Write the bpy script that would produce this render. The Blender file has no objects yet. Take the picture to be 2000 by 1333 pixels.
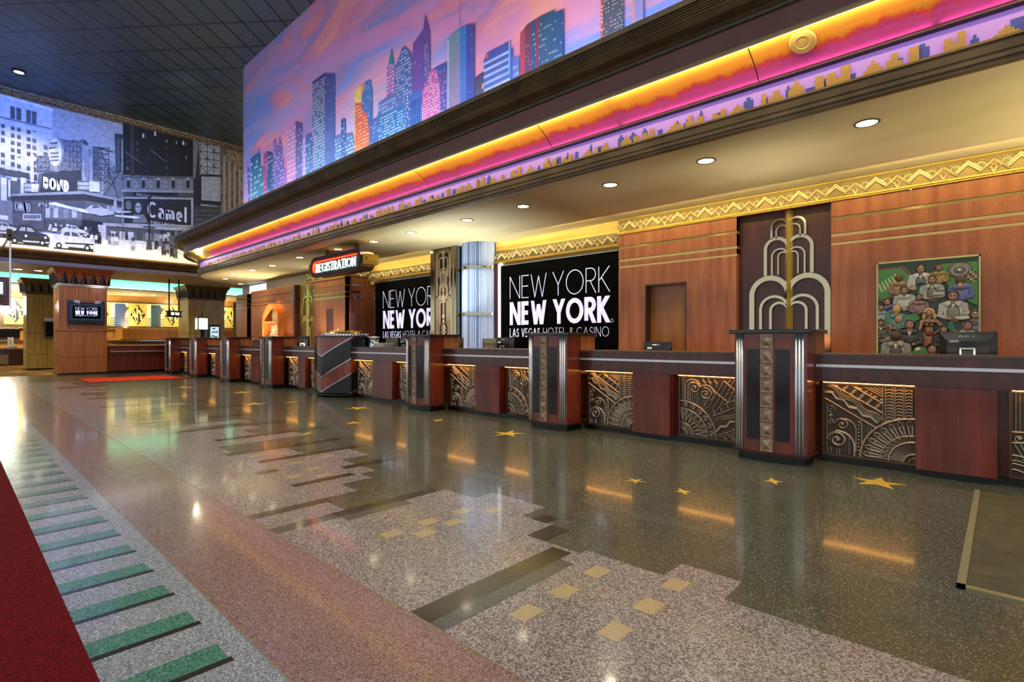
import bpy, math, random
import numpy as np
from math import sin, cos, pi, radians
random.seed(7)
S = bpy.context.scene
COL = S.collection

# ------------------------------------------------------------------ camera, world, exposure
cam_d = bpy.data.cameras.new('camera'); cam = bpy.data.objects.new('camera', cam_d); COL.objects.link(cam)
cam.location = (0, 0, 1.2); cam.rotation_euler = (radians(90), 0, radians(43))
cam_d.sensor_width = 36; cam_d.lens = 36*1030/2000; cam_d.clip_end = 200; cam_d.clip_start = .05
S.camera = cam
S.view_settings.view_transform = 'Standard'; S.view_settings.look = 'None'
S.view_settings.gamma = 1; S.view_settings.use_curve_mapping = False
S.view_settings.exposure = 0.35
S.cycles.use_denoising = True
S.cycles.max_bounces = 7; S.cycles.diffuse_bounces = 4; S.cycles.glossy_bounces = 4
S.cycles.sample_clamp_indirect = 6; S.cycles.caustics_reflective = False; S.cycles.caustics_refractive = False
W = bpy.data.worlds.new('world'); S.world = W; W.use_nodes = True
W.node_tree.nodes['Background'].inputs[0].default_value = (.92, .92, .96, 1)
W.node_tree.nodes['Background'].inputs[1].default_value = .62

def light(kind, name, loc, energy, color, size=.1, rot=None, target=None, spot=None, blend=.6, size_y=None):
    d = bpy.data.lights.new(name, kind); d.energy = energy; d.color = color
    if kind == 'AREA':
        d.shape = 'RECTANGLE' if size_y else 'SQUARE'; d.size = size
        if size_y: d.size_y = size_y
    else: d.shadow_soft_size = size
    if kind == 'SPOT': d.spot_size = radians(spot or 90); d.spot_blend = blend
    o = bpy.data.objects.new(name, d); COL.objects.link(o); o.location = loc
    if target is not None:
        from mathutils import Vector
        v = Vector(target)-Vector(loc); o.rotation_euler = v.to_track_quat('-Z', 'Y').to_euler()
    elif rot: o.rotation_euler = rot
    return o

WARM = (1.0, .80, .52); YEL = (1.0, .80, .30); WHITE = (1, .95, .88)
# flood lights standing on the canopy roof behind the cornice, washing the sunset mural
for k in range(6):
    light('AREA', 'mural_flood', (-1.5-3.0*k, 4.75, 4.28), 66, (.95, .92, 1.0), 2.2, target=(-1.5-3.0*k, 6.14, 6.6), size_y=.15)
# hall ceiling floods aimed at the black and white mural: blue, and a yellow footlight trough
light('SPOT', 'blue_flood', (-17.2, 1.2, 9.2), 2700, (.05, .19, 1.0), .15, target=(-24, 2.1, 6.7), spot=70, blend=1)
light('SPOT', 'blue_flood', (-17.5, -2.5, 9.2), 1000, (.08, .25, 1.0), .15, target=(-24, .5, 7.0), spot=80, blend=1)
light('SPOT', 'pale_flood', (-17.5, 5.0, 9.2), 600, (.7, .8, 1.0), .15, target=(-24, 5.8, 6.7), spot=80, blend=1)
light('AREA', 'yellow_footlight', (-23.45, 3.4, 4.30), 34, (1, .80, .22), 9.0, target=(-24.0, 3.4, 4.75), size_y=.08)
# hall ceiling downlights
for x, y in [(-1.5, .5), (-5, 3.2), (-8.5, .5), (-12, 3.2), (-15.5, .5), (-20, 3.2), (2.5, 2.5)]:
    light('SPOT', 'hall_downlight', (x, y, 9.4), 820, WHITE, .12, target=(x, y, 0), spot=95, blend=.8)

# ------------------------------------------------------------------ helpers
F = 1030.0; SX, CX = -sin(radians(43)), cos(radians(43))
def onY(px, py, Y):
    u = (px-1000)/F; d = Y/(CX-u*SX); return (d*(SX+u*CX), 1.2+(666.7-py)/F*d)
def onX(px, py, X):
    u = (px-1000)/F; d = X/(SX+u*CX); return (d*(CX-u*SX), 1.2+(666.7-py)/F*d)
def lin(c):
    if isinstance(c, str): c = tuple(int(c[i:i+2], 16) for i in (0, 2, 4))
    if max(c) > 1: c = tuple(v/255 for v in c)
    return tuple(v/12.92 if v <= .04045 else ((v+.055)/1.055)**2.4 for v in c[:3])+(1,)

ORG = {}
def link(o, parent):
    COL.objects.link(o)
    if parent: o.parent = parent
def thing(name, label, cat, loc=(0, 0, 0), group=None):
    o = bpy.data.objects.new(name, None); COL.objects.link(o); o.location = loc
    o.empty_display_size = .1
    o['label'] = label; o['category'] = cat
    if group: o['group'] = group
    ORG[o.name] = loc
    return o
def tag(o, label=None, cat=None, group=None, kind=None):
    if label: o['label'] = label
    if cat: o['category'] = cat
    if group: o['group'] = group
    if kind: o['kind'] = kind
    return o
def dup(root, loc, label):
    r = root.copy(); COL.objects.link(r); r.location = loc; r['label'] = label; ORG[r.name] = loc
    for ch in list(root.children):
        c = ch.copy(); COL.objects.link(c); c.parent = r
        for g in list(ch.children):
            d = g.copy(); COL.objects.link(d); d.parent = c
    return r
def inst(me, name, parent, loc):
    o = bpy.data.objects.new(name, me); link(o, parent)
    g = ORG.get(parent.name, (0, 0, 0)) if parent else (0, 0, 0)
    o.location = tuple(loc[i]-g[i] for i in range(3)); ORG[o.name] = loc
    return o

class MB:
    def __init__(s): s.v = []; s.f = []; s.m = []; s.c = []; s.hc = False; s.sm = []
    def add(s, vs, fs, m=0, col=None, smooth=False):
        b = len(s.v); s.v += [tuple(p) for p in vs]
        for f in fs:
            s.f.append([b+i for i in f]); s.m.append(m); s.sm.append(smooth); s.c.append(col)
        if col is not None: s.hc = True
        return s
    def box(s, x0, x1, y0, y1, z0, z1, m=0, col=None):
        return s.add([(x0, y0, z0), (x1, y0, z0), (x1, y1, z0), (x0, y1, z0), (x0, y0, z1), (x1, y0, z1), (x1, y1, z1), (x0, y1, z1)],
              [(3, 2, 1, 0), (4, 5, 6, 7), (0, 1, 5, 4), (1, 2, 6, 5), (2, 3, 7, 6), (3, 0, 4, 7)], m, col)
    def prism(s, poly, z0, z1, m=0, col=None):      # poly: ccw in xy
        n = len(poly)
        return s.add([(x, y, z0) for x, y in poly]+[(x, y, z1) for x, y in poly],
              [list(range(n))[::-1], list(range(n, 2*n))]+[(i, (i+1) % n, n+(i+1) % n, n+i) for i in range(n)], m, col)
    def slab(s, P, poly, n0, n1, m=0, col=None):    # poly in (u,v) of plane P, extruded along its normal
        n = len(poly)
        return s.add([P(u, v, n0) for u, v in poly]+[P(u, v, n1) for u, v in poly],
              [list(range(n))[::-1], list(range(n, 2*n))]+[(i, (i+1) % n, n+(i+1) % n, n+i) for i in range(n)], m, col)
    def flat(s, P, poly, n=0, m=0, col=None):
        return s.add([P(u, v, n) for u, v in poly], [list(range(len(poly)))], m, col)
    def tube(s, pts, r, k=8, m=0, closed=False, col=None):
        from mathutils import Vector
        pts = [Vector(p) for p in pts]; n = len(pts); vs = []; fs = []
        up = Vector((0, 0, 1)); pv = None
        for i, p in enumerate(pts):
            if closed: t = pts[(i+1) % n]-pts[i-1]
            else: t = pts[min(i+1, n-1)]-pts[max(i-1, 0)]
            t.normalize()
            a = t.cross(up)
            if a.length < .05: a = t.cross(Vector((1, 0, 0)))
            if pv is not None:
                a = pv-t*pv.dot(t)
            a.normalize(); pv = a; b = t.cross(a)
            rr = r[i] if isinstance(r, (list, tuple)) else r
            vs += [p+(a*cos(2*pi*j/k)+b*sin(2*pi*j/k))*rr for j in range(k)]
        for i in range(n if closed else n-1):
            for j in range(k):
                i2 = (i+1) % n
                fs.append((i*k+j, i*k+(j+1) % k, i2*k+(j+1) % k, i2*k+j))
        if not closed: fs += [list(range(k))[::-1], [(n-1)*k+j for j in range(k)]]
        return s.add(vs, fs, m, col, True)
    def lathe(s, cx, cy, prof, k=32, m=0, a0=0, a1=2*pi, smooth=True, col=None):
        full = abs(a1-a0-2*pi) < 1e-6; kk = k if full else k+1
        vs = [(cx+r*cos(a0+(a1-a0)*j/k), cy+r*sin(a0+(a1-a0)*j/k), z) for r, z in prof for j in range(kk)]
        fs = [(i*kk+j, i*kk+(j+1) % kk, (i+1)*kk+(j+1) % kk, (i+1)*kk+j) for i in range(len(prof)-1) for j in range(k)]
        return s.add(vs, fs, m, col, smooth)
    def build(s, name, mats, parent=None, bevel=0, label=None):
        me = bpy.data.meshes.new(name)
        g = ORG.get(parent.name, (0, 0, 0)) if parent else (0, 0, 0)
        me.from_pydata([(x-g[0], y-g[1], z-g[2]) for x, y, z in s.v], [], s.f)
        for mm in (mats if isinstance(mats, (list, tuple)) else [mats]): me.materials.append(mm)
        me.polygons.foreach_set('material_index', s.m); me.polygons.foreach_set('use_smooth', s.sm)
        if s.hc:
            a = me.color_attributes.new('Col', 'FLOAT_COLOR', 'CORNER'); d = []
            for f, c in zip(s.f, s.c):
                c = c if c is not None else (1, 1, 1, 1)
                if isinstance(c[0], (tuple, list)):
                    for q in c: d += q
                else: d += list(c)*len(f)
            a.data.foreach_set('color', d)
        me.update()
        o = bpy.data.objects.new(name, me); link(o, parent); ORG[o.name] = g
        if bevel:
            b = o.modifiers.new('bevel', 'BEVEL'); b.width = bevel; b.segments = 2; b.limit_method = 'ANGLE'
        if label: o['label'] = label
        return o

def PY(Y): return lambda u, v, n=0: (u, Y-n, v)     # plane facing -Y
def PX(X): return lambda u, v, n=0: (X+n, u, v)     # plane facing +X

def heightmesh(name, Hf, w, h, plane, mats, Cf=None, smooth=True, back=True):
    """Hf[j,i] heights (m), grid over w x h; plane 'Y' (faces -Y) or 'X'."""
    nj, ni = Hf.shape
    us = np.linspace(0, w, ni); vs = np.linspace(0, h, nj)
    U, V = np.meshgrid(us, vs)
    if plane == 'Y': co = np.stack([U, -Hf, V], -1)
    else: co = np.stack([Hf, U, V], -1)
    co = co.reshape(-1, 3)
    idx = np.arange(nj*ni).reshape(nj, ni)
    q = np.stack([idx[:-1, :-1], idx[:-1, 1:], idx[1:, 1:], idx[1:, :-1]], -1).reshape(-1, 4)
    me = bpy.data.meshes.new(name)
    me.vertices.add(len(co)); me.vertices.foreach_set('co', co.ravel())
    me.loops.add(q.size); me.loops.foreach_set('vertex_index', q.ravel())
    me.polygons.add(len(q)); me.polygons.foreach_set('loop_start', np.arange(0, q.size, 4))
    me.update(calc_edges=True)
    me.polygons.foreach_set('use_smooth', [smooth]*len(q))
    for mm in (mats if isinstance(mats, (list, tuple)) else [mats]): me.materials.append(mm)
    if Cf is not None:
        a = me.color_attributes.new('Col', 'FLOAT_COLOR', 'POINT')
        c = np.ones((nj*ni, 4)); c[:, :3] = Cf.reshape(-1, 3)
        a.data.foreach_set('color', c.ravel())
    me.validate()
    return me

# ------------------------------------------------------------------ materials
def mat(name, color=(.5, .5, .5), rough=.5, metal=0, emit=None, es=0, coat=0, spec=.5, trans=0, alpha=1):
    m = bpy.data.materials.new(name); m.use_nodes = True
    b = m.node_tree.nodes['Principled BSDF']
    b.inputs['Base Color'].default_value = lin(color)
    b.inputs['Roughness'].default_value = rough; b.inputs['Metallic'].default_value = metal
    b.inputs['Coat Weight'].default_value = coat; b.inputs['Coat Roughness'].default_value = .12
    b.inputs['Specular IOR Level'].default_value = spec
    b.inputs['Transmission Weight'].default_value = trans
    if emit is not None:
        b.inputs['Emission Color'].default_value = lin(emit); b.inputs['Emission Strength'].default_value = es
    return m
def N(m, t, **kw):
    n = m.node_tree.nodes.new(t)
    for k, v in kw.items():
        if k in n.inputs: n.inputs[k].default_value = v
        else: setattr(n, k, v)
    return n
def L(m, a, b): m.node_tree.links.new(a, b)
def ramp(m, stops, interp='LINEAR'):
    r = m.node_tree.nodes.new('ShaderNodeValToRGB'); r.color_ramp.interpolation = interp
    e = r.color_ramp.elements
    while len(e) < len(stops): e.new(.5)
    for q, (p, c) in zip(e, stops): q.position = p; q.color = c if len(c) == 4 else lin(c)
    return r
def coords(m, scale=(1, 1, 1), rot=(0, 0, 0), kind='Object'):
    t = N(m, 'ShaderNodeTexCoord'); mp = N(m, 'ShaderNodeMapping')
    mp.inputs['Scale'].default_value = scale; mp.inputs['Rotation'].default_value = rot
    L(m, t.outputs[kind], mp.inputs[0]); return mp.outputs[0]
def wood(name, c1, c2, rough=.32, coat=.35, fig=.25, sc=1.0):
    m = mat(name, c1, rough, coat=coat); b = m.node_tree.nodes['Principled BSDF']
    n1 = N(m, 'ShaderNodeTexNoise', Scale=1.0, Detail=5.0, Roughness=.6)
    L(m, coords(m, (9*sc, 9*sc, .9*sc)), n1.inputs['Vector'])
    n2 = N(m, 'ShaderNodeTexNoise', Scale=1.0, Detail=3.0, Roughness=.7)
    L(m, coords(m, (55*sc, 55*sc, 24*sc), (0, radians(35), 0)), n2.inputs['Vector'])
    mx = N(m, 'ShaderNodeMath', operation='MULTIPLY_ADD'); L(m, n2.outputs[0], mx.inputs[0]); mx.inputs[1].default_value = fig; L(m, n1.outputs[0], mx.inputs[2])
    r = ramp(m, [(.38+fig*.3, c1), (.72+fig*.5, c2)]); L(m, mx.outputs[0], r.inputs[0]); L(m, r.outputs[0], b.inputs['Base Color'])
    return m
def noisy(name, c1, c2, scale=20, rough=.5, metal=0, bump=0, detail=4, lo=.35, hi=.65, coat=0, stretch=(1, 1, 1), spec=.5):
    m = mat(name, c1, rough, metal, coat=coat, spec=spec); b = m.node_tree.nodes['Principled BSDF']
    n1 = N(m, 'ShaderNodeTexNoise', Scale=float(scale), Detail=float(detail)); L(m, coords(m, stretch), n1.inputs['Vector'])
    r = ramp(m, [(lo, c1), (hi, c2)]); L(m, n1.outputs[0], r.inputs[0]); L(m, r.outputs[0], b.inputs['Base Color'])
    if bump:
        bp = N(m, 'ShaderNodeBump'); bp.inputs['Strength'].default_value = bump; bp.inputs['Distance'].default_value = .01
        L(m, n1.outputs[0], bp.inputs['Height']); L(m, bp.outputs[0], b.inputs['Normal'])
    return m
def terrazzo(name, cols, scale=170, rough=.2):
    m = mat(name, (.5, .5, .5), rough, spec=.62, coat=.35); b = m.node_tree.nodes['Principled BSDF']
    b.inputs['Coat Roughness'].default_value = .075
    v = N(m, 'ShaderNodeTexVoronoi', Scale=float(scale)); L(m, coords(m), v.inputs['Vector'])
    v2 = N(m, 'ShaderNodeTexVoronoi', Scale=float(scale)*2.3); L(m, coords(m), v2.inputs['Vector'])
    s1 = N(m, 'ShaderNodeSeparateColor'); L(m, v.outputs['Color'], s1.inputs[0])
    s2 = N(m, 'ShaderNodeSeparateColor'); L(m, v2.outputs['Color'], s2.inputs[0])
    a = N(m, 'ShaderNodeMath', operation='MULTIPLY_ADD'); L(m, s1.outputs[0], a.inputs[0]); a.inputs[1].default_value = .65
    c = N(m, 'ShaderNodeMath', operation='MULTIPLY'); L(m, s2.outputs[1], c.inputs[0]); c.inputs[1].default_value = .35
    L(m, c.outputs[0], a.inputs[2])
    r = ramp(m, cols); L(m, a.outputs[0], r.inputs[0])
    big = N(m, 'ShaderNodeTexNoise', Scale=1.3, Detail=3.0); L(m, coords(m), big.inputs['Vector'])
    mr = ramp(m, [(.3, (.86, .86, .86, 1)), (.7, (1, 1, 1, 1))]); L(m, big.outputs[0], mr.inputs[0])
    mm = N(m, 'ShaderNodeMix', data_type='RGBA', blend_type='MULTIPLY'); mm.inputs[0].default_value = 1
    L(m, r.outputs[0], mm.inputs[6]); L(m, mr.outputs[0], mm.inputs[7]); L(m, mm.outputs[2], b.inputs['Base Color'])
    rr = N(m, 'ShaderNodeTexNoise', Scale=6.0, Detail=5.0); L(m, coords(m), rr.inputs['Vector'])
    rm = N(m, 'ShaderNodeMapRange'); L(m, rr.outputs[0], rm.inputs[0]); rm.inputs[3].default_value = rough*.6; rm.inputs[4].default_value = rough*1.7
    L(m, rm.outputs[0], b.inputs['Roughness'])
    bp = N(m, 'ShaderNodeBump'); bp.inputs['Strength'].default_value = .05; bp.inputs['Distance'].default_value = .01
    n3 = N(m, 'ShaderNodeTexNoise', Scale=2.2, Detail=2.0); L(m, coords(m), n3.inputs['Vector'])
    L(m, n3.outputs[0], bp.inputs['Height']); L(m, bp.outputs[0], b.inputs['Normal']); L(m, bp.outputs[0], b.inputs['Coat Normal'])
    return m
def attrmat(name, rough=.55, metal=0, spec=.3, tex=.0, coat=0, nscale=3.0):
    m = mat(name, (.5, .5, .5), rough, metal, spec=spec, coat=coat); b = m.node_tree.nodes['Principled BSDF']
    a = N(m, 'ShaderNodeVertexColor', layer_name='Col')
    if tex:
        n = N(m, 'ShaderNodeTexNoise', Scale=nscale, Detail=10.0, Roughness=.65); L(m, coords(m), n.inputs['Vector'])
        r = ramp(m, [(.3, (1-tex, 1-tex, 1-tex, 1)), (.7, (1, 1, 1, 1))]); L(m, n.outputs[0], r.inputs[0])
        x = N(m, 'ShaderNodeMix', data_type='RGBA', blend_type='MULTIPLY'); x.inputs[0].default_value = 1
        L(m, a.outputs[0], x.inputs[6]); L(m, r.outputs[0], x.inputs[7]); L(m, x.outputs[2], b.inputs['Base Color'])
    else: L(m, a.outputs[0], b.inputs['Base Color'])
    return m

M = {}
M['desk'] = wood('desk_mahogany', '35100a', '5c2014', .28, .5)
M['desk_red'] = wood('desk_bubinga', '4a150b', '7c2e18', .28, .5, .35)
M['veneer'] = wood('veneer_sapele', '7c4120', 'a4653a', .40, .2, .4)
M['veneer_dark'] = wood('veneer_dark', '2c130b', '4a2113', .35, .3)
M['oak'] = wood('veneer_honey', 'b07430', 'd49a50', .4, .2, .3)
M['pillar'] = wood('veneer_pillar', 'a0541f', 'bd6e30', .35, .3, .2)
M['olivewood'] = wood('veneer_olive', '92762c', 'b89a48', .4, .25, .2)
M['chrome'] = mat('chrome', (.82, .84, .86), .12, 1)
M['brushed'] = mat('brushed_steel', (.86, .88, .90), .35, .85)
M['brass'] = mat('polished_brass', (.83, .70, .40), .16, 1)
M['post_brass'] = mat('satin_brass', (.86, .76, .42), .35, .75)
M['nickel'] = mat('nickel_brass', (.80, .76, .62), .14, 1)
M['gold'] = noisy('gold_leaf', (.74, .58, .24), (.86, .70, .34), 60, .4, .8, .05)
M['goldwall'] = noisy('yellow_plaster', (.82, .70, .36), (.88, .76, .42), 4, .7)
M['black'] = mat('black_lacquer', (.018, .024, .028), .18, coat=.15)
M['blackstone'] = noisy('black_granite', (.02, .025, .03), (.07, .08, .08), 60, .12, coat=.4)
M['plinth'] = mat('black_plinth', (.02, .02, .022), .25)
M['greenstone'] = noisy('green_granite', (.03, .05, .045), (.13, .17, .15), 90, .1, coat=.5, lo=.45, hi=.62)
M['tile'] = noisy('bronze_tile', (.52, .44, .36), (.68, .59, .49), 25, .42, .4)
M['white'] = mat('white', (.85, .85, .84), .5)
M['soffit'] = noisy('cream_soffit', (.70, .64, .47), (.80, .74, .58), .9, .65, stretch=(.5, 1, 1))
M['trim'] = noisy('bronze_trim', (.29, .24, .16), (.40, .33, .22), 3, .42, .2)
M['trim_light'] = mat('pewter_trim', (.40, .39, .34), .35, .6)
M['fascia'] = noisy('plum_board', (.40, .27, .25), (.45, .31, .29), 2, .45)
M['goldcut'] = noisy('gold_cutout', (.62, .49, .27), (.72, .58, .34), 90, .5, .35)
M['led_yellow'] = mat('led_yellow', (1, .9, .5), .5, emit=(1.0, .88, .45), es=3.5)
M['led_warm'] = mat('led_warm', (1, .8, .5), .5, emit=(1.0, .70, .33), es=11)
M['lamp'] = mat('lamp_glow', (1, 1, 1), .5, emit=(1, .93, .78), es=14)
M['screen_black'] = mat('screen_black', (.003, .003, .004), .5, spec=.04)
M['screen_text'] = mat('screen_text', (.8, .8, .9), .5, emit=(.83, .81, .93), es=.62)
M['tvblack'] = mat('tv_black', (.008, .008, .009), .35, spec=.2)
M['plastic'] = mat('black_plastic', (.03, .03, .033), .3)
M['plastic_grey'] = mat('grey_plastic', (.30, .31, .27), .4)
M['silverprint'] = mat('silver_print', (.72, .74, .76), .35, .4)
M['bronze'] = attrmat('antique_bronze', .36, .8, .5)
M['paint'] = attrmat('mural_paint', .6, 0, .25, .12)
M['photo'] = attrmat('photo_print', .6, 0, .25, .45, nscale=7.0)
M['relief_paint'] = attrmat('painted_relief', .35, 0, .5, coat=.3)
M['carpet'] = noisy('red_carpet', (.20, .022, .035), (.40, .05, .065), 120, .95, bump=.5, spec=.1)
M['rug'] = noisy('orange_rug', (.72, .17, .05), (.80, .24, .08), 30, .9, spec=.1)
M['mat'] = noisy('olive_mat', (.17, .155, .07), (.25, .23, .12), 8, .7, bump=.2, stretch=(1, 1, 1))
M['t_olive'] = terrazzo('terrazzo_olive', [(0, '24261d'), (.45, '3b3d2d'), (.80, '535542'), (.92, '929482'), (1, 'd8d8cc')], 210)
M['t_grey'] = terrazzo('terrazzo_grey', [(0, '3a302b'), (.35, '5e544e'), (.6, '8d857f'), (1, 'b5b0aa')], 150)
M['t_light'] = terrazzo('terrazzo_light', [(0, '4e5254'), (.4, '74787a'), (.7, '93989b'), (1, 'c6cacc')], 170)
M['t_pink'] = terrazzo('terrazzo_pink', [(0, '3a2722'), (.35, '6e564b'), (.7, '8c7467'), (1, 'a99488')], 190)
M['t_green'] = terrazzo('terrazzo_green', [(0, '1c3a2e'), (.35, '3c6b55'), (.75, '4f8069'), (1, '86a898')], 170)
M['t_black'] = terrazzo('terrazzo_black', [(0, '16150f'), (.6, '24231b'), (.95, '35342a'), (1, '5a584c')], 210)
M['t_dark'] = terrazzo('terrazzo_slate', [(0, '2a302e'), (.6, '474c49'), (.93, '63645f'), (1, '9c9d98')], 210)
M['t_tan'] = terrazzo('terrazzo_tan', [(0, '8c7a56'), (.5, 'a38f68'), (1, 'b7a47c')], 210)
M['t_star'] = mat('star_brass', (.80, .64, .22), .3, .25)
M['cut_line'] = mat('divider_strip', (.62, .60, .45), .3, .6)

# ------------------------------------------------------------------ stroke lettering
def arc(cx, cy, rx, ry, a0, a1, n=14):
    return [(cx+rx*cos(radians(a0+(a1-a0)*i/n)), cy+ry*sin(radians(a0+(a1-a0)*i/n))) for i in range(n+1)]
GL = {
 'N': (.68, [[(0, 0), (0, 1), (.68, 0), (.68, 1)]]), 'E': (.46, [[(.46, 0), (0, 0), (0, 1), (.46, 1)], [(0, .52), (.42, .52)]]),
 'W': (.98, [[(0, 1), (.25, 0), (.49, .92), (.73, 0), (.98, 1)]]), 'Y': (.66, [[(0, 1), (.33, .45), (.66, 1)], [(.33, .45), (.33, 0)]]),
 'O': (.98, [arc(.49, .5, .49, .5, 0, 360, 36)]), 'R': (.54, [[(0, 0), (0, 1), (.26, 1)]+arc(.26, .745, .26, .255, 90, -90, 12)+[(0, .49)], [(.22, .49), (.54, 0)]]),
 'K': (.58, [[(0, 0), (0, 1)], [(.56, 1), (.03, .47)], [(.14, .58), (.58, 0)]]), 'L': (.42, [[(0, 1), (0, 0), (.42, 0)]]),
 'A': (.78, [[(0, 0), (.39, 1), (.78, 0)], [(.13, .32), (.65, .32)]]), 'V': (.7, [[(0, 1), (.35, 0), (.7, 1)]]),
 'S': (.46, [arc(.23, .76, .21, .24, 20, 260, 14)+arc(.23, .26, .23, .26, 90, -160, 14)]), 'G': (.86, [arc(.47, .5, .47, .5, 45, 360, 28)+[(.52, .5)]]),
 'C': (.8, [arc(.47, .5, .47, .5, 48, 312, 26)]), 'H': (.6, [[(0, 0), (0, 1)], [(.6, 0), (.6, 1)], [(0, .5), (.6, .5)]]),
 'T': (.5, [[(.25, 0), (.25, 1)], [(0, 1), (.5, 1)]]), 'I': (.02, [[(.01, 0), (.01, 1)]]), 'D': (.62, [[(0, 0), (0, 1), (.2, 1)]+arc(.2, .5, .42, .5, 90, -90, 16)+[(0, 0)]]),
 'B': (.5, [[(0, 0), (0, 1), (.24, 1)]+arc(.24, .76, .22, .24, 90, -90, 10)+[(0, .52)], [(.22, .52)]+arc(.24, .26, .26, .26, 90, -90, 10)+[(0, 0)]]),
 'U': (.58, [[(0, 1), (0, .3)]+arc(.29, .3, .29, .3, 180, 360, 12)+[(.58, 1)]]), 'M': (.8, [[(0, 0), (0, 1), (.4, .25), (.8, 1), (.8, 0)]]),
 'F': (.44, [[(0, 0), (0, 1), (.44, 1)], [(0, .52), (.4, .52)]]), 'P': (.5, [[(0, 0), (0, 1), (.24, 1)]+arc(.24, .74, .26, .26, 90, -90, 12)+[(0, .48)]]),
 '&': (.62, [[(.62, 0), (.14, .68)]+arc(.28, .80, .16, .18, 220, -40, 10)+[(.1, .42)]+arc(.24, .22, .24, .22, 140, 330, 10)+[(.6, .45)]]),
 '4': (.5, [[(.5, .3), (0, .3), (.36, 1), (.36, 0)]]), "'": (.05, [[(.02, 1), (.02, .75)]]), ' ': (.10, []),
 'a': (.46, [arc(.2, .17, .2, .17, 0, 360, 14), arc(.22, .42, .22, .22, 140, 20, 8)+[(.46, .3), (.46, .15), (.46, -.05)]]), 'm': (.86, [[(0, 0), (0, .6)], [(0, .4)]+arc(.21, .4, .21, .2, 180, 0, 8)+[(.42, 0)], [(.43, .4)]+arc(.64, .4, .21, .2, 180, 0, 8)+[(.85, 0)]]),
 'e': (.54, [[(.02, .3), (.52, .3)]+arc(.27, .3, .27, .3, 0, 310, 18)]), 'l': (.08, [[(.04, 0), (.04, 1)]]), 'k': (.4, [[(0, 0), (0, 1)], [(.38, .6), (.02, .25)], [(.12, .34), (.4, 0)]]),
 's': (.36, [arc(.18, .45, .16, .14, 20, 260, 10)+arc(.18, .16, .17, .15, 90, -160, 10)]), 'r': (.3, [[(0, 0), (0, .6)], [(0, .4)]+arc(.2, .4, .2, .2, 180, 60, 6)]),
}
def ribbon(mb, P, pts, w, n0, n1, m=0, col=None):
    cl = len(pts) > 3 and math.hypot(pts[0][0]-pts[-1][0], pts[0][1]-pts[-1][1]) < 1e-6
    if cl: pts = pts[:-1]
    pts = [p for i, p in enumerate(pts) if i == 0 or math.hypot(p[0]-pts[i-1][0], p[1]-pts[i-1][1]) > 1e-6]
    n = len(pts); Lf, Rt = [], []
    def nrm(a, b):
        dx, dy = b[0]-a[0], b[1]-a[1]; q = math.hypot(dx, dy) or 1; return (-dy/q, dx/q)
    for i in range(n):
        if cl or 0 < i < n-1:
            a = nrm(pts[i-1], pts[i]); b = nrm(pts[i], pts[(i+1) % n])
            sx, sy = a[0]+b[0], a[1]+b[1]; q = sx*sx+sy*sy
            if q < .25: k = (b[0]*1.0, b[1]*1.0)
            else: k = (2*sx/q, 2*sy/q)
            q2 = math.hypot(*k)
            if q2 > 2.0: k = (k[0]/q2*2.0, k[1]/q2*2.0)
        elif i == 0: k = nrm(pts[0], pts[1])
        else: k = nrm(pts[-2], pts[-1])
        Lf.append((pts[i][0]+k[0]*w/2, pts[i][1]+k[1]*w/2)); Rt.append((pts[i][0]-k[0]*w/2, pts[i][1]-k[1]*w/2))
    for i in range(n if cl else n-1):
        j = (i+1) % n; quad = [Rt[i], Rt[j], Lf[j], Lf[i]]
        if n1 > n0: mb.slab(P, quad, n0, n1, m, col)
        else: mb.flat(P, quad, n0, m, col)
def text(mb, P, s, x, y, h, wt, n0=0, n1=0, m=0, col=None, sx=1.0, gap=.2, width=None, serif=0, shear=0):
    n = len(s); adv = sum(GL[c][0]*h*sx+gap*h for c in s)-gap*h
    k = (width-wt*n)/adv if width else 1
    put = (lambda q: mb.slab(P, q, n0, n1, m, col)) if n1 > n0 else (lambda q: mb.flat(P, q, n0, m, col))
    my = lambda v: y+wt/2+v*(h-wt)
    ye = lambda v: y if v <= .001 else (y+h if v >= .999 else my(v))
    cx = x+wt/2
    for c in s:
        w, st = GL[c]; X = lambda v: cx+v*h*sx*k
        for q in st:
            if len(q) > 5: ribbon(mb, P, [(X(a), my(b_)) for a, b_ in q], wt, n0, n1, m, col)
            else:
                for (xa, ya), (xb, yb) in zip(q, q[1:]):
                    if abs(ya-yb) < .02:
                        u0, u1 = sorted((X(xa), X(xb)))
                        if min(xa, xb) <= .001: u0 -= wt/2
                        put([(u0, my(ya)-wt/2), (u1, my(ya)-wt/2), (u1, my(ya)+wt/2), (u0, my(ya)+wt/2)])
                    else:
                        if ya > yb: xa, ya, xb, yb = xb, yb, xa, ya
                        dx, dy = X(xb)-X(xa), ye(yb)-ye(ya); hw = wt/2*min(math.hypot(dx, dy)/dy, 1.5)
                        put([(X(xa)-hw, ye(ya)), (X(xa)+hw, ye(ya)), (X(xb)+hw, ye(yb)), (X(xb)-hw, ye(yb))])
            if serif and c not in 'OSGC':
                for e in (q[0], q[-1]):
                    if e[1] < .01 or e[1] > .99:
                        yy = y if e[1] < .5 else y+h-wt*.45; put([(X(e[0])-serif-wt*.2, yy), (X(e[0])+serif+wt*.2, yy), (X(e[0])+serif+wt*.2, yy+wt*.45), (X(e[0])-serif-wt*.2, yy+wt*.45)])
        cx += (w*h*sx+gap*h)*k+wt
    return cx-gap*h*k-wt/2
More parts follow.
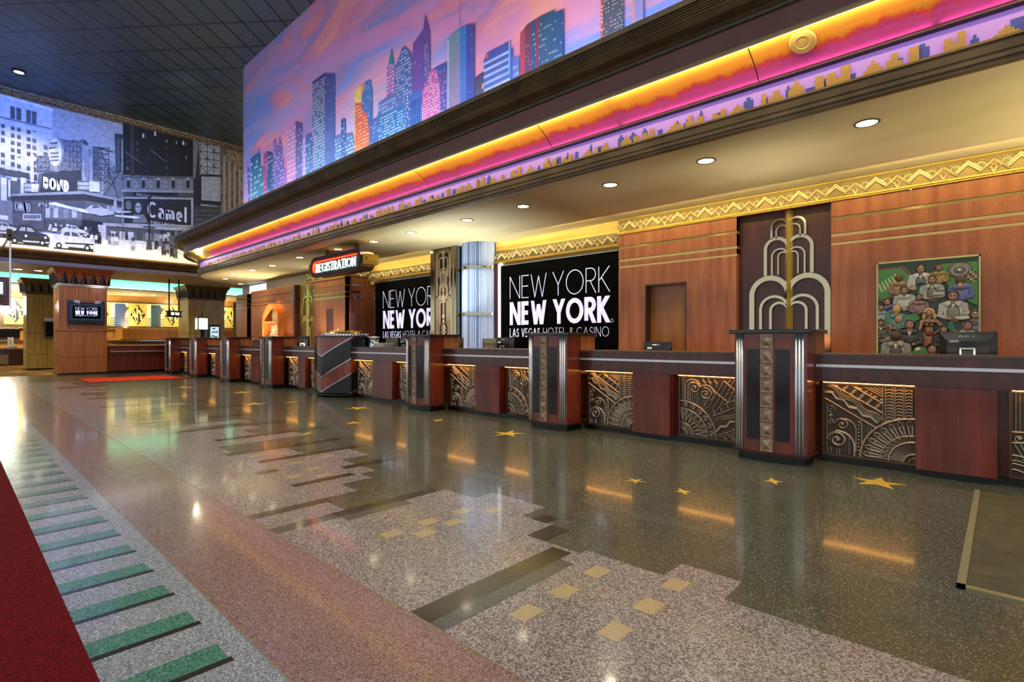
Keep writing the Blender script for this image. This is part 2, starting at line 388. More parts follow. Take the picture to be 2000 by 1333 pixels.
def logo(mb, P, x, y, w, wt, n=0, m=0, reg=True):
    """NEW YORK / NEW YORK / LAS VEGAS HOTEL & CASINO"""
    text(mb, P, 'NEW YORK', x, y+w*.325, w*.19, wt*.17, n, n, m, gap=.12, width=w)
    text(mb, P, 'NEW YORK', x, y+w*.102, w*.195, wt, n, n, m, gap=.06, width=w)
    e = text(mb, P, 'LAS VEGAS', x, y, w*.072, wt*.20, n, n, m, gap=.2, width=w*.335)
    text(mb, P, 'HOTEL & CASINO', e+w*.035, y, w*.072, wt*.085, n, n, m, gap=.2, width=w*.62)
    h = w*.20
    if reg: ribbon(mb, P, arc(x+w*1.015, y+w*.115, w*.012, w*.012, 0, 360, 14), wt*.05, n, n, m)

# ------------------------------------------------------------------ floor with its inlaid city plan
def FZ(z): return lambda u, v, n=0: (u, v, z)
fl = MB(); FM = ['t_olive', 't_light', 't_pink', 't_grey', 't_black', 't_green', 't_tan', 't_dark', 't_star', 'cut_line']
def rect(x0, x1, y0, y1, z, m): fl.flat(FZ(z), [(x0, y0), (x1, y0), (x1, y1), (x0, y1)], 0, m)
fl.box(-24.5, 4, -6, 9.5, -.1, 0, 0)
rect(-24.5, 4, -6, .825, .0005, 1); rect(-24.5, 4, .825, 1.395, .0005, 2)
rect(-24.5, 4, .822, .828, .001, 9); rect(-24.5, 4, 1.392, 1.398, .001, 9)
# grey tower silhouettes growing from the border
towers = [(-.95, 3, 2.46), (-1.27, -.95, 2.70), (-1.75, -1.27, 2.50), (-2.15, -1.75, 2.44), (-2.42, -2.15, 2.70), (-2.95, -2.42, 2.95),
          (-3.30, -2.95, 2.75), (-3.68, -3.42, 1.93), (-4.05, -3.79, 2.25), (-4.25, -4.05, 2.55), (-4.9, -4.25, 2.72), (-5.4, -4.9, 3.05),
          (-6.0, -5.4, 2.6), (-6.5, -6.0, 2.1)]
x = -6.5
while x > -20:
    w = random.choice([.35, .5, .7]); towers.append((x-w, x, random.uniform(1.8, 3.2))); x -= w
for x0, x1, yt in towers: rect(x0, x1, 1.395, yt, .0006, 3)
rect(-1.92, -1.785, 1.40, 2.41, .0011, 4); rect(-1.785, -1.69, 1.40, 2.30, .0011, 7)
rect(-2.33, -2.20, 2.69, 2.815, .0011, 4); rect(-2.155, -2.01, 2.45, 2.685, .0011, 4)
rect(-3.42, -3.31, 1.83, 2.69, .0011, 4); rect(-3.32, -3.2, 1.83, 2.35, .0009, 7)
rect(-3.79, -3.68, 1.48, 1.98, .0011, 4)
for x0, x1, y0, y1 in [(-4.35, -4.25, 1.95, 2.5), (-4.62, -4.5, 2.55, 3.1), (-5.0, -4.88, 1.9, 2.1), (-5.45, -5.33, 2.1, 3.3), (-6.05, -5.9, 2.0, 3.3), (-7.0, -6.85, 2.2, 3.6),
                       (-8.0, -7.85, 2.0, 3.4), (-9.2, -9.0, 1.8, 3.3), (-10.5, -10.3, 2.0, 3.8), (-12, -11.8, 1.9, 3.6), (-14, -13.7, 2, 4)]:
    rect(x0, x1, y0, y1, .0011, 4)
for cx, cy in [(-1.54, 1.745), (-1.54, 2.02), (-1.545, 2.305), (-1.18, 2.45), (-1.175, 2.17), (-1.175, 1.885),
               (-2.78, 1.89), (-2.64, 2.035), (-2.79, 2.18), (-2.79, 2.475), (-2.645, 2.65), (-2.66, 2.29),
               (-4.6, 2.1), (-4.75, 2.35), (-4.45, 2.3), (-5.7, 2.2), (-5.62, 2.45), (-5.1, 2.35), (-5.15, 2.7)]:
    rect(cx-.048, cx+.048, cy-.066, cy+.066, .0012, 6)
# green fence bars
k = 0; x = -.62
while x > -16:
    rect(x-.165, x-.035, -6, .728, .0010, 5); rect(x-.035, x, -6, .738, .0011, 4); x -= .3735
def star(cx, cy, r, n, ri, a, z=.0012):
    P_ = []; r *= .8; ri *= .8
    for i in range(2*n):
        rr = r if i % 2 == 0 else ri
        if n == 4 and i % 4 == 0: rr = r*.62
        P_.append((cx+rr*cos(a+pi*i/n), cy+rr*sin(a+pi*i/n)))
    for i in range(2*n): fl.flat(FZ(z), [(cx, cy), P_[i], P_[(i+1) % (2*n)]], 0, 8)
for cx, cy, r, n, ri, a in [(-.78, 5.38, .27, 5, .10, .35), (-1.44, 4.82, .15, 4, .045, .5), (-1.87, 4.0, .13, 4, .04, .75), (-2.31, 4.03, .13, 5, .035, .2),
        (-4.69, 4.96, .30, 5, .10, .8), (-6.25, 5.07, .19, 4, .05, .5), (-8.44, 5.02, .34, 5, .11, .6), (-6.97, 4.06, .20, 5, .06, .1), (-6.6, 3.19, .14, 4, .05, .9),
        (-10.45, 4.0, .34, 5, .11, .3), (-10.2, 4.6, .2, 4, .06, .4), (-13, 4.7, .35, 5, .11, .3), (-15.5, 4.2, .35, 5, .11, .9)]:
    star(cx, cy, r, n, ri, a)
tag(fl.build('floor', [M[k] for k in FM]), kind='structure')
# patterned carpet area beyond the terrazzo
cm = noisy('swirl_carpet', (.22, .14, .06), (.60, .46, .24), 1.3, .95, detail=3, spec=.05)
b = MB(); b.box(-38, -24.5, -6, 14, -.1, 0, 0); tag(b.build('floor', cm), kind='structure')
b = MB(); b.box(-24.5, 4, 9.5, 14, -.1, 0, 0); tag(b.build('floor', M['plinth']), kind='structure')

b = MB(); b.box(-16, 1.0, -4, .365, 0, .012); tag(b.build('carpet_runner', M['carpet']), 'dark red carpet running along the left foreground over the terrazzo', 'carpet')
t = thing('entrance_rug', 'orange red rug on the terrazzo in front of the dark red side counter', 'rug', (-20.3, 4.05, 0))
b = MB(); b.box(-21.4, -19.2, 2.8, 5.25, 0, .01); b.build('pile', M['rug'], t)
b = MB(); b.box(-21.46, -21.4, 2.74, 5.31, 0, .012); b.box(-19.2, -19.14, 2.74, 5.31, 0, .012); b.box(-21.4, -19.2, 2.74, 2.8, 0, .012); b.box(-21.4, -19.2, 5.25, 5.31, 0, .012); b.build('border', M['plinth'], t)
t = thing('floor_mat', 'olive green floor mat set in a brass edge at the lower right', 'floor mat', (.5, 4.5, 0))
b = MB(); b.box(-.135, 1.6, 3.39, 5.62, 0, .006); b.build('pile', M['mat'], t)
b = MB(); b.box(-.17, -.135, 3.35, 5.62, 0, .012); b.box(-.17, 1.6, 3.35, 3.39, 0, .012); b.build('edge_strip', M['cut_line'], t)

# ------------------------------------------------------------------ hall ceiling
m = mat('ceiling_panel', (.1, .12, .13), .42, spec=.5); bs = m.node_tree.nodes['Principled BSDF']
br = N(m, 'ShaderNodeTexBrick'); br.inputs['Scale'].default_value = 1; br.offset = 0; br.inputs['Mortar Size'].default_value = .03
br.inputs['Brick Width'].default_value = 1.1; br.inputs['Row Height'].default_value = .53; br.inputs['Mortar Smooth'].default_value = 0
L(m, coords(m, (1, 1, 1), (0, 0, radians(-129))), br.inputs['Vector'])
br.inputs['Color1'].default_value = lin('333f40'); br.inputs['Color2'].default_value = lin('3b4449'); br.inputs['Mortar'].default_value = lin('0c1012')
nn = N(m, 'ShaderNodeTexNoise', Scale=.35, Detail=2.0); L(m, coords(m), nn.inputs['Vector'])
rr = ramp(m, [(.35, (.7, .8, 1, 1)), (.65, (1, 1, .85, 1))]); L(m, nn.outputs[0], rr.inputs[0])
mx = N(m, 'ShaderNodeMix', data_type='RGBA', blend_type='MULTIPLY'); mx.inputs[0].default_value = 1
L(m, br.outputs[0], mx.inputs[6]); L(m, rr.outputs[0], mx.inputs[7]); L(m, mx.outputs[2], bs.inputs['Base Color'])
b = MB(); b.box(-24.2, 4, -6, 9, 9.5, 9.6); tag(b.build('ceiling', m), kind='structure')
lx, ly = -19.2, 1.0
u_ = (37-1000)/F; d_ = 8.3*F/(667-140); lx, ly = d_*(SX+u_*CX), d_*(CX-u_*SX)
t = thing('ceiling_spotlight', 'small bright spotlight in the dark panelled ceiling at upper left', 'ceiling light', (lx, ly, 9.5))
b = MB(); b.lathe(lx, ly, [(.17, 9.5), (.17, 9.46), (.12, 9.46), (.12, 9.5)], 20); b.build('trim_ring', M['tvblack'], t)
b = MB(); b.lathe(lx, ly, [(0.001, 9.475), (.12, 9.475)], 20); b.build('lamp_disc', mat('spot_glow', (1, 1, 1), .5, emit=(1, .93, .7), es=60), t)
light('SPOT', 'ceiling_spotlight_beam', (lx, ly, 9.4), 700, (1, .93, .75), .1, target=(lx, ly, 0), spot=120)

# ------------------------------------------------------------------ black and white street mural wall (plane X = -24)
XM = -24.0; P = PX(XM)
g = lambda v: lin((v, v, v*1.01))
def Q(*pts): return [onX(px, py, XM) for px, py in pts]
mb = MB(); LAY = [0]
def pz(pts, v, v2=None):
    LAY[0] += 1; c = g(v); q = [(max(-4, min(u_, 7.81)), max(4.2, min(z_, 9.42))) for u_, z_ in Q(*pts)]
    # make ccw
    A = sum(q[i][0]*q[(i+1) % len(q)][1]-q[(i+1) % len(q)][0]*q[i][1] for i in range(len(q)))
    if abs(A) < 1e-7: return
    if A < 0: q = q[::-1]
    if v2 is not None:
        zs = [p_[1] for p_ in q]; a, bb = min(zs), max(zs)
        c = [tuple(g(v2)[i]+(g(v)[i]-g(v2)[i])*((p_[1]-a)/(bb-a+1e-6)) for i in range(3))+(1,) for p_ in q]
    mb.flat(P, q, .00018*LAY[0]+.01, 0, c)
mb.flat(P, [(-4, 4.2), (7.81, 4.2), (7.81, 9.5), (-4, 9.5)], .008, 0, [g(.80), g(.80), g(.62), g(.66)])
# left light building
pz([(-160, 130), (103, 206), (99, 350), (-160, 320)], .80, .72)
pz([(-160, 118), (105, 203), (106, 213), (-160, 137)], .55); pz([(-160, 137), (104, 213), (103, 218), (-160, 143)], .90)
pz([(-160, 190), (101, 251), (101, 254), (-160, 194)], .5)
def rowsy(px, py0, slope, n, dy, w, h, v, prob=1.0, skew=0):
    for i in range(n):
        if random.random() < prob:
            y = py0+i*dy; pz([(px, y), (px+w, y+w*slope), (px+w, y+w*slope+h), (px, y+h)], v)
for c_, px in enumerate([-60, -45, -25, -12, 1, 20, 32, 51, 62, 84]):
    y0 = 203+px*.235
    if px > 15 and px < 80: pz([(px, y0), (px+9, y0+2), (px+9, y0+26), (px, y0+24)], .34)
    rowsy(px+1, y0+38-(6 if px > 80 else 0), .2, 8, 14.2, 7.5, 8.2, .30 if px < 60 else .38, .95)
    rowsy(px+1, y0+38-(6 if px > 80 else 0), .2, 8, 14.2, 7.5, 2.2, .55, .6)
pz([(-160, 300), (72, 342), (72, 352), (-160, 316)], .28); pz([(-160, 316), (30, 350), (30, 480), (-160, 480)], .5, .4)
for px in (-40, -20, 2, 22, 40): pz([(px, 347), (px+11, 349), (px+11, 398), (px, 398)], .82)
pz([(13, 352), (40, 356), (40, 392), (13, 392)], .35)
pz([(16, 352), (20, 352), (20, 385), (16, 385)], .85)
# distant buildings and scaffold
pz([(180, 308), (200, 305), (205, 318), (212, 312), (228, 322), (228, 372), (180, 372)], .60); pz([(210, 328), (242, 336), (242, 392), (200, 385)], .48)
for i in range(14): pz([(random.uniform(182, 225), q) for q in (330,)]*1+[(0, 0)], .4) if False else None
for i in range(5):
    for j in range(4): pz([(184+i*9, 326+j*10), (188+i*9, 327+j*10), (188+i*9, 331+j*10), (184+i*9, 330+j*10)], .33)
def line(x0, y0, x1, y1, w, v):
    dx, dy = x1-x0, y1-y0; q = math.hypot(dx, dy); nx, ny = -dy/q*w/2, dx/q*w/2
    pz([(x0+nx, y0+ny), (x1+nx, y1+ny), (x1-nx, y1-ny), (x0-nx, y0-ny)], v)
def truss(x0, y0, x1, y1, nx, ny, w, v):
    for i in range(nx+1): xx = x0+(x1-x0)*i/nx; line(xx, y0, xx, y1, w, v)
    for j in range(ny+1): yy = y0+(y1-y0)*j/ny; line(x0, yy, x1, yy+(x1-x0)*.1, w, v)
    for i in range(nx):
        for j in range(ny):
            a, c = x0+(x1-x0)*i/nx, x0+(x1-x0)*(i+1)/nx; d, e = y0+(y1-y0)*j/ny, y0+(y1-y0)*(j+1)/ny
            if (i+j) % 2: line(a, d, c, e, w*.8, v)
            else: line(a, e, c, d, w*.8, v)
pz([(112, 270), (158, 283), (158, 335), (72, 335), (72, 305), (95, 305)], .52); pz([(182, 288), (194, 291), (194, 352), (182, 350)], .42)
truss(120, 274, 158, 334, 5, 6, 1.2, .30); truss(72, 306, 96, 336, 3, 3, 1.2, .32); truss(182, 288, 212, 352, 2, 6, 1.1, .28)
line(180, 287, 221, 298, 1.4, .2); line(196, 293, 232, 392, 1.2, .2); line(232, 340, 196, 390, 1.2, .2)
# round clock sign
pz([(109+15*cos(a), 298+30*sin(a)) for a in [2*pi*i/24 for i in range(24)]], .62)
pz([(107+12.5*cos(a), 298+27*sin(a)) for a in [2*pi*i/24 for i in range(24)]], .86)
pz([(96, 280), (112, 278), (112, 290), (95, 293)], .28)
for i in range(4): pz([(96+i*4, 282), (98.5+i*4, 281.5), (98.5+i*4, 289), (96+i*4, 289.5)], .8)
for j in range(3): pz([(97, 299+j*7), (115, 298+j*7), (114, 302+j*7), (98, 303+j*7)], .5)
pz([(106, 326), (113, 326), (113, 345), (106, 345)], .6)
# statues on plinths
def statue(x, y, s, v):
    e = lambda cx, cy, rx, ry: [(x+s*(cx+rx*cos(a)), y+s*(cy+ry*sin(a))) for a in [2*pi*i/14 for i in range(14)]]
    pz([(x-3*s, y), (x-5*s, y+14*s), (x-2.5*s, y+30*s), (x-4.5*s, y+42*s), (x-2*s, y+60*s), (x+3.5*s, y+60*s), (x+4.5*s, y+42*s), (x+3*s, y+28*s), (x+5*s, y+10*s), (x+3*s, y)], v)
    pz(e(0, -5, 3.4, 4.6), v); pz([(x+3*s, y+2*s), (x+9*s, y+8*s), (x+8*s, y+17*s), (x+3*s, y+12*s)], v*.9)
    pz([(x-.5*s, y+34*s), (x+.5*s, y+34*s), (x+.6*s, y+58*s), (x-.3*s, y+58*s)], v*.55)
statue(62, 302, .92, .90); statue(168, 286, 1.08, .60); pz([(160, 272), (168, 276), (172, 284), (162, 283)], .3)
pz([(75, 340), (157, 333), (160, 376), (70, 378)], .25); pz([(75, 340), (82, 340), (77, 377), (70, 378)], .40)
pz([(46, 358), (76, 361), (73, 376), (46, 376)], .88); pz([(46, 358), (61, 359), (61, 376), (46, 376)], .5)
pz([(150, 353), (194, 357), (194, 376), (150, 374)], .90); pz([(150, 353), (174, 355), (174, 375), (150, 374)], .42)
for j in range(2):
    for i in range(6): pz([(48+i*2.2, 361+j*8), (49.6+i*2.2, 361+j*8), (49.6+i*2.2, 366+j*8), (48+i*2.2, 366+j*8)], .8); pz([(152+i*3.6, 357+j*8), (154.6+i*3.6, 357+j*8), (154.6+i*3.6, 363+j*8), (152+i*3.6, 363+j*8)], .85)
# marquee
pz([(22, 380), (160, 374), (246, 392), (246, 398), (165, 385), (22, 387)], .62); pz([(22, 384), (163, 380), (246, 396), (246, 406), (166, 393), (22, 392)], .22)
pz([(22, 392), (166, 393), (246, 406), (246, 450), (22, 450)], .42, .34); pz([(22, 392), (64, 392), (64, 418), (22, 418)], .30); pz([(66, 392), (166, 393), (166, 425), (66, 424)], .36)
def T(s, px, py, pxe, hpx, v, wt, sx=1, n=None):
    LAY[0] += 2
    (u0, v0), (u1, v1) = onX(px, py, XM), onX(pxe, py, XM); (_, v2) = onX(px, py-hpx, XM)
    q = .00018*LAY[0]+.01; slope = -(v1-v0)/(u1-u0)*-1
    slope2 = .0
    text(mb, P, s, u0, v0, v2-v0, wt, q, q, 0, g(v), width=u1-u0, gap=.22, shear=slope2)
T('BOND', 84, 369, 134, 23, .55, .11); T('BOND', 84, 369, 134, 23, .97, .062); T('BOND', 29, 412, 59, 17, .72, .05)
T('TWO TROUSER SUITS', 74, 404, 151, 8, .86, .024)
pz([(84, 406), (160, 409), (160, 430), (84, 428)], .50); 
for px in (88, 104, 124, 140): pz([(px, 408), (px+9, 408), (px+9, 426), (px, 426)], .82 if px != 124 else .6)
pz([(0, 392), (24, 395), (24, 440), (0, 440)], .5); pz([(0, 421), (16, 423), (16, 431), (0, 429)], .85); pz([(44, 418), (80, 419), (80, 432), (44, 431)], .75)
for i in range(8): pz([(47+i*4, 421), (49.5+i*4, 421), (49.5+i*4, 428), (47+i*4, 428)], .3)
T('BOND', 208, 411, 244, 8, .85, .03)
# dark tower with vertical sign
pz([(240, 238), (376, 268), (376, 346), (240, 342)], .085, .10); pz([(254, 246), (261, 248), (261, 344), (254, 343)], .2)
pz([(224, 262), (240, 264), (240, 272), (236, 272), (236, 336), (226, 340)], .22); pz([(227, 272), (233, 273), (233, 334), (227, 336)], .34)
for i in range(7):
    for j in range(6):
        if random.random() < .42: pz([(247+i*19, 262+j*13+i*3), (250+i*19, 262+j*13+i*3), (250+i*19, 268+j*13+i*3), (247+i*19, 268+j*13+i*3)], random.choice([.3, .5, .22]))
for px, py in [(300, 258), (355, 276), (277, 262)]: pz([(px, py), (px+4, py+1), (px+4, py+9), (px, py+8)], .75)
line(243, 297, 275, 320, 1, .5); line(292, 293, 322, 316, 1, .5)
pz([(376, 272), (392, 276), (390, 420), (376, 420)], .16); pz([(376, 272), (388, 276), (380, 350), (376, 350)], .45)
pz([(388, 278), (436, 288), (436, 344), (389, 342)], .62); truss(390, 282, 430, 340, 3, 4, 1.3, .14)
pz([(389, 342), (436, 345), (436, 404), (389, 398)], .14); pz([(392, 346), (436, 348), (436, 396), (392, 392)], .62)
pz([(376, 402), (446, 408), (446, 500), (376, 500)], .24, .3)
for j in range(4): line(378, 412+j*9, 446, 416+j*9, 2, .36)
pz([(238, 345), (376, 346), (378, 352), (236, 351)], .35); pz([(240, 349), (376, 351), (376, 374), (240, 372)], .47)
for i in range(9): 
    xx = 247+i*14.5
    if i % 2 == 0: pz([(xx, 354), (xx+6, 354), (xx+6, 368), (xx, 368)], .12); pz([(xx-2, 352), (xx+8, 352), (xx+3, 348)], .7)
    else: pz([(xx, 355), (xx+5, 355), (xx+5, 367), (xx, 367)], .66); pz([(xx+1.5, 357), (xx+3.5, 357), (xx+3.5, 365), (xx+1.5, 365)], .25)
pz([(236, 371), (377, 373), (377, 378), (236, 376)], .6); pz([(240, 376), (377, 378), (377, 388), (240, 386)], .3); pz([(258, 376.5), (345, 378), (345, 384.5), (258, 383)], .10)
T('HOTEL CLARIDGE', 266, 382.6, 338, 4.6, .8, .014)
# tobacco billboard
pz([(237, 386), (376, 388), (376, 444), (237, 440)], .68); pz([(241, 389), (372, 391), (372, 441), (241, 437)], .17)
T('Camel', 287, 425, 364, 31, .86, .082); T("I'D WALK A MILE FOR A CAMEL", 291, 437, 363, 5, .8, .014)
pz([(268+9*cos(a), 405+13*sin(a)) for a in [2*pi*i/16 for i in range(16)]], .20); pz([(269+6*cos(a), 407+10*sin(a)) for a in [2*pi*i/16 for i in range(16)]], .66)
pz([(260, 420), (280, 420), (288, 436), (258, 436)], .5); pz([(264, 404), (275, 404), (275, 406), (264, 406)], .25); pz([(267, 412), (273, 412), (273, 413), (267, 413)], .3)
pz([(250+6*cos(a), 402+9*sin(a)) for a in [2*pi*i/12 for i in range(12)]], .45)
# aeroplane on its pole
pz([(95, 397), (108, 396), (130, 403), (170, 411), (190, 416), (188, 420), (160, 416), (112, 404), (96, 401)], .92)
pz([(166, 410), (176, 402), (190, 402), (204, 409), (222, 414), (222, 420), (196, 423), (172, 417)], .78); pz([(218, 413), (222, 393), (226, 391), (230, 418)], .7)
pz([(180, 403), (188, 402), (196, 407), (180, 408)], .4); pz([(228, 413), (255, 414), (255, 416), (228, 417)], .85); pz([(222, 421), (262, 423), (275, 426), (262, 428), (225, 424)], .92)
# shops, crowd and road
pz([(160, 430), (240, 440), (240, 480), (160, 470)], .18); pz([(200, 436), (360, 446), (350, 452), (200, 442)], .7); pz([(205, 444), (355, 452), (350, 484), (205, 474)], .25, .5)
for i in range(7): pz([(215+i*17, 452+i), (226+i*17, 453+i), (226+i*17, 468+i), (215+i*17, 466+i)], random.choice([.8, .3, .6]))
pz([(190, 440), (206, 441), (206, 470), (194, 470)], .8); pz([(209, 466), (300, 474), (300, 480), (209, 476)], .85)
pz([(-160, 446), (90, 456), (380, 490), (400, 540), (-160, 540)], .90, .96)
for i in range(26):
    px = random.uniform(80, 175); py = 432+(px-80)*.12+random.uniform(0, 12); v = random.choice([.15, .9, .35, .8])
    pz([(px, py), (px+5, py+.5), (px+5, py+7), (px, py+7)], v)
for i in range(14): px = random.uniform(300, 350); py = random.uniform(450, 480); pz([(px, py), (px+5, py), (px+6, py+8), (px-1, py+8)], random.choice([.2, .5, .75, .3]))
def car(x, y, s, v, vd):
    sc = lambda pts: [(x+a*s, y+b_*s+a*s*.09) for a, b_ in pts]
    pz(sc([(2, 33), (78, 33), (80, 36), (2, 36)]), .2)
    pz(sc([(0, 20), (3, 13), (14, 9), (20, 1), (30, -2), (46, -1), (55, 8), (74, 12), (80, 18), (81, 30), (76, 33), (2, 31)]), v)
    pz(sc([(20, 9), (24, 2), (33, 1), (33, 9)]), vd); pz(sc([(36, 1), (45, 2), (52, 9), (36, 9)]), vd)
    pz(sc([(24, 22), (78, 20), (79, 23), (24, 25)]), .2); pz(sc([(28, 27), (80, 26), (80, 29), (28, 30)]), .75); pz(sc([(30, 30), (78, 30), (76, 34), (30, 34)]), .12)
    for cx in (12, 66): pz(sc([(cx+6*cos(a), 29+6*sin(a)) for a in [2*pi*i/12 for i in range(12)]]), .1); pz(sc([(cx+3*cos(a), 29+3*sin(a)) for a in [2*pi*i/12 for i in range(12)]]), .8)
    for cx in (34, 72): pz(sc([(cx+2.6*cos(a), 18+2.6*sin(a)) for a in [2*pi*i/10 for i in range(10)]]), .95)
car(-50, 432, .8, .6, .3); car(-20, 434, .7, .75, .35); car(118, 440, .62, .85, .4); car(16, 441, 1.0, .22, .7); car(102, 450, 1.02, .86, .35)
def man(x, y, h, v, v2):
    pz([(x-1.6*h, y-8*h), (x+1.6*h, y-8*h), (x+1.9*h, y-3.6*h), (x-1.9*h, y-3.6*h)], v); pz([(x-1.5*h, y-3.8*h), (x+1.5*h, y-3.8*h), (x+1.7*h, y), (x+.5*h, y), (x, y-2*h), (x-.6*h, y), (x-1.6*h, y)], v2)
    pz([(x+1.1*h*cos(a), y-9.2*h+1.3*h*sin(a)) for a in [2*pi*i/10 for i in range(10)]], .35); pz([(x-1.6*h, y-10*h), (x+1.6*h, y-10*h), (x+.9*h, y-11*h), (x-.9*h, y-11*h)], .12)
for a in [(178, 476, 2, .9, .8), (187, 477, 2, .85, .2), (193, 478, 2.1, .15, .1), (213, 479, 2, .6, .5), (219, 480, 2, .85, .8), (226, 480, 2, .9, .7), (258, 491, 2.3, .8, .6), (318, 500, 2.4, .3, .2),
          (325, 497, 2.2, .6, .3), (334, 503, 2.2, .2, .15), (341, 506, 2.2, .4, .3), (246, 470, 1.2, .2, .2)]: man(*a)
line(290, 386, 290, 486, 2.4, .10); pz([(286, 470), (294, 470), (296, 489), (284, 489)], .3); pz([(290+3.4*cos(a), 388+4*sin(a)) for a in [2*pi*i/10 for i in range(10)]], .2); line(278, 444, 302, 446, 2, .15)
line(86, 392, 86, 446, 1.2, .2); line(240, 386, 238, 470, 1, .3)
wall = MB(); wall.box(XM-.4, XM, -6, 9.0, 3.86, 9.5)
w_ = tag(wall.build('wall_left', M['white']), kind='structure')
mo = mb.build('street_mural', M['photo']); tag(mo, 'black and white mural of an old city street with large signs, lit blue and yellow', 'mural')
# cornice under the mural, crown moulding and pilaster
b = MB(); prof = [(0, 3.80), (.06, 3.80), (.06, 3.97), (.16, 4.0), (.18, 4.07), (.27, 4.10), (.30, 4.14), (.38, 4.16), (.42, 4.22), (.42, 4.27), (0, 4.27)]
for (a, z0), (c, z1) in zip(prof, prof[1:]): b.add([(XM+a, -6, z0), (XM+a, 9, z0), (XM+c, 9, z1), (XM+c, -6, z1)], [(0, 1, 2, 3)])
tag(b.build('trim_1', noisy('walnut_cornice', (.33, .22, .11), (.42, .29, .16), 3, .4)), kind='structure')
b = MB(); b.box(XM+.062, XM+.09, -6, 9, 3.80, 3.95); tag(b.build('trim_2', mat('pale_fascia', (.50, .42, .36), .6)), kind='structure')
b = MB()
pr = [(.02, 9.28), (.08, 9.30), (.06, 9.34), (.13, 9.36), (.12, 9.42), (.20, 9.44), (.20, 9.5)]
for (a, z0), (c, z1) in zip(pr, pr[1:]): b.add([(XM+a, -6, z0), (XM+a, 9, z0), (XM+c, 9, z1), (XM+c, -6, z1)], [(0, 1, 2, 3)])
gm = noisy('rough_gilding', (.22, .17, .10), (.62, .52, .36), 16, .55, .3, bump=.4)
tag(b.build('trim_3', gm), kind='structure')
t = thing('gilded_pilaster', 'fluted stone coloured pilaster between the street mural and the sunset mural', 'pilaster', (XM, 8.2, 4.3))
b = MB(); b.box(XM, XM+.10, 7.82, 8.7, 4.27, 9.28); b.build('shaft', gm, t)
b = MB()
for k in range(4): b.box(XM+.10, XM+.16, 7.88+k*.2, 7.97+k*.2, 4.27, 8.9-k*.12)
b.build('flutes', mat('stone_flute', (.52, .47, .42), .6), t)

# ------------------------------------------------------------------ sunset mural (plane Y = 6.14 with a rounded left end)
YM = 6.14; XR = -16.7; RR = 1.0
def PS(u, v, n=0):
    if u >= XR: return (u, YM-n, v)
    a = (XR-u)/RR
    if a > pi/2: return (XR-RR-n, YM+RR+(a-pi/2)*RR, v)
    return (XR-(RR+n)*sin(a), YM+RR-(RR+n)*cos(a), v)
m = mat('sunset_sky', (.7, .4, .6), .6, spec=.25); bs = m.node_tree.nodes['Principled BSDF']
def noise(scale, vec, det=5.0, rough=.55, dist=0):
    n = N(m, 'ShaderNodeTexNoise', Scale=scale, Detail=det, Roughness=rough, Distortion=dist); L(m, vec, n.inputs['Vector']); return n
v1 = coords(m, (.16, .16, .42), (0, radians(20), 0)); v2 = coords(m, (.3, .3, 1.3), (0, radians(24), 0))
n1 = noise(1.0, v1, 4.0, .5, .6); n2 = noise(1.0, v2, 7.0, .6, 1.0)
r1 = ramp(m, [(.30, '7b8fd0'), (.42, '9a90c8'), (.50, 'b886bc'), (.60, 'c67db0'), (.72, 'd58a9c')]); L(m, n1.outputs[0], r1.inputs[0])
r2 = ramp(m, [(.42, (0, 0, 0, 1)), (.54, (1, 1, 1, 1))]); L(m, n2.outputs[0], r2.inputs[0])
tc = N(m, 'ShaderNodeTexCoord'); sp = N(m, 'ShaderNodeSeparateXYZ'); L(m, tc.outputs['Object'], sp.inputs[0])
mr = N(m, 'ShaderNodeMapRange'); L(m, sp.outputs['X'], mr.inputs[0]); mr.inputs[1].default_value = -17; mr.inputs[2].default_value = -3
r3 = ramp(m, [(0, '8490cc'), (.35, 'b08cc8'), (.7, 'cf86b4'), (1, 'e08c94')]); L(m, mr.outputs[0], r3.inputs[0])
mx = N(m, 'ShaderNodeMix', data_type='RGBA'); mx.inputs[0].default_value = .5; L(m, r1.outputs[0], mx.inputs[6]); L(m, r3.outputs[0], mx.inputs[7])
v3 = coords(m, (.22, .22, .6), (0, radians(28), 0)); n3_ = noise(1.6, v3, 5.0, .6, .8)
rc = ramp(m, [(.38, '6488d8'), (.47, '8f80b8'), (.54, 'c87ca0'), (.66, 'e0948c')]); L(m, n3_.outputs[0], rc.inputs[0])
mf = N(m, 'ShaderNodeMath', operation='MULTIPLY'); L(m, r2.outputs[0], mf.inputs[0]); mf.inputs[1].default_value = .9
mx2 = N(m, 'ShaderNodeMix', data_type='RGBA'); L(m, mf.outputs[0], mx2.inputs[0]); L(m, mx.outputs[2], mx2.inputs[6]); L(m, rc.outputs[0], mx2.inputs[7])
# pale horizon glow painted behind the central towers
ax = N(m, 'ShaderNodeVectorMath', operation='SUBTRACT'); L(m, tc.outputs['Object'], ax.inputs[0]); ax.inputs[1].default_value = (-9.6, 6.14, 5.0)
am = N(m, 'ShaderNodeVectorMath', operation='MULTIPLY'); L(m, ax.outputs[0], am.inputs[0]); am.inputs[1].default_value = (.27, 0, .42)
al = N(m, 'ShaderNodeVectorMath', operation='LENGTH'); L(m, am.outputs[0], al.inputs[0])
ar = ramp(m, [(0, (.85, .85, .85, 1)), (.5, (.45, .45, .45, 1)), (1, (0, 0, 0, 1))]); L(m, al.outputs['Value'], ar.inputs[0])
mx3 = N(m, 'ShaderNodeMix', data_type='RGBA'); L(m, ar.outputs[0], mx3.inputs[0]); L(m, mx2.outputs[2], mx3.inputs[6]); mx3.inputs[7].default_value = lin('e9cfe6')
L(m, mx3.outputs[2], bs.inputs['Base Color'])
b = MB(); n_ = 12
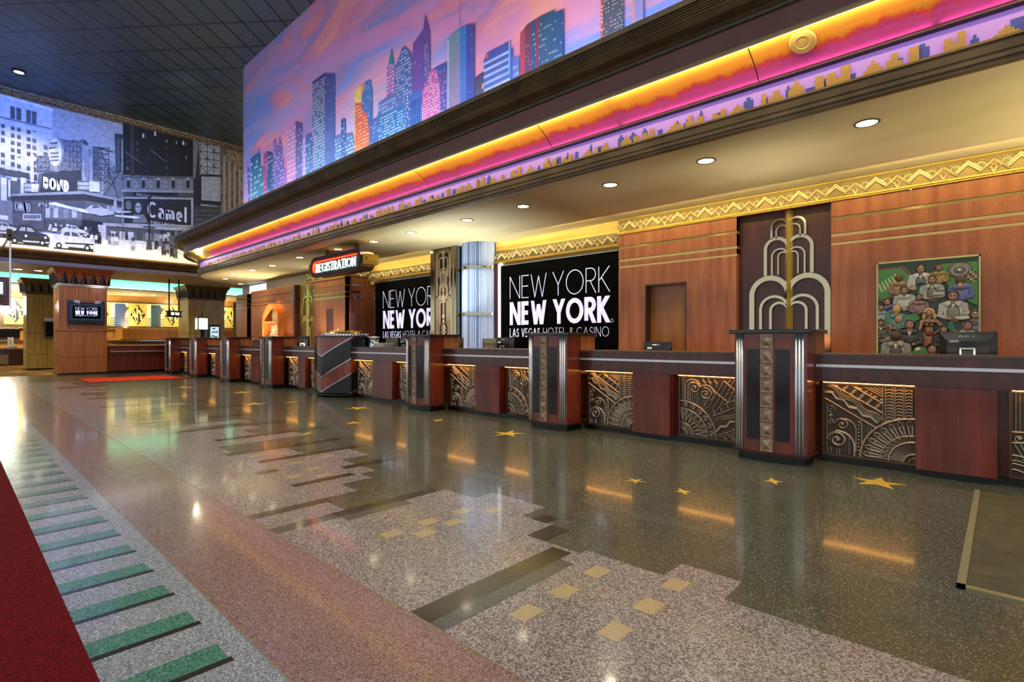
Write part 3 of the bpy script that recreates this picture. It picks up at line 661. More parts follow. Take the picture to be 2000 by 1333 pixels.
us = [4]+[XR-RR*(pi/2)*i/n_ for i in range(n_+1)]+[XR-RR*pi/2-1.2]
for a, c in zip(us, us[1:]): b.add([PS(c, 4.0), PS(a, 4.0), PS(a, 9.5), PS(c, 9.5)], [(0, 1, 2, 3)], 0, None, True)
for a, c in zip(us, us[1:]): b.add([PS(c, 4.0, -.2), PS(a, 4.0, -.2), PS(a, 9.5, -.2), PS(c, 9.5, -.2)], [(3, 2, 1, 0)], 1, None, False)
wm = b.build('wall_right', [m, M['white']]); tag(wm, kind='structure')
mb = MB(); LY = [0]
def z5(x, y):
    px, py = 440+x/3.174, y/3.174; px = max(px, 456)
    X, Z = onY(px, py, YM); return (max(X, -18.3), Z)
def z6(x, y): return onY(900+x/3.3333, y/3.3333, YM)
def bld(zz, pts, c, c2=None, win=None, wc=(.85, .85, .95), wn=(6, 14), wp=.6, ws=(.55, .5)):
    """pts: upper outline left->right in zoom pixels; goes down to the cornice."""
    LY[0] += 1; q = [zz(*p) for p in pts]; lo = 4.1
    poly = [(q[-1][0], lo)]+q[::-1]+[(q[0][0], lo)]; poly = poly[::-1]
    poly = [(q[0][0], lo), (q[-1][0], lo)]+q[::-1]
    hi = max(p[1] for p in q); ca, cb = lin(c), lin(c2 or c)
    cols = [tuple(cb[i]+(ca[i]-cb[i])*((p[1]-lo)/(hi-lo)) for i in range(3))+(1,) for p in poly]
    mb.flat(PS, poly, .004+LY[0]*.0003, 0, cols)
    if win:
        LY[0] += 1; x0, x1 = q[0][0], q[-1][0]; nx, nz = wn
        for i in range(nx):
            for j in range(nz):
                if random.random() > wp: continue
                xa = x0+(x1-x0)*(i+.5-ws[0]/2)/nx; xb = x0+(x1-x0)*(i+.5+ws[0]/2)/nx
                def ztop(xx):
                    for k_ in range(len(q)-1):
                        if q[k_][0] <= xx <= q[k_+1][0]+1e-6:
                            t_ = (xx-q[k_][0])/(q[k_+1][0]-q[k_][0]+1e-9); return q[k_][1]+(q[k_+1][1]-q[k_][1])*t_
                    return hi
                zt = min(ztop(xa), ztop(xb))-.04; zb = lo
                za = lo+(hi-lo)*(j+.5-ws[1]/2)/nz; zc = lo+(hi-lo)*(j+.5+ws[1]/2)/nz
                if zc > zt: continue
                k2 = random.uniform(.75, 1); c_ = tuple(v*k2 for v in lin(wc)[:3])+(1,)
                mb.flat(PS, [(xa, za), (xb, za), (xb, zc), (xa, zc)], .004+LY[0]*.0003, 0, c_)
B = bld
B(z5, [(52, 1040), (60, 1120), (78, 1125), (90, 1155), (98, 1155)], '5b6fb0', '6b80c0', 1, 'c0b0e0', (4, 10), .4)
B(z5, [(98, 1060), (140, 1030), (152, 1050)], '3f5ba6', '5a78c0', 1, 'a8bfe8', (5, 14), .5)
B(z5, [(158, 985), (185, 960), (205, 950), (209, 915), (213, 950), (220, 965), (222, 1030), (238, 1030)], '2f4f86', '5fb0c8', 1, 'b8e0ee', (7, 18), .5)
B(z5, [(238, 960), (258, 938), (266, 950)], '9c4a78', 'a06aa8', 1, 'd8a0b8', (3, 16), .4)
B(z5, [(262, 938), (292, 945), (297, 960)], '33457f', '4c7fb4', 1, '90b8e0', (4, 18), .4)
B(z5, [(298, 960), (302, 870), (314, 860), (320, 905), (332, 905), (335, 860), (340, 845), (346, 870), (354, 900), (358, 980), (365, 985)], '7b5aa6', '5b78c2', 1, 'c8c8f4', (8, 26), .5)
B(z5, [(365, 1040), (383, 1040)], 'a070b8', 'a080c8')
B(z5, [(384, 795), (430, 762), (436, 750), (440, 760)], 'b07cb4', 'c79ccc', 1, 'e6c8e6', (6, 24), .8, (.7, .35))
B(z5, [(438, 752), (480, 765)], '5c4c8e', '7c90cc', 1, 'a8b4e4', (4, 24), .4)
B(z5, [(480, 870), (505, 845)], 'b49ad6', 'd8dcf4', 1, '8090c8', (3, 20), .7)
B(z5, [(500, 840), (535, 820), (540, 850)], '4c5ca4', '6fa8d8', 1, 'b8d0f0', (4, 20), .4)
B(z5, [(683, 850), (700, 835), (740, 832), (790, 822), (802, 880)], '5572b8', '6cb8e0', 1, 'd8f0fa', (16, 22), .6, (.7, .4))
B(z5, [(720, 745), (735, 736), (748, 738), (750, 830)], '3c5894', '5a8cc4', 1, 'b0d4f0', (4, 24), .5)
B(z5, [(543, 510), (618, 455), (620, 455)], '4a3f78', '5aa0d4', 1, 'cfd6f4', (9, 46), .85, (.5, .6))
B(z5, [(619, 455), (683, 460)], '4b4590', '5f8cc8', 1, '7c90cc', (5, 40), .12)
B(z5, [(803, 600), (810, 555), (846, 530), (850, 525)], 'd8c070', 'e08a58', 1, 'fff0b0', (6, 42), .75, (.75, .35))
B(z5, [(846, 528), (885, 505), (888, 500)], 'e08a60', 'e0a060', 1, 'ffc890', (5, 40), .7, (.8, .35))
B(z5, [(850, 600), (862, 560), (870, 510), (906, 495), (908, 540), (915, 545)], '4a78b8', '5c60b0', 1, '90c0f0', (4, 40), .25)
B(z5, [(808, 640), (850, 640), (860, 700), (880, 700), (895, 800)], 'c85c58', 'e09060', 1, 'ffd0a0', (9, 30), .7, (.8, .3))
B(z5, [(915, 745), (945, 725), (965, 640), (968, 600)], '5c64a8', '4f88cc', 1, '90b8e8', (6, 24), .4)
B(z5, [(1005, 600), (1005, 420), (1016, 405), (1033, 300), (1048, 400), (1055, 430), (1056, 600)], '9c6cae', '7c6cc0', 1, 'f4d8f0', (7, 40), .7)
LY[0] += 1; mb.flat(PS, [z5(1014, 405), z5(1050, 400), z5(1034, 300)], .004+LY[0]*.0003, 0, lin('2f8494'))
B(z5, [(1060, 410), (1085, 345), (1098, 300), (1120, 292), (1158, 335), (1162, 370)], '5560a8', '5a8cd0', 1, 'dcecfa', (9, 44), .7, (.45, .5))
B(z5, [(1167, 275), (1232, 185), (1236, 140), (1247, 85), (1252, 130), (1262, 150), (1264, 180), (1272, 185), (1275, 300)], '6a4a94', '7c6ac0', 1, '9878c4', (4, 30), .15)
B(z5, [(1238, 250), (1268, 250)], '5c5098', '6c80c8', 1, 'c8b8ec', (4, 60), .6)
B(z5, [(955, 640), (1010, 600), (1060, 575), (1122, 650), (1125, 700)], '6672b4', '5fa0dc', 1, 'b4d8f4', (14, 26), .75, (.45, .6))
B(z5, [(955, 720), (1118, 650)], '3f78c0', '56b0e4', 1, 'e4f8ff', (14, 30), .7, (.6, .4))
B(z5, [(1152, 600), (1165, 578), (1226, 552), (1228, 560)], '4c6cc0', '68a8e4', 1, '2f4890', (6, 12), 1, (.4, .95))
B(z5, [(1283, 440), (1320, 415), (1376, 388), (1380, 400)], '46589c', '4f78c0', 1, '90a8e0', (8, 24), .4)
B(z5, [(1222, 660), (1226, 570), (1245, 530), (1265, 500), (1268, 450), (1290, 432), (1322, 438), (1326, 500), (1345, 545), (1352, 600)], 'b25ca0', 'd48cc8', 1, 'ffe0f0', (12, 40), .75, (.5, .5))
B(z5, [(1335, 460), (1378, 445)], '6a5098', '4e70b8', 1, 'a8a8e0', (5, 24), .5)
B(z5, [(1383, 250), (1415, 215), (1460, 180), (1500, 165)], '6f8ba0', 'a468a8', 1, '93a8b8', (10, 60), .1)
B(z5, [(1380, 640), (1384, 252), (1392, 250)], 'b0c0d0', '7088c8'); B(z5, [(1462, 180), (1500, 165)], '3f7cc8', '5c64b0'); B(z5, [(1500, 160), (1550, 155)], '4c4c98', '3f5cb0', 1, '8088c8', (4, 40), .1)
LY[0] += 1; mb.flat(PS, [z5(1458, 165), z5(1462, 165), z5(1460, -60)], .004+LY[0]*.0003, 0, lin('6a6aa0'))
B(z6, [(100, 510), (135, 480), (157, 470)], '4a4468', '76809c', 1, 'd8c8a0', (4, 10), .5)
B(z6, [(345, 380), (388, 366)], '5c6cb0', '6c88c8', 1, '8ea4dc', (4, 14), .7, (.9, .35))
B(z6, [(328, 325), (345, 312)], '3f5cac', '4c70bc')
B(z6, [(157, 400), (175, 350), (320, 275), (328, 272)], '44509c', '6c8cd0', 1, '9cb0e4', (3, 17), .95, (.98, .4))
LY[0] += 2; mb.flat(PS, [z6(172, 360), z6(185, 352), z6(185, 385), z6(172, 390)], .004+LY[0]*.0003, 0, lin('d05050'))
LY[0] += 1; mb.flat(PS, [z6(320, 275), z6(328, 272), z6(328, 480), z6(318, 490)][::-1], .004+LY[0]*.0003, 0, lin('64a8dc'))
B(z6, [(393, 240), (410, 205), (440, 165), (480, 140), (515, 120)], '6a3a54', '44508c', 1, 'e8d0a0', (10, 26), .3, (.25, .25))
B(z6, [(393, 240), (398, 215), (410, 205), (425, 190)], '9a4450', 'a05070'); B(z6, [(470, 150), (500, 130)], '2f4c74', '3a5c94', 1, 'd8d8b0', (3, 24), .3, (.3, .3)); B(z6, [(497, 132), (517, 118)], '84344c', '6c3c70')
B(z6, [(605, 95), (674, 68), (677, 68)], '2c4c78', '3a5c94', 1, '90a8c8', (6, 22), .5, (.5, .35))
B(z6, [(515, 118), (618, 70), (620, 70)], '31506c', '3c5a8c', 1, 'd8e0c8', (10, 24), .35, (.3, .3))
B(z6, [(920, -160), (1060, -200), (1064, -200)], '4c4458', '46607c', 1, 'e8e4c8', (10, 40), .55, (.35, .3))
B(z6, [(920, -160), (934, -165)], 'a8483c', 'b05844', 1, 'ffd0a0', (1, 40), .6)
B(z6, [(1125, -260), (1137, -265)], 'd07850', 'c88888'); B(z6, [(1137, -265), (1195, -290)], '8478b8', '7a90cc'); 
mo = mb.build('skyline_mural', M['paint']); tag(mo, 'painted city skyline on the pink and violet sunset wall above the canopy', 'mural')

# ------------------------------------------------------------------ canopy over the front desk
CC = (-17.2, 8.3)
def path(R, x1=2.2, n=26, straight=10):
    p = [(x1+(CC[0]-x1)*i/straight, CC[1]-R) for i in range(straight)]
    p += [(CC[0]-R*sin(pi/2*i/n), CC[1]-R*cos(pi/2*i/n)) for i in range(n+1)]
    p += [(CC[0]-R, CC[1]+1.2)]
    return p
def sweep(mb, prof, m=0, x1=2.2, smooth=False, closed=False):
    """prof: [(Y on the straight run, z)]"""
    ps = [path(CC[1]-y, x1) for y, z in prof]; n = len(ps[0])
    vs = [(p[0], p[1], prof[k][1]) for k, pp in enumerate(ps) for p in pp]
    fs = []
    kk = len(prof)
    for k in range(kk if closed else kk-1):
        k2 = (k+1) % kk
        for i in range(n-1): fs.append((k*n+i, k*n+i+1, k2*n+i+1, k2*n+i))
    mb.add(vs, fs, m, None, smooth)
    return mb
can = thing('front_desk_canopy', 'long canopy above the front desk with glowing orange pink cove and little gold skyline', 'canopy', (-9, 5.2, 3.2))
lip = [(4.74, 4.02), (4.70, 4.04), (4.60, 4.055), (4.56, 4.08)]
for k in range(5): lip += [(4.556-.004*k, 4.085+.022*k), (4.530-.004*k, 4.092+.022*k), (4.530-.004*k, 4.102+.022*k), (4.552-.004*k, 4.105+.022*k)]
lip += [(4.50, 4.20), (4.50, 4.255), (4.53, 4.265), (6.14, 4.27)]
b = MB(); sweep(b, lip); b.build('cornice', M['trim'], can)
b = MB(); sweep(b, [(4.76, 3.985), (4.735, 3.99), (4.735, 4.015), (4.76, 4.02)]); b.build('pewter_bead', M['trim_light'], can)
b = MB(); sweep(b, [(4.765, 3.795), (4.765, 4.0)][::1]); sweep(b, [(4.79, 3.795), (4.765, 3.795)]); b.build('fascia_board', M['fascia'], can)
b = MB(); sweep(b, [(4.79, 3.775), (4.755, 3.775), (4.755, 3.80), (4.79, 3.80)]); b.build('green_bead', mat('olive_bead', (.42, .42, .25), .4), can)
# LED line only along the coloured part
b = MB(); b.box(-16.9, 2.2, 4.791, 4.804, 3.774, 3.784); b.build('light_strip', M['led_yellow'], can)
# cove panel: yellow and magenta glow with cutout shadows painted into its colour
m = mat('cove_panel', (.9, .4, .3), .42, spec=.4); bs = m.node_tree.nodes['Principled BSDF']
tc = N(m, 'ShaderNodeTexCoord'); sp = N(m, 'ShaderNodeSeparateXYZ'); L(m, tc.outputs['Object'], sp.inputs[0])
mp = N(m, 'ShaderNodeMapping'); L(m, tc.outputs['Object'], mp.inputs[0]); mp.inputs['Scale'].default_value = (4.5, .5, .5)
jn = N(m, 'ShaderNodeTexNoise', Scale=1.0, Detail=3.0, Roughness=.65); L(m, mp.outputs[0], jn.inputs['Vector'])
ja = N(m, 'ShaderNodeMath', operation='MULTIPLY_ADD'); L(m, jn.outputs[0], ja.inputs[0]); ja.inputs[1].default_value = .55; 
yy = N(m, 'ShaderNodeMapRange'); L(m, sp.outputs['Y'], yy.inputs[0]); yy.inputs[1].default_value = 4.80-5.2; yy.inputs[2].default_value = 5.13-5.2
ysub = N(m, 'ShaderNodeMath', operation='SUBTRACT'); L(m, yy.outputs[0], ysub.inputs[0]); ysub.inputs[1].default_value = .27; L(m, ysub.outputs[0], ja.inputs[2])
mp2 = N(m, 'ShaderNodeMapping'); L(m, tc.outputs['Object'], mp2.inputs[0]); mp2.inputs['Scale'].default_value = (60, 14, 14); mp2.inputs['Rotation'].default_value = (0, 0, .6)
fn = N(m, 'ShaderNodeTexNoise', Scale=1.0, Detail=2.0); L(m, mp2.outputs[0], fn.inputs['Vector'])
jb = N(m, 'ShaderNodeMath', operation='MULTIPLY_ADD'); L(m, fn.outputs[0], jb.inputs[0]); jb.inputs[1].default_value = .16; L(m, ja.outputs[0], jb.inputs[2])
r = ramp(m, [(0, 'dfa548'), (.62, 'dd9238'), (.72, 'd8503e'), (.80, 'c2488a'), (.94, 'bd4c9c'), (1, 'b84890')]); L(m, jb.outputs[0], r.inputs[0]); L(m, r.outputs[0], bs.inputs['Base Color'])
def straight_panel(mb, prof, x0, x1, m=0, n=1, smooth=False):
    for (ya, za), (yb, zb) in zip(prof, prof[1:]): mb.add([(x0, ya, za), (x1, ya, za), (x1, yb, zb), (x0, yb, zb)], [(3, 2, 1, 0)], m, None, smooth)
covep = [(4.79, 3.80), (4.84, 3.795), (4.94, 3.745), (5.04, 3.68), (5.13, 3.60)]
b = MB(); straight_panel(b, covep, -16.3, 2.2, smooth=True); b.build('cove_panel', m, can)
b = MB()
for yy0 in (.0,):
    for x in [-16.3+2.44*i for i in range(8)]: straight_panel(b, [(y, z-.0015) for y, z in covep], x, x+.008)
b.build('panel_joint', M['black'], can)
b = MB(); sweep(b, [(y, z+.004) for y, z in covep], x1=-16.3, smooth=True); b.build('end_cove', M['olivewood'], can)
b = MB(); sweep(b, [(5.13, 3.60), (5.12, 3.59), (5.12, 3.575), (5.19, 3.572)]); b.build('cove_stop', mat('maroon_bead', (.22, .07, .05), .4), can)
# violet band
mv = mat('violet_band', (.70, .56, .86), .55, spec=.3, emit=(.62, .44, .84), es=.33)
b = MB(); sweep(b, [(5.185, 3.575), (5.185, 3.36)]); b.build('skyline_band', mv, can)
b = MB(); sweep(b, [(5.185, 3.375), (5.12, 3.375), (5.115, 3.355), (5.13, 3.345), (5.13, 3.28), (5.14, 3.27), (5.14, 3.235), (5.155, 3.225), (5.155, 3.205), (5.19, 3.198), (5.22, 3.2)]); b.build('lower_trim', M['trim'], can)
b = MB(); sweep(b, [(5.149, 3.232), (5.149, 3.228)]); b.build('pewter_line', M['trim_light'], can)
# blue towers on the band (one pattern mesh) and raised gold cut-outs
rb = random.Random(11); b = MB(); x = 1.6
while x > -17:
    w = rb.uniform(.03, .09); h = rb.uniform(.04, .12); b.box(x-w, x, 5.178, 5.184, 3.36, 3.375+h)
    if rb.random() < .4: b.box(x-w*.7, x-w*.3, 5.178, 5.184, 3.375+h, 3.375+h+.03)
    x -= w+rb.uniform(.04, .22)
b.build('blue_skyline', mat('blue_paint', (.22, .30, .72), .5), can)
def cut(kind, w, h):
    if kind == 0: return [(0, 0), (w, 0), (w, h), (0, h)]
    if kind == 1: return [(0, 0), (w, 0), (w, h*.45), (w*.72, h*.45), (w*.72, h), (w*.3, h), (w*.3, h*.6), (0, h*.6)]
    if kind == 2: return [(0, 0), (w, 0), (w, h*.5), (w*.85, h*.58), (w*.75, h*.75), (w*.58, h*.84), (w*.52, h*1.25), (w*.48, h*1.25), (w*.42, h*.84), (w*.25, h*.75), (w*.15, h*.58), (0, h*.5)]
    if kind == 3: return [(0, 0), (w, 0), (w, h), (w*.62, h), (w*.62, h*.45), (w*.4, h*.45), (w*.4, h*.8), (0, h*.8)]
    if kind == 4: return [(0, 0), (w, 0), (w, h*.4), (w*.8, h*.4), (w*.8, h*.7), (w*.6, h*.7), (w*.6, h), (w*.42, h), (w*.42, h*.7), (w*.2, h*.7), (w*.2, h*.4), (0, h*.4)]
    return [(0, 0), (w, 0), (w, h*.8), (w*.75, h), (w*.25, h), (0, h*.8)]
x = 1.5; k = 0; far = MB()
while x > -17.1:
    kind = [0, 1, 4, 3, 0, 2, 1, 5, 4, 3][k % 10]; w = {0: .05, 1: .09, 2: .10, 3: .12, 4: .13, 5: .04}[kind]*rb.uniform(1.0, 1.5); h = rb.uniform(.075, .15)*(1.15 if kind == 2 else 1)
    poly = [(x-w+a, 3.374+c) for a, c in cut(kind, w, h)]
    if k < 100 and x > -11.5:
        b = MB(); b.slab(PY(5.165), poly, 0, .008); b.build('skyline_cutout', M['goldcut'], can)
    else: far.slab(PY(5.165), poly, 0, .008)
    k += 1; x -= w+rb.choice([.02, .04, .09, .15])
fo = far.build('skyline_cutouts', M['goldcut'], can); fo['kind'] = 'stuff'
for k in range(7):
    xk = 1.0-2.75*k
    light('AREA', 'cove_led_run', (xk, 4.802, 3.768), 5.0, (1, .80, .35), 2.7, target=(xk, 5.06, 3.65), size_y=.02)
    light('AREA', 'cove_pink_tube', (xk, 5.118, 3.588), 1.5, (1, .35, .6), 2.7, target=(xk, 4.9, 3.72), size_y=.015)
# end cove lamp
b = MB(); ax_, ay_ = CC[0]-3.33*sin(.12)-.1, CC[1]-3.33*cos(.12); b.lathe(-17.0, 4.96, [(.001, 3.70), (.06, 3.705), (.07, 3.72)], 16); b.build('end_lamp', M['lamp'], can)
light('POINT', 'end_cove_lamp', (-17.0, 4.9, 3.66), 9, (1, .95, .7), .05)
# soffit ceiling
trim = path(CC[1]-5.20); b = MB()
poly = [(2.2, 9.2)]+[(p[0], p[1]) for p in trim]
poly = poly[:-1]+[(CC[0]-(CC[1]-5.2), 9.2)]
b.add([(x, y, 3.2) for x, y in poly], [list(range(len(poly)))]); so = b.build('ceiling', M['soffit']); tag(so, kind='structure')
# loudspeaker in the cove
u0 = (1565-1000)/F; sd = 4.9/(CX-u0*SX); sxp = sd*(SX+u0*CX); sz = 3.752
b = MB(); nrm_ = (0, -.55, -.835)
def disc(r0, z_, col=0):
    vs = []
    for k in range(28):
        a = 2*pi*k/28; vs.append((sxp+r0*cos(a), 4.945+r0*sin(a)*.83-z_*.55, 3.735-r0*sin(a)*.55-z_*.83))
    return vs
v0 = disc(.105, .004); v1 = disc(.095, .016); v2 = disc(.055, .016); v3 = disc(.05, .010)
b.add(v0+v1+v2+v3, [(i, (i+1) % 28, 28+(i+1) % 28, 28+i) for i in range(28)]+[(28+i, 28+(i+1) % 28, 56+(i+1) % 28, 56+i) for i in range(28)]+[(56+i, 56+(i+1) % 28, 84+(i+1) % 28, 84+i) for i in range(28)]+[[84+i for i in range(28)]])
b.build('ceiling_speaker', mat('speaker_cream', (.78, .66, .42), .5), can)

# recessed downlights in the soffit
dl = [(1693, 240), (1379, 314), (1192, 361), (1022, 403), (912, 430), (803, 455), (730, 472), (660, 487), (585, 503), (532, 519), (493, 528), (455, 536), (440, 545), (470, 555), (517, 561)]
words = ['nearest and largest, at right', 'second from the right', 'third from the right, beside the gold frieze end', 'fourth from the right, above the left end of the big screen', 'fifth from the right, above the glowing column', 'just right of the registration sign',
         'above the right end of the registration sign', 'above the left end of the registration sign', 'left of the registration sign', 'second left of the registration sign', 'third left of the registration sign', 'fourth left of the registration sign, at the rounded end', 'at the far rounded end, leftmost', 'near the far end above the curtain', 'above the light slot behind the arch wall']
for i, (px, py) in enumerate(dl):
    u0 = (px-1000)/F; d = 2.0*F/(666.7-py); x, y = d*(SX+u0*CX), d*(CX-u0*SX)
    t = thing('recessed_downlight', 'round soffit downlight, '+words[i], 'downlight', (x, y, 3.2), 'soffit downlights')
    b = MB(); b.lathe(x, y, [(.105, 3.2), (.105, 3.192), (.085, 3.190), (.082, 3.2)], 28); b.build('trim_ring', M['trim'], t)
    b = MB(); b.lathe(x, y, [(.001, 3.1955), (.083, 3.1955)], 28); b.build('lamp_disc', M['lamp'], t)
    light('SPOT', 'downlight_beam', (x, y, 3.18), 85 if i < 9 else 60, (1, .86, .60), .07, target=(x, y, 0), spot=125, blend=.7)

# ------------------------------------------------------------------ relief height fields
def ridge(H, U, V, pts, w, h, prof=1):
    d = np.full(U.shape, 9.0)
    for a, c in zip(pts, pts[1:]):
        ax, ay = a; bx, by = c; dx, dy = bx-ax, by-ay; L2 = dx*dx+dy*dy+1e-12
        t = np.clip(((U-ax)*dx+(V-ay)*dy)/L2, 0, 1); d = np.minimum(d, np.hypot(U-ax-t*dx, V-ay-t*dy))
    k = np.clip(1-(d/(w/2))**2, 0, 1)**.5*h
    return np.maximum(H, k)
def dome(H, U, V, cx, cy, rx, h, ry=None):
    ry = ry or rx; q = ((U-cx)/rx)**2+((V-cy)/ry)**2
    return np.maximum(H, np.where(q < 1, h*np.sqrt(np.clip(1-q, 0, 1)), 0))
def spiral(cx, cy, r, turns, a0, sgn=1, n=40): return [(cx+r*(1-i/n*.85)*cos(a0+sgn*2*pi*turns*i/n), cy+r*(1-i/n*.85)*sin(a0+sgn*2*pi*turns*i/n)) for i in range(n+1)]
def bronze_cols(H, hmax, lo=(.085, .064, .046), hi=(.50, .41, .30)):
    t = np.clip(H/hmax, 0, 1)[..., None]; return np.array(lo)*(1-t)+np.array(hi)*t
def zig(p0, p1, n, amp, square=False):
    out = []; dx, dy = p1[0]-p0[0], p1[1]-p0[1]; L_ = math.hypot(dx, dy); nx, ny = -dy/L_, dx/L_
    for i in range(n+1):
        s = 1 if i % 2 else -1; out.append((p0[0]+dx*i/n+nx*amp*s, p0[1]+dy*i/n+ny*amp*s))
    return out
def wave(p0, p1, n, amp, off=0, m_=50):
    dx, dy = p1[0]-p0[0], p1[1]-p0[1]; L_ = math.hypot(dx, dy); nx, ny = -dy/L_, dx/L_
    return [(p0[0]+dx*t+nx*(off+amp*sin(2*pi*n*t)), p0[1]+dy*t+ny*(off+amp*sin(2*pi*n*t))) for t in [i/m_ for i in range(m_+1)]]
NG = 210; uu = np.linspace(0, 1, NG); U, V = np.meshgrid(uu, uu)
rngn = np.random.RandomState(3)
def panelA():
    H = np.zeros_like(U); A_ = lambda cx, cy, r, a0, a1: arc(cx, cy, r, r, a0, a1, 30)
    R = np.hypot(U-1, V); TH = np.arctan2(V, 1-U)
    upper = np.zeros_like(U)
    # columns
    for x in (.665, .69, .775, .795, .88, .90, .975): upper = ridge(upper, U, V, [(x, .40), (x, 1)], .016, .6)
    for x in (.733, .838, .94):
        for j in range(14): y = .45+.042*j; upper = ridge(upper, U, V, arc(x, y-.012, .032, .022, 20, 160, 8), .014, .75)
    # upper left diagonals
    D = np.zeros_like(U)
    for a, c in [((.08, 1.0), (.655, .64)), ((.28, 1.02), (.655, .77)), ((0, .79), (.56, .44))]: D = ridge(D, U, V, [a, c], .022, .85)
    for i in range(12):
        t = i/11; x = .13+.5*t; y = .985-.31*t; 
        if i % 2 == 0: D = ridge(D, U, V, [(x+.01, y+.0), (x+.075, y+.085)], .045, .45)
    for i in range(6): D = dome(D, U, V, .37+.055*i, .985-.034*i, .016, .9)
    for i in range(5): D = ridge(D, U, V, [(.40+.05*i, 1.02), (.655, .86+.035*i)], .014, .5)
    for o in (-.026, 0, .026): D = ridge(D, U, V, wave((.04, 1.0), (.64, .53), 2.5, .022, o), .015, .9)
    st = [(0, .885), (.08, .885), (.13, .80), (.22, .785), (.28, .69), (.38, .675), (.44, .585), (.53, .575), (.60, .50)]
    D = ridge(D, U, V, st, .038, .6); D = ridge(D, U, V, [(x, y-.012) for x, y in st], .014, .85)
    D = np.where(U < .66, D, 0)
    E_ = np.zeros_like(U)
    for i in range(7): E_ = ridge(E_, U, V, [(.10+.03*i+.28, .0), (.10+.03*i+.28, .60-.02*i)], .012, .4) if i > 3 else E_
    E_ = ridge(E_, U, V, spiral(.145, .20, .125, 1.5, pi, -1), .036, .9)
    E_ = ridge(E_, U, V, A_(.145, .13, .20, 0, 95)+[], .034, .85); E_ = ridge(E_, U, V, [(.345, .13), (.345, 0)], .034, .85)
    E_ = ridge(E_, U, V, spiral(.205, .43, .09, 1.4, pi, -1), .026, .8); E_ = ridge(E_, U, V, A_(.21, .36, .155, -10, 80)+[], .022, .7); E_ = ridge(E_, U, V, [(.365, .34), (.365, .06)], .02, .7)
    E_ = ridge(E_, U, V, [(.41, .50), (.43, .44), (.43, 0)], .022, .75)
    for j in range(10): E_ = dome(E_, U, V, .395, .48-.05*j, .014, .7)
    for cx, cy, r in [(.075, .64, .045), (.065, .46, .033), (.065, .55, .02)]: E_ = ridge(E_, U, V, A_(cx, cy, r, 0, 360), .013, .7); E_ = dome(E_, U, V, cx, cy, .014, .9)
    E_ = dome(E_, U, V, .145, .20, .02, 1); E_ = dome(E_, U, V, .205, .43, .018, 1)
    for j in range(14): a = 2*pi*j/14; E_ = dome(E_, U, V, .145+.088*cos(a), .20+.088*sin(a), .011, .7)
    for j in range(7): E_ = dome(E_, U, V, .285-.01*j*0, .02+.035*j, .012, .8)
    for x in (.04, .075, .14, .17): E_ = ridge(E_, U, V, [(x, 0), (x, .075)], .013, .6)
    for x in (.02, .02): E_ = ridge(E_, U, V, [(x, 0), (x, .72)], .01, .5)
    belowdiag = V < .79-.625*U
    H = np.where(U > .66, upper, np.where(belowdiag, E_, D)); H = ridge(H, U, V, [(0, .79), (.58, .43)], .022, .85)
    SB = np.zeros_like(U)
    for r, w, h in [(.585, .036, .95), (.36, .022, .85), (.275, .036, .9), (.115, .03, .9), (.06, .02, .6)]: SB = ridge(SB, U, V, A_(1, 0, r, 90, 180), w, h)
    for k in range(8):
        a = pi/2+pi/2*(k+.5)/8; da = .062
        for o, h in ((da, .8), (da*.52, .7)):
            r1 = .50 if o == da else .47; pts = [(1+.375*cos(a-o*.8), .375*sin(a-o*.8)), (1+r1*cos(a-o), r1*sin(a-o))]
            pts += [(1+(r1+.055*sin(pi*i/8)*(o/da))*cos(a-o+2*o*i/8), (r1+.055*sin(pi*i/8)*(o/da))*sin(a-o+2*o*i/8)) for i in range(9)]
            pts += [(1+.375*cos(a+o*.8), .375*sin(a+o*.8))]; SB = ridge(SB, U, V, pts, .016, h)
        a2 = a
        SB = ridge(SB, U, V, [(1+.30*cos(a2-.06), .30*sin(a2-.06)), (1+.335*cos(a2-.05), .335*sin(a2-.05)), (1+.347*cos(a2), .347*sin(a2)), (1+.335*cos(a2+.05), .335*sin(a2+.05)), (1+.30*cos(a2+.06), .30*sin(a2+.06))], .014, .7)
    for k in range(12): a = pi/2+pi/2*(k+.5)/12; SB = ridge(SB, U, V, [(1+.13*cos(a), .13*sin(a)), (1+.255*cos(a), .255*sin(a))], .012, .6)
    H = np.where(R < .60, SB, H)
    return H
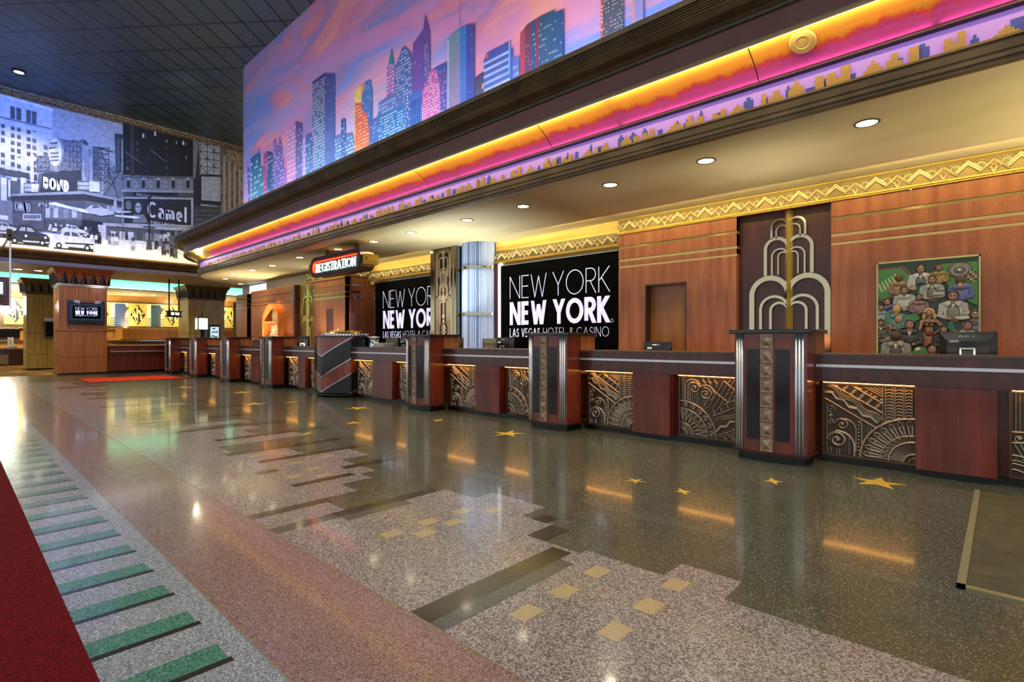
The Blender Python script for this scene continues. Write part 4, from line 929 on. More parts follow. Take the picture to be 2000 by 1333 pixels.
def panelB():
    H = np.zeros_like(U); A_ = lambda cx, cy, r, a0, a1: arc(cx, cy, r, r, a0, a1, 30); R = np.hypot(U, V)
    for x in (.02, .045): H = ridge(H, U, V, [(x, .6), (x, 1)], .012, .5)
    for x in (.20, .235, .27, .30, .37, .40, .43): H = ridge(H, U, V, [(x, .45), (x, .74)], .014, .5)
    for cx, cy in ((.235, .82), (.42, .73)):
        H = ridge(H, U, V, spiral(cx, cy, .105, 1.6, pi if cx < .3 else pi*.6, -1), .026, .9); H = dome(H, U, V, cx, cy, .018, 1)
        for j in range(10): a = 2*pi*j/10; H = dome(H, U, V, cx+.075*cos(a), cy+.075*sin(a), .009, .7)
    H = ridge(H, U, V, [(.075, .60), (.075, .84)]+A_(.20, .84, .125, 175, 0), .028, .9); H = ridge(H, U, V, [(.12, .60), (.12, .83)]+A_(.20, .84, .085, 170, 60), .018, .7)
    H = ridge(H, U, V, zig((.15, .60), (.15, .82), 10, .02), .012, .6); H = ridge(H, U, V, A_(.42, .74, .135, 130, -60), .024, .8)
    for x in (.36, .45, .55): H = ridge(H, U, V, [(x+.02, 1), (x+.02, .95), (x+.05, .92), (x+.05, .85)], .02, .8)
    # lightning
    for o in (0, .065, .13, .195): 
        pts = [(.40+o, .52-o*.35), (.55+o*.9, .80-o*.7), (.60+o*.9, .74-o*.7), (.72+o*.8, .97-o*.7), (.77+o*.8, .91-o*.7), (.84+o*.7, 1.03-o*.3)]
        H = ridge(H, U, V, pts, .018, .9)
    for i in range(6): H = ridge(H, U, V, [(.78+.02*i, .76+.005*i), (1.0, .83+.032*i)], .012, .6)
    H = ridge(H, U, V, [(.70, .57), (1.0, .73)], .02, .9); H = ridge(H, U, V, [(.53, .36), (1.0, .60)], .02, .9)
    for i in range(5): H = dome(H, U, V, .745+.065*i, .645+.035*i, .015, 1)
    for i in range(9): t = i/8; x = .56+.44*t; y = .40+.235*t; H = ridge(H, U, V, [(x, y), (x-.02, y+.065)], .03, .5) if i % 2 == 0 else H
    for o in (-.02, .004, .028): H = ridge(H, U, V, wave((.56, .28), (1.0, .47), 1.2, .02, o), .013, .8)
    H = ridge(H, U, V, [(.60, .12), (.66, .20), (.75, .21), (.81, .30), (.90, .31), (.96, .40), (1.02, .40)], .05, .7)
    H = ridge(H, U, V, [(.61, .05), (1.0, .24)], .016, .8)
    for r in (.105, .085, .055): H = ridge(H, U, V, A_(.92, .09, r, 0, 360), .013, .7)
    for j in range(12): a = 2*pi*j/12; H = dome(H, U, V, .92+.07*cos(a), .09+.07*sin(a), .008, .8)
    H = dome(H, U, V, .92, .09, .03, .7); H = ridge(H, U, V, A_(.745, .06, .05, 0, 360), .018, .8); H = dome(H, U, V, .745, .06, .018, 1); H = dome(H, U, V, .66, .04, .016, .8)
    SB = np.zeros_like(U)
    for r, w, h in [(.585, .028, .9), (.455, .022, .85), (.21, .018, .8), (.165, .012, .6), (.12, .014, .7), (.09, .01, .5)]: SB = ridge(SB, U, V, A_(0, 0, r, 0, 90), w, h)
    for k in range(6):
        a = pi/2*(k+.4)/6; cx, cy = .52*cos(a), .52*sin(a); SB = ridge(SB, U, V, spiral(cx, cy, .048, 1.2, a+2.2, -1), .018, .85); SB = dome(SB, U, V, cx, cy, .014, 1)
        a2 = pi/2*(k+.92)/6; SB = ridge(SB, U, V, [(.50*cos(a), .50*sin(a)+.04), (.545*cos(a2), .545*sin(a2))], .012, .6)
    for k in range(7):
        a = pi/2*(k+.5)/7
        for o in (.10, .055): SB = ridge(SB, U, V, [(.44*cos(a-o), .44*sin(a-o)), (.235*cos(a), .235*sin(a)), (.44*cos(a+o), .44*sin(a+o))], .014, .75)
    for k in range(9): a = pi/2*(k+.5)/9; SB = dome(SB, U, V, .188*cos(a), .188*sin(a), .010, .8)
    return np.where(R < .60, SB, H)
def panelC():
    H = np.zeros_like(U); A_ = lambda cx, cy, r, a0, a1: arc(cx, cy, r, r, a0, a1, 30); R = np.hypot(U-.0, V)
    for i in range(16): x = .03+.035*i; H = ridge(H, U, V, [(x, .55), (x, 1)], .014, .5)
    inside = (np.hypot(U-.55, V-.70) < .36) | ((abs(U-.55) < .36) & (V < .70)); H = np.where(inside, 0, H)
    for r, w in ((.36, .03), (.24, .028)): H = ridge(H, U, V, [(.55-r, .5)]+A_(.55, .70, r, 180, 0)+[(.55+r, .5)], w, .9)
    H = ridge(H, U, V, zig((.36, .5), (.36, .86), 10, .05), .016, .7); H = ridge(H, U, V, zig((.72, .5), (.72, .86), 10, .05), .016, .7)
    H = np.where(V < .52, 0, H)
    H = ridge(H, U, V, wave((0, .53), (1, .50), .5, .02), .024, .9); H = ridge(H, U, V, wave((0, .40), (1, .37), .5, .02), .024, .9)
    for i in range(5): cx = .06+.23*i; H = ridge(H, U, V, spiral(cx, .455, .055, 1.2, 0, -1), .024, .8); H = dome(H, U, V, cx, .455, .02, 1)
    for i in range(5):
        cx = .12+.22*i
        for o in (.10, .05): H = ridge(H, U, V, [(cx-o, .38), (cx, .38-1.9*o-.02), (cx+o, .38)], .018, .8)
    SB = np.zeros_like(U)
    for r, w in ((.20, .02), (.13, .018), (.30, .024), (.24, .012)): SB = ridge(SB, U, V, A_(0, -.10, r+.05, 0, 90), w, .85)
    for k in range(8): a = pi/2*(k+.5)/8; SB = dome(SB, U, V, .32*cos(a), -.1+.32*sin(a), .012, .8)
    return np.where(np.hypot(U, V+.1) < .36, SB, H)
def finish(H, dep): 
    return H*dep+rngn.uniform(-.0004, .0004, H.shape)
PW, PH = .72, .685
HA, HB, HC = panelA(), panelB(), panelC()
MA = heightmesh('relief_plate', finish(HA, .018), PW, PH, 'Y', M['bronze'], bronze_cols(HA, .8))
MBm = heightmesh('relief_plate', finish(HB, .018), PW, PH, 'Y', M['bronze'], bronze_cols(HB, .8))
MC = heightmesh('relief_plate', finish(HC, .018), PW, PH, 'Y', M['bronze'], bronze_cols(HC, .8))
def relief(parent, me, x, y, z):
    """frame + plate; x,z lower left corner of the plate"""
    b = MB(); t_ = .018
    b.box(x-t_, x+PW+t_, y-.022, y+.02, z+PH, z+PH+t_); b.box(x-t_, x+PW+t_, y-.022, y+.02, z-t_, z)
    b.box(x-t_, x, y-.022, y+.02, z, z+PH); b.box(x+PW, x+PW+t_, y-.022, y+.02, z, z+PH)
    fr = b.build('relief_frame', mat('frame_bronze', (.42, .33, .24), .3, .85) if 'frame_bronze' not in bpy.data.materials else bpy.data.materials['frame_bronze'], parent)
    p_ = bpy.data.objects.new('relief_plate', me); COL.objects.link(p_); p_.parent = fr
    g_ = ORG[parent.name]; p_.location = (x-g_[0], y-g_[1], z-g_[2])

# ------------------------------------------------------------------ the desk: counter bays between pylons
YA = 5.88
pyl = [1.17, -1.71, -4.56, -7.46, None, -13.83, -16.76, -19.66, -22.6]
bays = [(-1.37, .83), (-4.22, -2.05), (-7.12, -4.90), (-10.16, -7.80), (-13.49, -11.44), (-16.42, -14.17), (-19.32, -17.10), (-22.26, -20.00)]
bl = ['nearest at the right edge, with the arch relief at its right', 'between the two nearest wood pylons', 'between the second and third pylon from the right, under the big screen', 'just right of the striped drum',
      'just left of the striped drum', 'second bay left of the striped drum', 'third bay left of the striped drum', 'farthest left, at the orange rug']
for (x0, x1), w_ in zip(bays, bl):
    cx = (x0+x1)/2
    t = thing('desk_counter', 'front desk counter, '+w_, 'counter', (cx, YA+.3, 0), 'front desk counter bays')
    b = MB(); b.box(x0, x1, YA-.015, YA+.62, 1.055, 1.075); b.build('countertop', mat('counter_edge', (.33, .27, .22), .3) if 'counter_edge' not in bpy.data.materials else bpy.data.materials['counter_edge'], t)
    b = MB(); b.box(x0, x1, YA, YA+.5, .80, 1.055); b.build('apron', M['desk'], t)
    b = MB(); b.box(x0+.01, x1-.01, YA-.012, YA, .945, .972); b.build('chrome_strip', M['brushed'], t)
    b = MB(); b.box(x0, x1, YA+.155, YA+.5, .075, .80); b.build('carcass', M['desk'], t)
    b = MB(); b.box(x0, x1, YA+.11, YA+.5, 0, .075); b.build('plinth', M['plinth'], t)
    xa = x0+.06; xb = x1-.06-PW
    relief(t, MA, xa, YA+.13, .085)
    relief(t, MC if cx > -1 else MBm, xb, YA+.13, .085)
    ca, cb = xa+PW+.02, xb-.09
    b = MB(); b.box(ca, cb, YA+.01, YA+.155, .06, .80); b.build('centre_panel', M['desk_red'], t, bevel=.003)
    for xq in (xa, xb): b = MB(); b.box(xq, xq+PW, YA+.05, YA+.085, .791, .798); b.build('light_strip', M['led_warm'], t)
def pylon(cx, label):
    t = thing('desk_pylon', label, 'pylon', (cx, 5.7, 0), 'desk pylons')
    hw = .34; yf = 5.60
    def front(o=0, n=10): # bulged front outline, ccw from left to right
        return [(cx-hw-o+(2*hw+2*o)*i/n, yf-o-.075*(1-((i/n-.5)*2)**2)) for i in range(n+1)]
    body = front()+[(cx+hw, 5.90), (cx-hw, 5.90)]
    b = MB(); b.prism(body, .10, 1.275); b.build('body', M['desk_red'], t)
    b = MB(); b.box(cx-hw+.04, cx+hw-.0, 5.90, 6.24, 1.075, 1.275); b.build('rear_box', M['veneer'], t)
    b = MB(); b.prism(front(.018)+[(cx+hw+.018, 5.93), (cx-hw-.018, 5.93)], .078, .10); b.build('foot_trim', mat('foot_bronze', (.24, .12, .08), .3, .3) if 'foot_bronze' not in bpy.data.materials else bpy.data.materials['foot_bronze'], t)
    b = MB(); b.prism(front(-.03)+[(cx+hw-.03, 5.95), (cx-hw+.03, 5.95)], 0, .078); b.build('plinth', M['plinth'], t)
    b = MB(); b.prism(front(.045)+[(cx+hw+.03, 6.26), (cx-hw-.03, 6.26)], 1.275, 1.315); b.build('cap', M['greenstone'], t, bevel=.008)
    for s in (-1, 1):
        b = MB()
        for k in range(3):
            xx = cx+s*(hw-.035-.027*k); e = 1-((xx-cx)/hw)**2; y = yf-.075*e
            b.tube([(xx, y-.004, .10), (xx, y-.004, 1.275)], .0125, 8)
        b.build('chrome_flute', M['brushed'], t)
        # black side fields
        b = MB(); xa, xb = cx+s*.075, cx+s*.20
        if s < 0: xa, xb = xb, xa
        pp = [(xa+(xb-xa)*i/4, yf-.075*(1-((xa+(xb-xa)*i/4-cx)/hw)**2)-.006) for i in range(5)]
        b.prism(pp+[(xb, yf-.03), (xa, yf-.03)], .22, 1.12); b.build('black_field', M['black'], t)
    n_ = 8; hh = (1.27-.105)/n_
    for k in range(n_):
        z = .105+hh*k; b = MB(); y = yf-.078; w = .062; a = w-.004; c = hh/2-.004; zc = z+hh/2
        b.box(cx-a, cx+a, y-.010, y+.02, zc-c, zc+c)
        i1, i2 = .72, .72
        b.add([(cx-a*i1, y-.010, zc-c*i1), (cx+a*i1, y-.010, zc-c*i1), (cx+a*i1, y-.010, zc+c*i1), (cx-a*i1, y-.010, zc+c*i1), (cx-a*.6, y-.004, zc-c*.6), (cx+a*.6, y-.004, zc-c*.6), (cx+a*.6, y-.004, zc+c*.6), (cx-a*.6, y-.004, zc+c*.6)], [])
        q = .66
        b.add([(cx-a*q, y-.0105, zc-c*q), (cx+a*q, y-.0105, zc-c*q), (cx+a*q, y-.0105, zc+c*q), (cx-a*q, y-.0105, zc+c*q), (cx, y-.030, zc)], [(0, 1, 4), (1, 2, 4), (2, 3, 4), (3, 0, 4)])
        for (x0, x1, z0, z1) in [(cx-a, cx+a, zc-c, zc-c*.84), (cx-a, cx+a, zc+c*.84, zc+c), (cx-a, cx-a*.84, zc-c, zc+c), (cx+a*.84, cx+a, zc-c, zc+c)]: b.box(x0, x1, y-.016, y-.009, z0, z1)
        b.build('bronze_tile', M['tile'], t)
    return t
pl = ['nearest, in front of the tall brass fountain sculpture', 'second from the right, in front of the big screen', 'third from the right, just right of the striped drum', 'first one left of the striped drum', 'second one left of the striped drum', 'third one left of the striped drum', 'farthest left, beside the dark red side counter']
p0 = pylon(-1.71, 'wood desk pylon, '+pl[0])
for cx, w_ in zip([-4.56, -7.46, -13.83, -16.76, -19.66, -22.6], pl[1:]): dup(p0, (cx, 5.7, 0), 'wood desk pylon, '+w_)

# striped drum
DX, DY, DR = -10.80, 6.10, .65
t = thing('striped_drum', 'round wood desk drum with black diagonal chevron bands below the registration sign', 'reception drum', (DX, DY, 0))
b = MB(); nA, nZ = 96, 60; z0, z1 = .09, 1.285
def zone(a, z):   # a: angle from -Y, s arc length
    s = abs(a)*DR; w = z-.60*s
    return 1 if (.43 < w < .87) or (-.30 < w < .11) else 0
idx = {}
for j in range(nZ+1):
    for i in range(nA+1):
        a = -pi*.75+pi*1.5*i/nA; z = z0+(z1-z0)*j/nZ; idx[(i, j)] = len(b.v); b.v.append((DX+DR*sin(a+.22), DY-DR*cos(a+.22), z))
for j in range(nZ):
    for i in range(nA):
        b.f.append([idx[(i, j)], idx[(i+1, j)], idx[(i+1, j+1)], idx[(i, j+1)]]); b.m.append(0); b.sm.append(True); b.c.append(None)
b.build('body', wood('drum_mahogany', '52160b', '8a351b', .2, .8, .3), t)
def bandstrip(w0, w1, r, mname, nm):
    for s_ in (-1, 1):
        b = MB(); n = 60; am = pi*.75
        for i in range(n):
            a0, a1 = am*i/n, am*(i+1)/n
            zz = [(a0, w0+.6*a0*DR), (a1, w0+.6*a1*DR), (a1, w1+.6*a1*DR), (a0, w1+.6*a0*DR)]
            zz = [(a, min(max(z, z0), z1)) for a, z in zz]
            if zz[3][1]-zz[0][1] < 1e-4 and zz[2][1]-zz[1][1] < 1e-4: continue
            vs = [(DX+r*sin(s_*a+.22), DY-r*cos(s_*a+.22), z) for a, z in zz]
            b.add(vs, [(0, 1, 2, 3) if s_ > 0 else (3, 2, 1, 0)], 0, None, True)
        b.build(nm, M[mname], t)
bandstrip(.43, .87, DR+.003, 'black', 'black_band'); bandstrip(-.30, .11, DR+.003, 'black', 'black_band')
for w in (.43, .87, .11, -.30): bandstrip(w-.008, w+.008, DR+.006, 'chrome', 'chrome_line')
b = MB(); b.lathe(DX, DY, [(.001, 0), (DR-.04, 0), (DR-.04, .09), (.001, .09)], 64); b.build('plinth', M['plinth'], t)
b = MB(); b.lathe(DX, DY, [(.001, 1.285), (DR+.03, 1.285), (DR+.035, 1.295), (DR+.03, 1.31), (.001, 1.31)], 64); b.build('cap', M['blackstone'], t)
t2 = thing('stepped_ornament', 'round chrome and brass stepped ornament standing on the striped drum', 'ornament', (DX, DY, 1.31))
b = MB(); n = 64; b.lathe(DX, DY, [(.001, 1.31), (.50, 1.31), (.50, 1.36), (.001, 1.36)], 64, smooth=False); 
for k in range(48): a = 2*pi*k/48; b.tube([(DX+.50*cos(a), DY+.50*sin(a), 1.31), (DX+.50*cos(a), DY+.50*sin(a), 1.362)], .016, 6)
b.build('fluted_base', M['chrome'], t2)
b = MB(); b.lathe(DX, DY, [(.46, 1.362), (.44, 1.385), (.40, 1.40), (.36, 1.405), (.001, 1.405)], 64); b.build('dish', M['brass'], t2)
b = MB(); b.lathe(DX, DY, [(.34, 1.405), (.34, 1.42), (.31, 1.43), (.001, 1.43)], 64)
for k in range(20): a = 2*pi*k/20; b.tube([(DX+.34*cos(a), DY+.34*sin(a), 1.40), (DX+.34*cos(a), DY+.34*sin(a), 1.435)], .018, 6)
b.build('brass_ring', M['brass'], t2)
t3 = thing('steel_cylinder', 'short steel cylinder post behind the right side of the striped drum', 'post', (-10.05, 6.35, 1.075))
b = MB(); b.lathe(-10.05, 6.35, [(.11, 1.075), (.11, 1.27), (.001, 1.27)], 28); b.build('body', M['chrome'], t3)
b = MB(); b.lathe(-10.05, 6.35, [(.001, 1.27), (.135, 1.27), (.135, 1.295), (.001, 1.295)], 28); b.build('lid', M['brushed'], t3)

# ------------------------------------------------------------------ back wall behind the desk (plane Y = 7.57)
YW = 7.57
def grooved(b, x0, x1, y, z0, z1, depth=.12):
    """wood panel with three recessed channels near the top"""
    ch = [(2.395, 2.43), (2.50, 2.54), (2.71, 2.75)]
    zz = z0
    for a, c in ch: b.box(x0, x1, y-.02, y+depth, zz, a); zz = c
    b.box(x0, x1, y-.02, y+depth, zz, z1); b.box(x0, x1, y, y+depth, z0, z1)
    return ch
def channels(x0, x1, y, t, mm='brass'):
    b = MB()
    for a, c in [(2.395, 2.43), (2.50, 2.54), (2.71, 2.75)]: b.box(x0-.003, x1+.003, y-.004, y, a+.003, c-.003)
    return b.build('brass_channel', M[mm], t)
b = MB(); b.box(-12.6, 2.2, YW+.20, YW+.3, 0, 3.2); tag(b.build('wall_back', M['goldwall']), kind='structure')
t = thing('wood_wall_panel', 'tall honey red wood wall panel behind the desk at the right, holding the painted relief', 'wall panel', (.3, YW, 0))
b = MB(); grooved(b, -1.58, 2.2, YW, 0, 2.97); b.build('board', M['veneer'], t); channels(-1.58, 2.2, YW, t)
b = MB(); b.tube([(-.78, YW-.02, 2.94), (-.78, YW-.04, 2.94)], .012, 10); b.build('sprinkler_cap', M['white'], t)
t = thing('wood_wall_panel', 'honey red wood wall panel with the doorway, between big screen and brass fountain', 'wall panel', (-3.7, YW, 0))
XD0, XD1, ZD = -4.16, -3.47, 2.09
b = MB(); b.box(-4.64, XD0, YW-.02, YW+.18, 0, ZD); b.box(XD1, -2.74, YW-.02, YW+.18, 0, ZD); b.box(-4.64, -2.74, YW-.02, YW+.18, ZD, 2.39)
grooved(b, -4.64, -2.74, YW, 2.39, 2.97); b.build('board', M['veneer'], t); channels(-4.64, -2.74, YW, t)
b = MB(); b.box(XD0, XD0+.02, YW-.021, YW+.14, 0, ZD); b.box(XD1-.02, XD1, YW-.021, YW+.14, 0, ZD); b.box(XD0, XD1, YW-.021, YW+.14, ZD-.02, ZD); b.build('door_lining', M['veneer_dark'], t)
b = MB(); b.box(XD0, XD1, YW+.13, YW+.17, 0, ZD); tag(b.build('door_1', wood('door_oak', '7c4a12', 'a06a22', .35, .3, .2)), kind='structure')
b = MB(); b.box(-2.74, -1.58, YW+.10, YW+.2, 0, 2.97); tag(b.build('wood_wall_panel', M['veneer_dark']), 'dark recessed wood panel behind the nearest brass fountain sculpture', 'wall panel')

# brass fountain sculptures
def fountain(cx, y, zb, label, s=1.0, rot=0):
    t = thing('fountain_sculpture', label, 'wall sculpture', (cx, y, zb), 'brass fountain sculptures')
    P = PY(y); k = s
    b = MB(); b.add([(cx-.04*k, y, zb), (cx+.055*k, y, zb), (cx+.01*k, y-.075*k, zb), (cx-.04*k, y, zb+1.92*k), (cx+.055*k, y, zb+1.92*k), (cx+.01*k, y-.075*k, zb+1.92*k)], [(0, 3, 5, 2), (2, 5, 4, 1), (0, 1, 4, 3), (3, 4, 5), (0, 2, 1)])
    b.build('centre_post', M['post_brass'], t)
    # tiers: list of (width, top z, bottom z, bar)
    loops = [(.22, 1.83, 1.56, .028), (.155, 1.74, 1.56, .018), (.305, 1.585, 1.07, .042), (.21, 1.43, 1.07, .02), (.13, 1.38, 1.07, .017), (.495, 1.07, -.02, .066), (.365, .80, -.02, .036), (.235, .71, -.02, .033)]
    for w, zt, zbt, bar in loops:
        w = w*k-bar*k/2; r = w/2
        for s_ in (-1, 1):
            c = cx+s_*r; zc = zb+zt*k-r-bar*k/2
            pts = [(c-s_*r*cos(a), zc+r*1.0*sin(a)) for a in [pi*i/22 for i in range(23)]]
            pts = [(c-s_*r, zc-r*.25)]+pts+[(c+s_*r, zb+zbt*k)]
            b = MB(); ribbon(b, P, pts, bar*k, .0, .03*k); b.build('arch_bar', M['nickel'], t)
    return t
fountain(-2.10, YW+.095, 1.02, 'tall brass art deco fountain sculpture of nested arches behind the nearest desk pylon')

# relief art panel (crowd at gaming tables) with its own people shapes in low relief
def crowd(ni, nj, seed=4):
    a = np.linspace(0, .89, ni); c = np.linspace(0, 1.16, nj); U, V = np.meshgrid(a, c)
    H = np.zeros_like(U); C = np.zeros(U.shape+(3,)); C[:] = lin((.13, .22, .12))[:3]
    rg = random.Random(seed)
    def ell(cx, cy, rx, ry, h, col, ang=0, base=0):
        dx, dy = U-cx, V-cy; ca, sa = cos(ang), sin(ang); x = (dx*ca+dy*sa)/rx; y = (-dx*sa+dy*ca)/ry; q = x*x+y*y
        msk = q < 1; H[msk] = base+h*np.sqrt(1-q[msk]); C[msk] = lin(col)[:3]
    def poly(pts, col, h=.012):
        msk = np.zeros(U.shape, bool); n = len(pts)
        for i in range(n):
            x1, y1 = pts[i]; x2, y2 = pts[(i+1) % n]
            cond = ((y1 > V) != (y2 > V)) & (U < (x2-x1)*(V-y1)/((y2-y1) if y2 != y1 else 1e-9)+x1); msk ^= cond
        H[msk] = h; C[msk] = lin(col)[:3]
    def cap(x0, y0, x1, y1, r, col, base=.02, h=.02):
        n = 7
        for i in range(n):
            t_ = i/(n-1); ell(x0+(x1-x0)*t_, y0+(y1-y0)*t_, r*(1-.25*t_), r*(1-.25*t_), h, col, 0, base)
    SK = (.62, .50, .42)
    def person(x, y, s, shirt, hair, back=False, vest=None, lean=0, arms=1):
        ell(x, y-.085*s, .062*s, .085*s, .035, shirt, lean, .012)
        ell(x, y-.02*s, .075*s, .032*s, .035, shirt, lean, .014)
        if vest: ell(x, y-.095*s, .042*s, .072*s, .038, vest, lean, .014); 
        if vest or (not back and max(shirt) < .4):
            ell(x, y-.03*s, .012*s, .026*s, .042, (.85, .86, .84), 0, .016); ell(x, y-.012*s, .014*s, .006*s, .045, (.08, .08, .08), 0, .016)
        if arms:
            cap(x-.07*s, y-.03*s, x-.085*s, y-.11*s, .024*s, shirt); cap(x-.085*s, y-.11*s, x-.03*s, y-.14*s, .018*s, shirt); ell(x-.025*s, y-.14*s, .016*s, .011*s, .03, SK, 0, .03)
            cap(x+.07*s, y-.03*s, x+.085*s, y-.11*s, .024*s, shirt); cap(x+.085*s, y-.11*s, x+.035*s, y-.13*s, .018*s, shirt); ell(x+.03*s, y-.13*s, .016*s, .011*s, .03, SK, 0, .03)
        cap(x, y+.0, x, y+.03*s, .016*s, SK, .02, .022)
        ell(x, y+.048*s, .036*s, .046*s, .034, hair, 0, .018)
        if not back:
            ell(x, y+.040*s, .028*s, .036*s, .040, SK, 0, .02)
            for q in (-.011, .011): ell(x+q*s, y+.045*s, .006*s, .004*s, .012, (.08, .06, .05), 0, .042); ell(x+q*s, y+.054*s, .008*s, .0025*s, .012, hair, 0, .044)
            ell(x, y+.036*s, .004*s, .012*s, .016, SK, 0, .044); ell(x, y+.020*s, .009*s, .003*s, .012, (.45, .15, .13), 0, .042)
    G1 = (.24, .48, .22)
    poly([(0, .72), (.05, .70), (.20, .78), (.31, .88), (.32, 1.0), (.25, 1.1), (0, 1.1)], (.36, .25, .18), .014); poly([(0, .76), (.06, .74), (.19, .81), (.285, .90), (.29, .99), (.22, 1.08), (0, 1.08)], G1, .018)
    for i in range(6): poly([(.03+.035*i, .82+.02*i), (.05+.035*i, .83+.02*i), (.01+.03*i, .93+.02*i), (.0+.03*i, .92+.02*i)], (.66, .74, .5), .02)
    poly([(.55, 1.1), (.89, 1.1), (.89, .62), (.70, .74), (.60, .92)], G1, .014)
    ell(.735, 1.02, .105, .088, .02, (.16, .14, .12), 0, .01); ell(.735, 1.02, .092, .076, .02, (.62, .62, .6), 0, .014)
    for k in range(20): a = 2*pi*k/20; ell(.735+.078*cos(a), 1.02+.065*sin(a), .007, .006, .01, (.1, .1, .1) if k % 2 else (.5, .12, .1), 0, .036)
    ell(.735, 1.02, .055, .045, .02, (.35, .36, .35), 0, .02); ell(.735, 1.02, .016, .014, .02, (.85, .85, .8), 0, .04)
    for i in range(4):
        for j in range(5): poly([(.80+.02*i, .88+.025*j), (.815+.02*i, .88+.025*j), (.815+.02*i, .90+.025*j), (.80+.02*i, .90+.025*j)], [(.7, .2, .15), (.1, .1, .1), (.7, .7, .6)][(i+j) % 3], .018)
    person(.20, .93, 1.0, (.60, .46, .34), (.35, .22, .14), True)
    person(.40, 1.01, 1.2, (.78, .80, .80), (.1, .08, .07), False, (.30, .33, .30)); person(.56, 1.02, .9, (.60, .52, .28), (.40, .16, .10))
    ell(.345, .85, .05, .03, .02, (.72, .62, .45), 0, .01)
    cap(.40, .86, .38, .76, .04, (.10, .42, .34), .01); cap(.46, .86, .48, .72, .035, (.10, .42, .34), .01)
    person(.50, .88, 1.15, (.66, .70, .68), (.25, .13, .08), False, (.38, .40, .36)); ell(.56, .775, .055, .022, .02, (.75, .75, .70), 0, .04)
    for k in range(6): cap(.52+.016*k, .78, .52+.016*k, .81, .006, (.6, .66, .62), .045, .012)
    person(.74, .86, 1.15, (.36, .42, .66), (.32, .22, .15), True); ell(.74, .845, .03, .04, .04, SK, 0, .03)
    person(.25, .78, 1.1, (.68, .72, .68), (.18, .12, .08)); person(.09, .66, 1.0, (.28, .34, .52), (.15, .1, .08), False, None, .4)
    person(.03, .60, .9, (.50, .60, .58), (.2, .14, .1)); person(.385, .70, .95, (.52, .42, .44), (.18, .14, .12))
    poly([(.20, .52), (.36, .58), (.40, .50), (.30, .44)], G1, .02)
    person(.18, .56, 1.2, (.30, .52, .46), (.70, .58, .34), True); ell(.20, .50, .04, .05, .04, SK, 0, .03)
    cap(.58, .42, .57, .30, .035, (.12, .44, .36), .01); cap(.66, .42, .70, .28, .035, (.12, .44, .36), .01)
    person(.68, .68, 1.35, (.70, .73, .70), (.30, .18, .11), False, (.44, .45, .40)); ell(.76, .50, .065, .025, .02, (.76, .76, .72), 0, .045); ell(.80, .55, .04, .022, .02, (.72, .62, .48), 0, .02)
    for k in range(6): cap(.72+.017*k, .505, .72+.017*k, .535, .006, (.6, .68, .64), .05, .012)
    # woman in the centre
    ell(.475, .26, .06, .17, .05, (.50, .32, .25), 0, .015); ell(.475, .37, .045, .07, .055, (.50, .32, .25), 0, .015); ell(.455, .43, .024, .024, .06, (.52, .33, .26), 0, .02); ell(.50, .43, .024, .024, .06, (.52, .33, .26), 0, .02)
    ell(.475, .475, .06, .03, .045, SK, 0, .02); cap(.415, .47, .39, .37, .022, SK, .03); cap(.39, .37, .43, .30, .016, SK, .035); cap(.54, .47, .60, .40, .022, SK, .03); cap(.60, .40, .53, .34, .016, SK, .035)
    cap(.475, .49, .475, .53, .018, SK, .03); ell(.475, .565, .055, .06, .045, (.72, .62, .38), 0, .02); ell(.43, .52, .022, .04, .045, (.70, .6, .36), 0, .02); ell(.525, .52, .022, .04, .045, (.70, .6, .36), 0, .02)
    ell(.475, .56, .03, .04, .052, SK, 0, .025)
    for q in (-.012, .012): ell(.475+q, .566, .006, .004, .012, (.1, .07, .05), 0, .062)
    ell(.475, .54, .009, .004, .012, (.6, .1, .1), 0, .06)
    person(.86, .48, 1.2, (.40, .42, .42), (.2, .13, .1)); person(.80, .36, 1.2, (.60, .64, .62), (.35, .2, .12), False, (.42, .42, .38)); person(.60, .33, 1.0, (.2, .2, .2), (.15, .1, .08)); person(.70, .29, .9, (.5, .2, .1), (.45, .2, .1), True)
    person(.11, .36, 1.0, (.42, .44, .42), (.6, .4, .2)); person(.30, .38, 1.3, (.17, .19, .19), (.22, .14, .1)); poly([(.28, .05), (.45, .10), (.47, .18), (.36, .19)], G1, .02)
    poly([(.35, .14), (.40, .15), (.395, .18), (.345, .17)], (.8, .8, .78), .024)
    person(.17, .24, 1.5, (.52, .54, .50), (.25, .18, .14), True, (.26, .25, .22)); person(.03, .42, .9, (.3, .3, .28), (.2, .15, .1)); person(.50, .10, 1.3, (.3, .3, .32), (.2, .15, .1)); person(.75, .12, 1.4, (.28, .3, .28), (.2, .15, .1))
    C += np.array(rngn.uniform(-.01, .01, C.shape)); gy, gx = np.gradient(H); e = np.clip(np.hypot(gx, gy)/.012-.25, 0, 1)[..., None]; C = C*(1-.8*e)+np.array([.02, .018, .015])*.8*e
    return H*.8, np.clip(C, 0, 1)
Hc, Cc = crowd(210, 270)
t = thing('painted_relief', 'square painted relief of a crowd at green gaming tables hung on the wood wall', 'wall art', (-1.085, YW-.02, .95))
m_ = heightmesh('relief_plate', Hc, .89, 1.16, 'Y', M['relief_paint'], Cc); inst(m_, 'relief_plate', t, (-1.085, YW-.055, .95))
b = MB(); x0, x1, z0_, z1_ = -1.10, -.18, .935, 2.125; y0, y1 = YW-.075, YW-.02
b.box(x0, x1, y0, y1, z1_-.018, z1_); b.box(x0, x1, y0, y1, z0_, z0_+.016); b.box(x0, x0+.015, y0, y1, z0_, z1_); b.box(x1-.015, x1, y0, y1, z0_, z1_); b.build('frame', mat('frame_cream', (.72, .74, .50), .35), t)

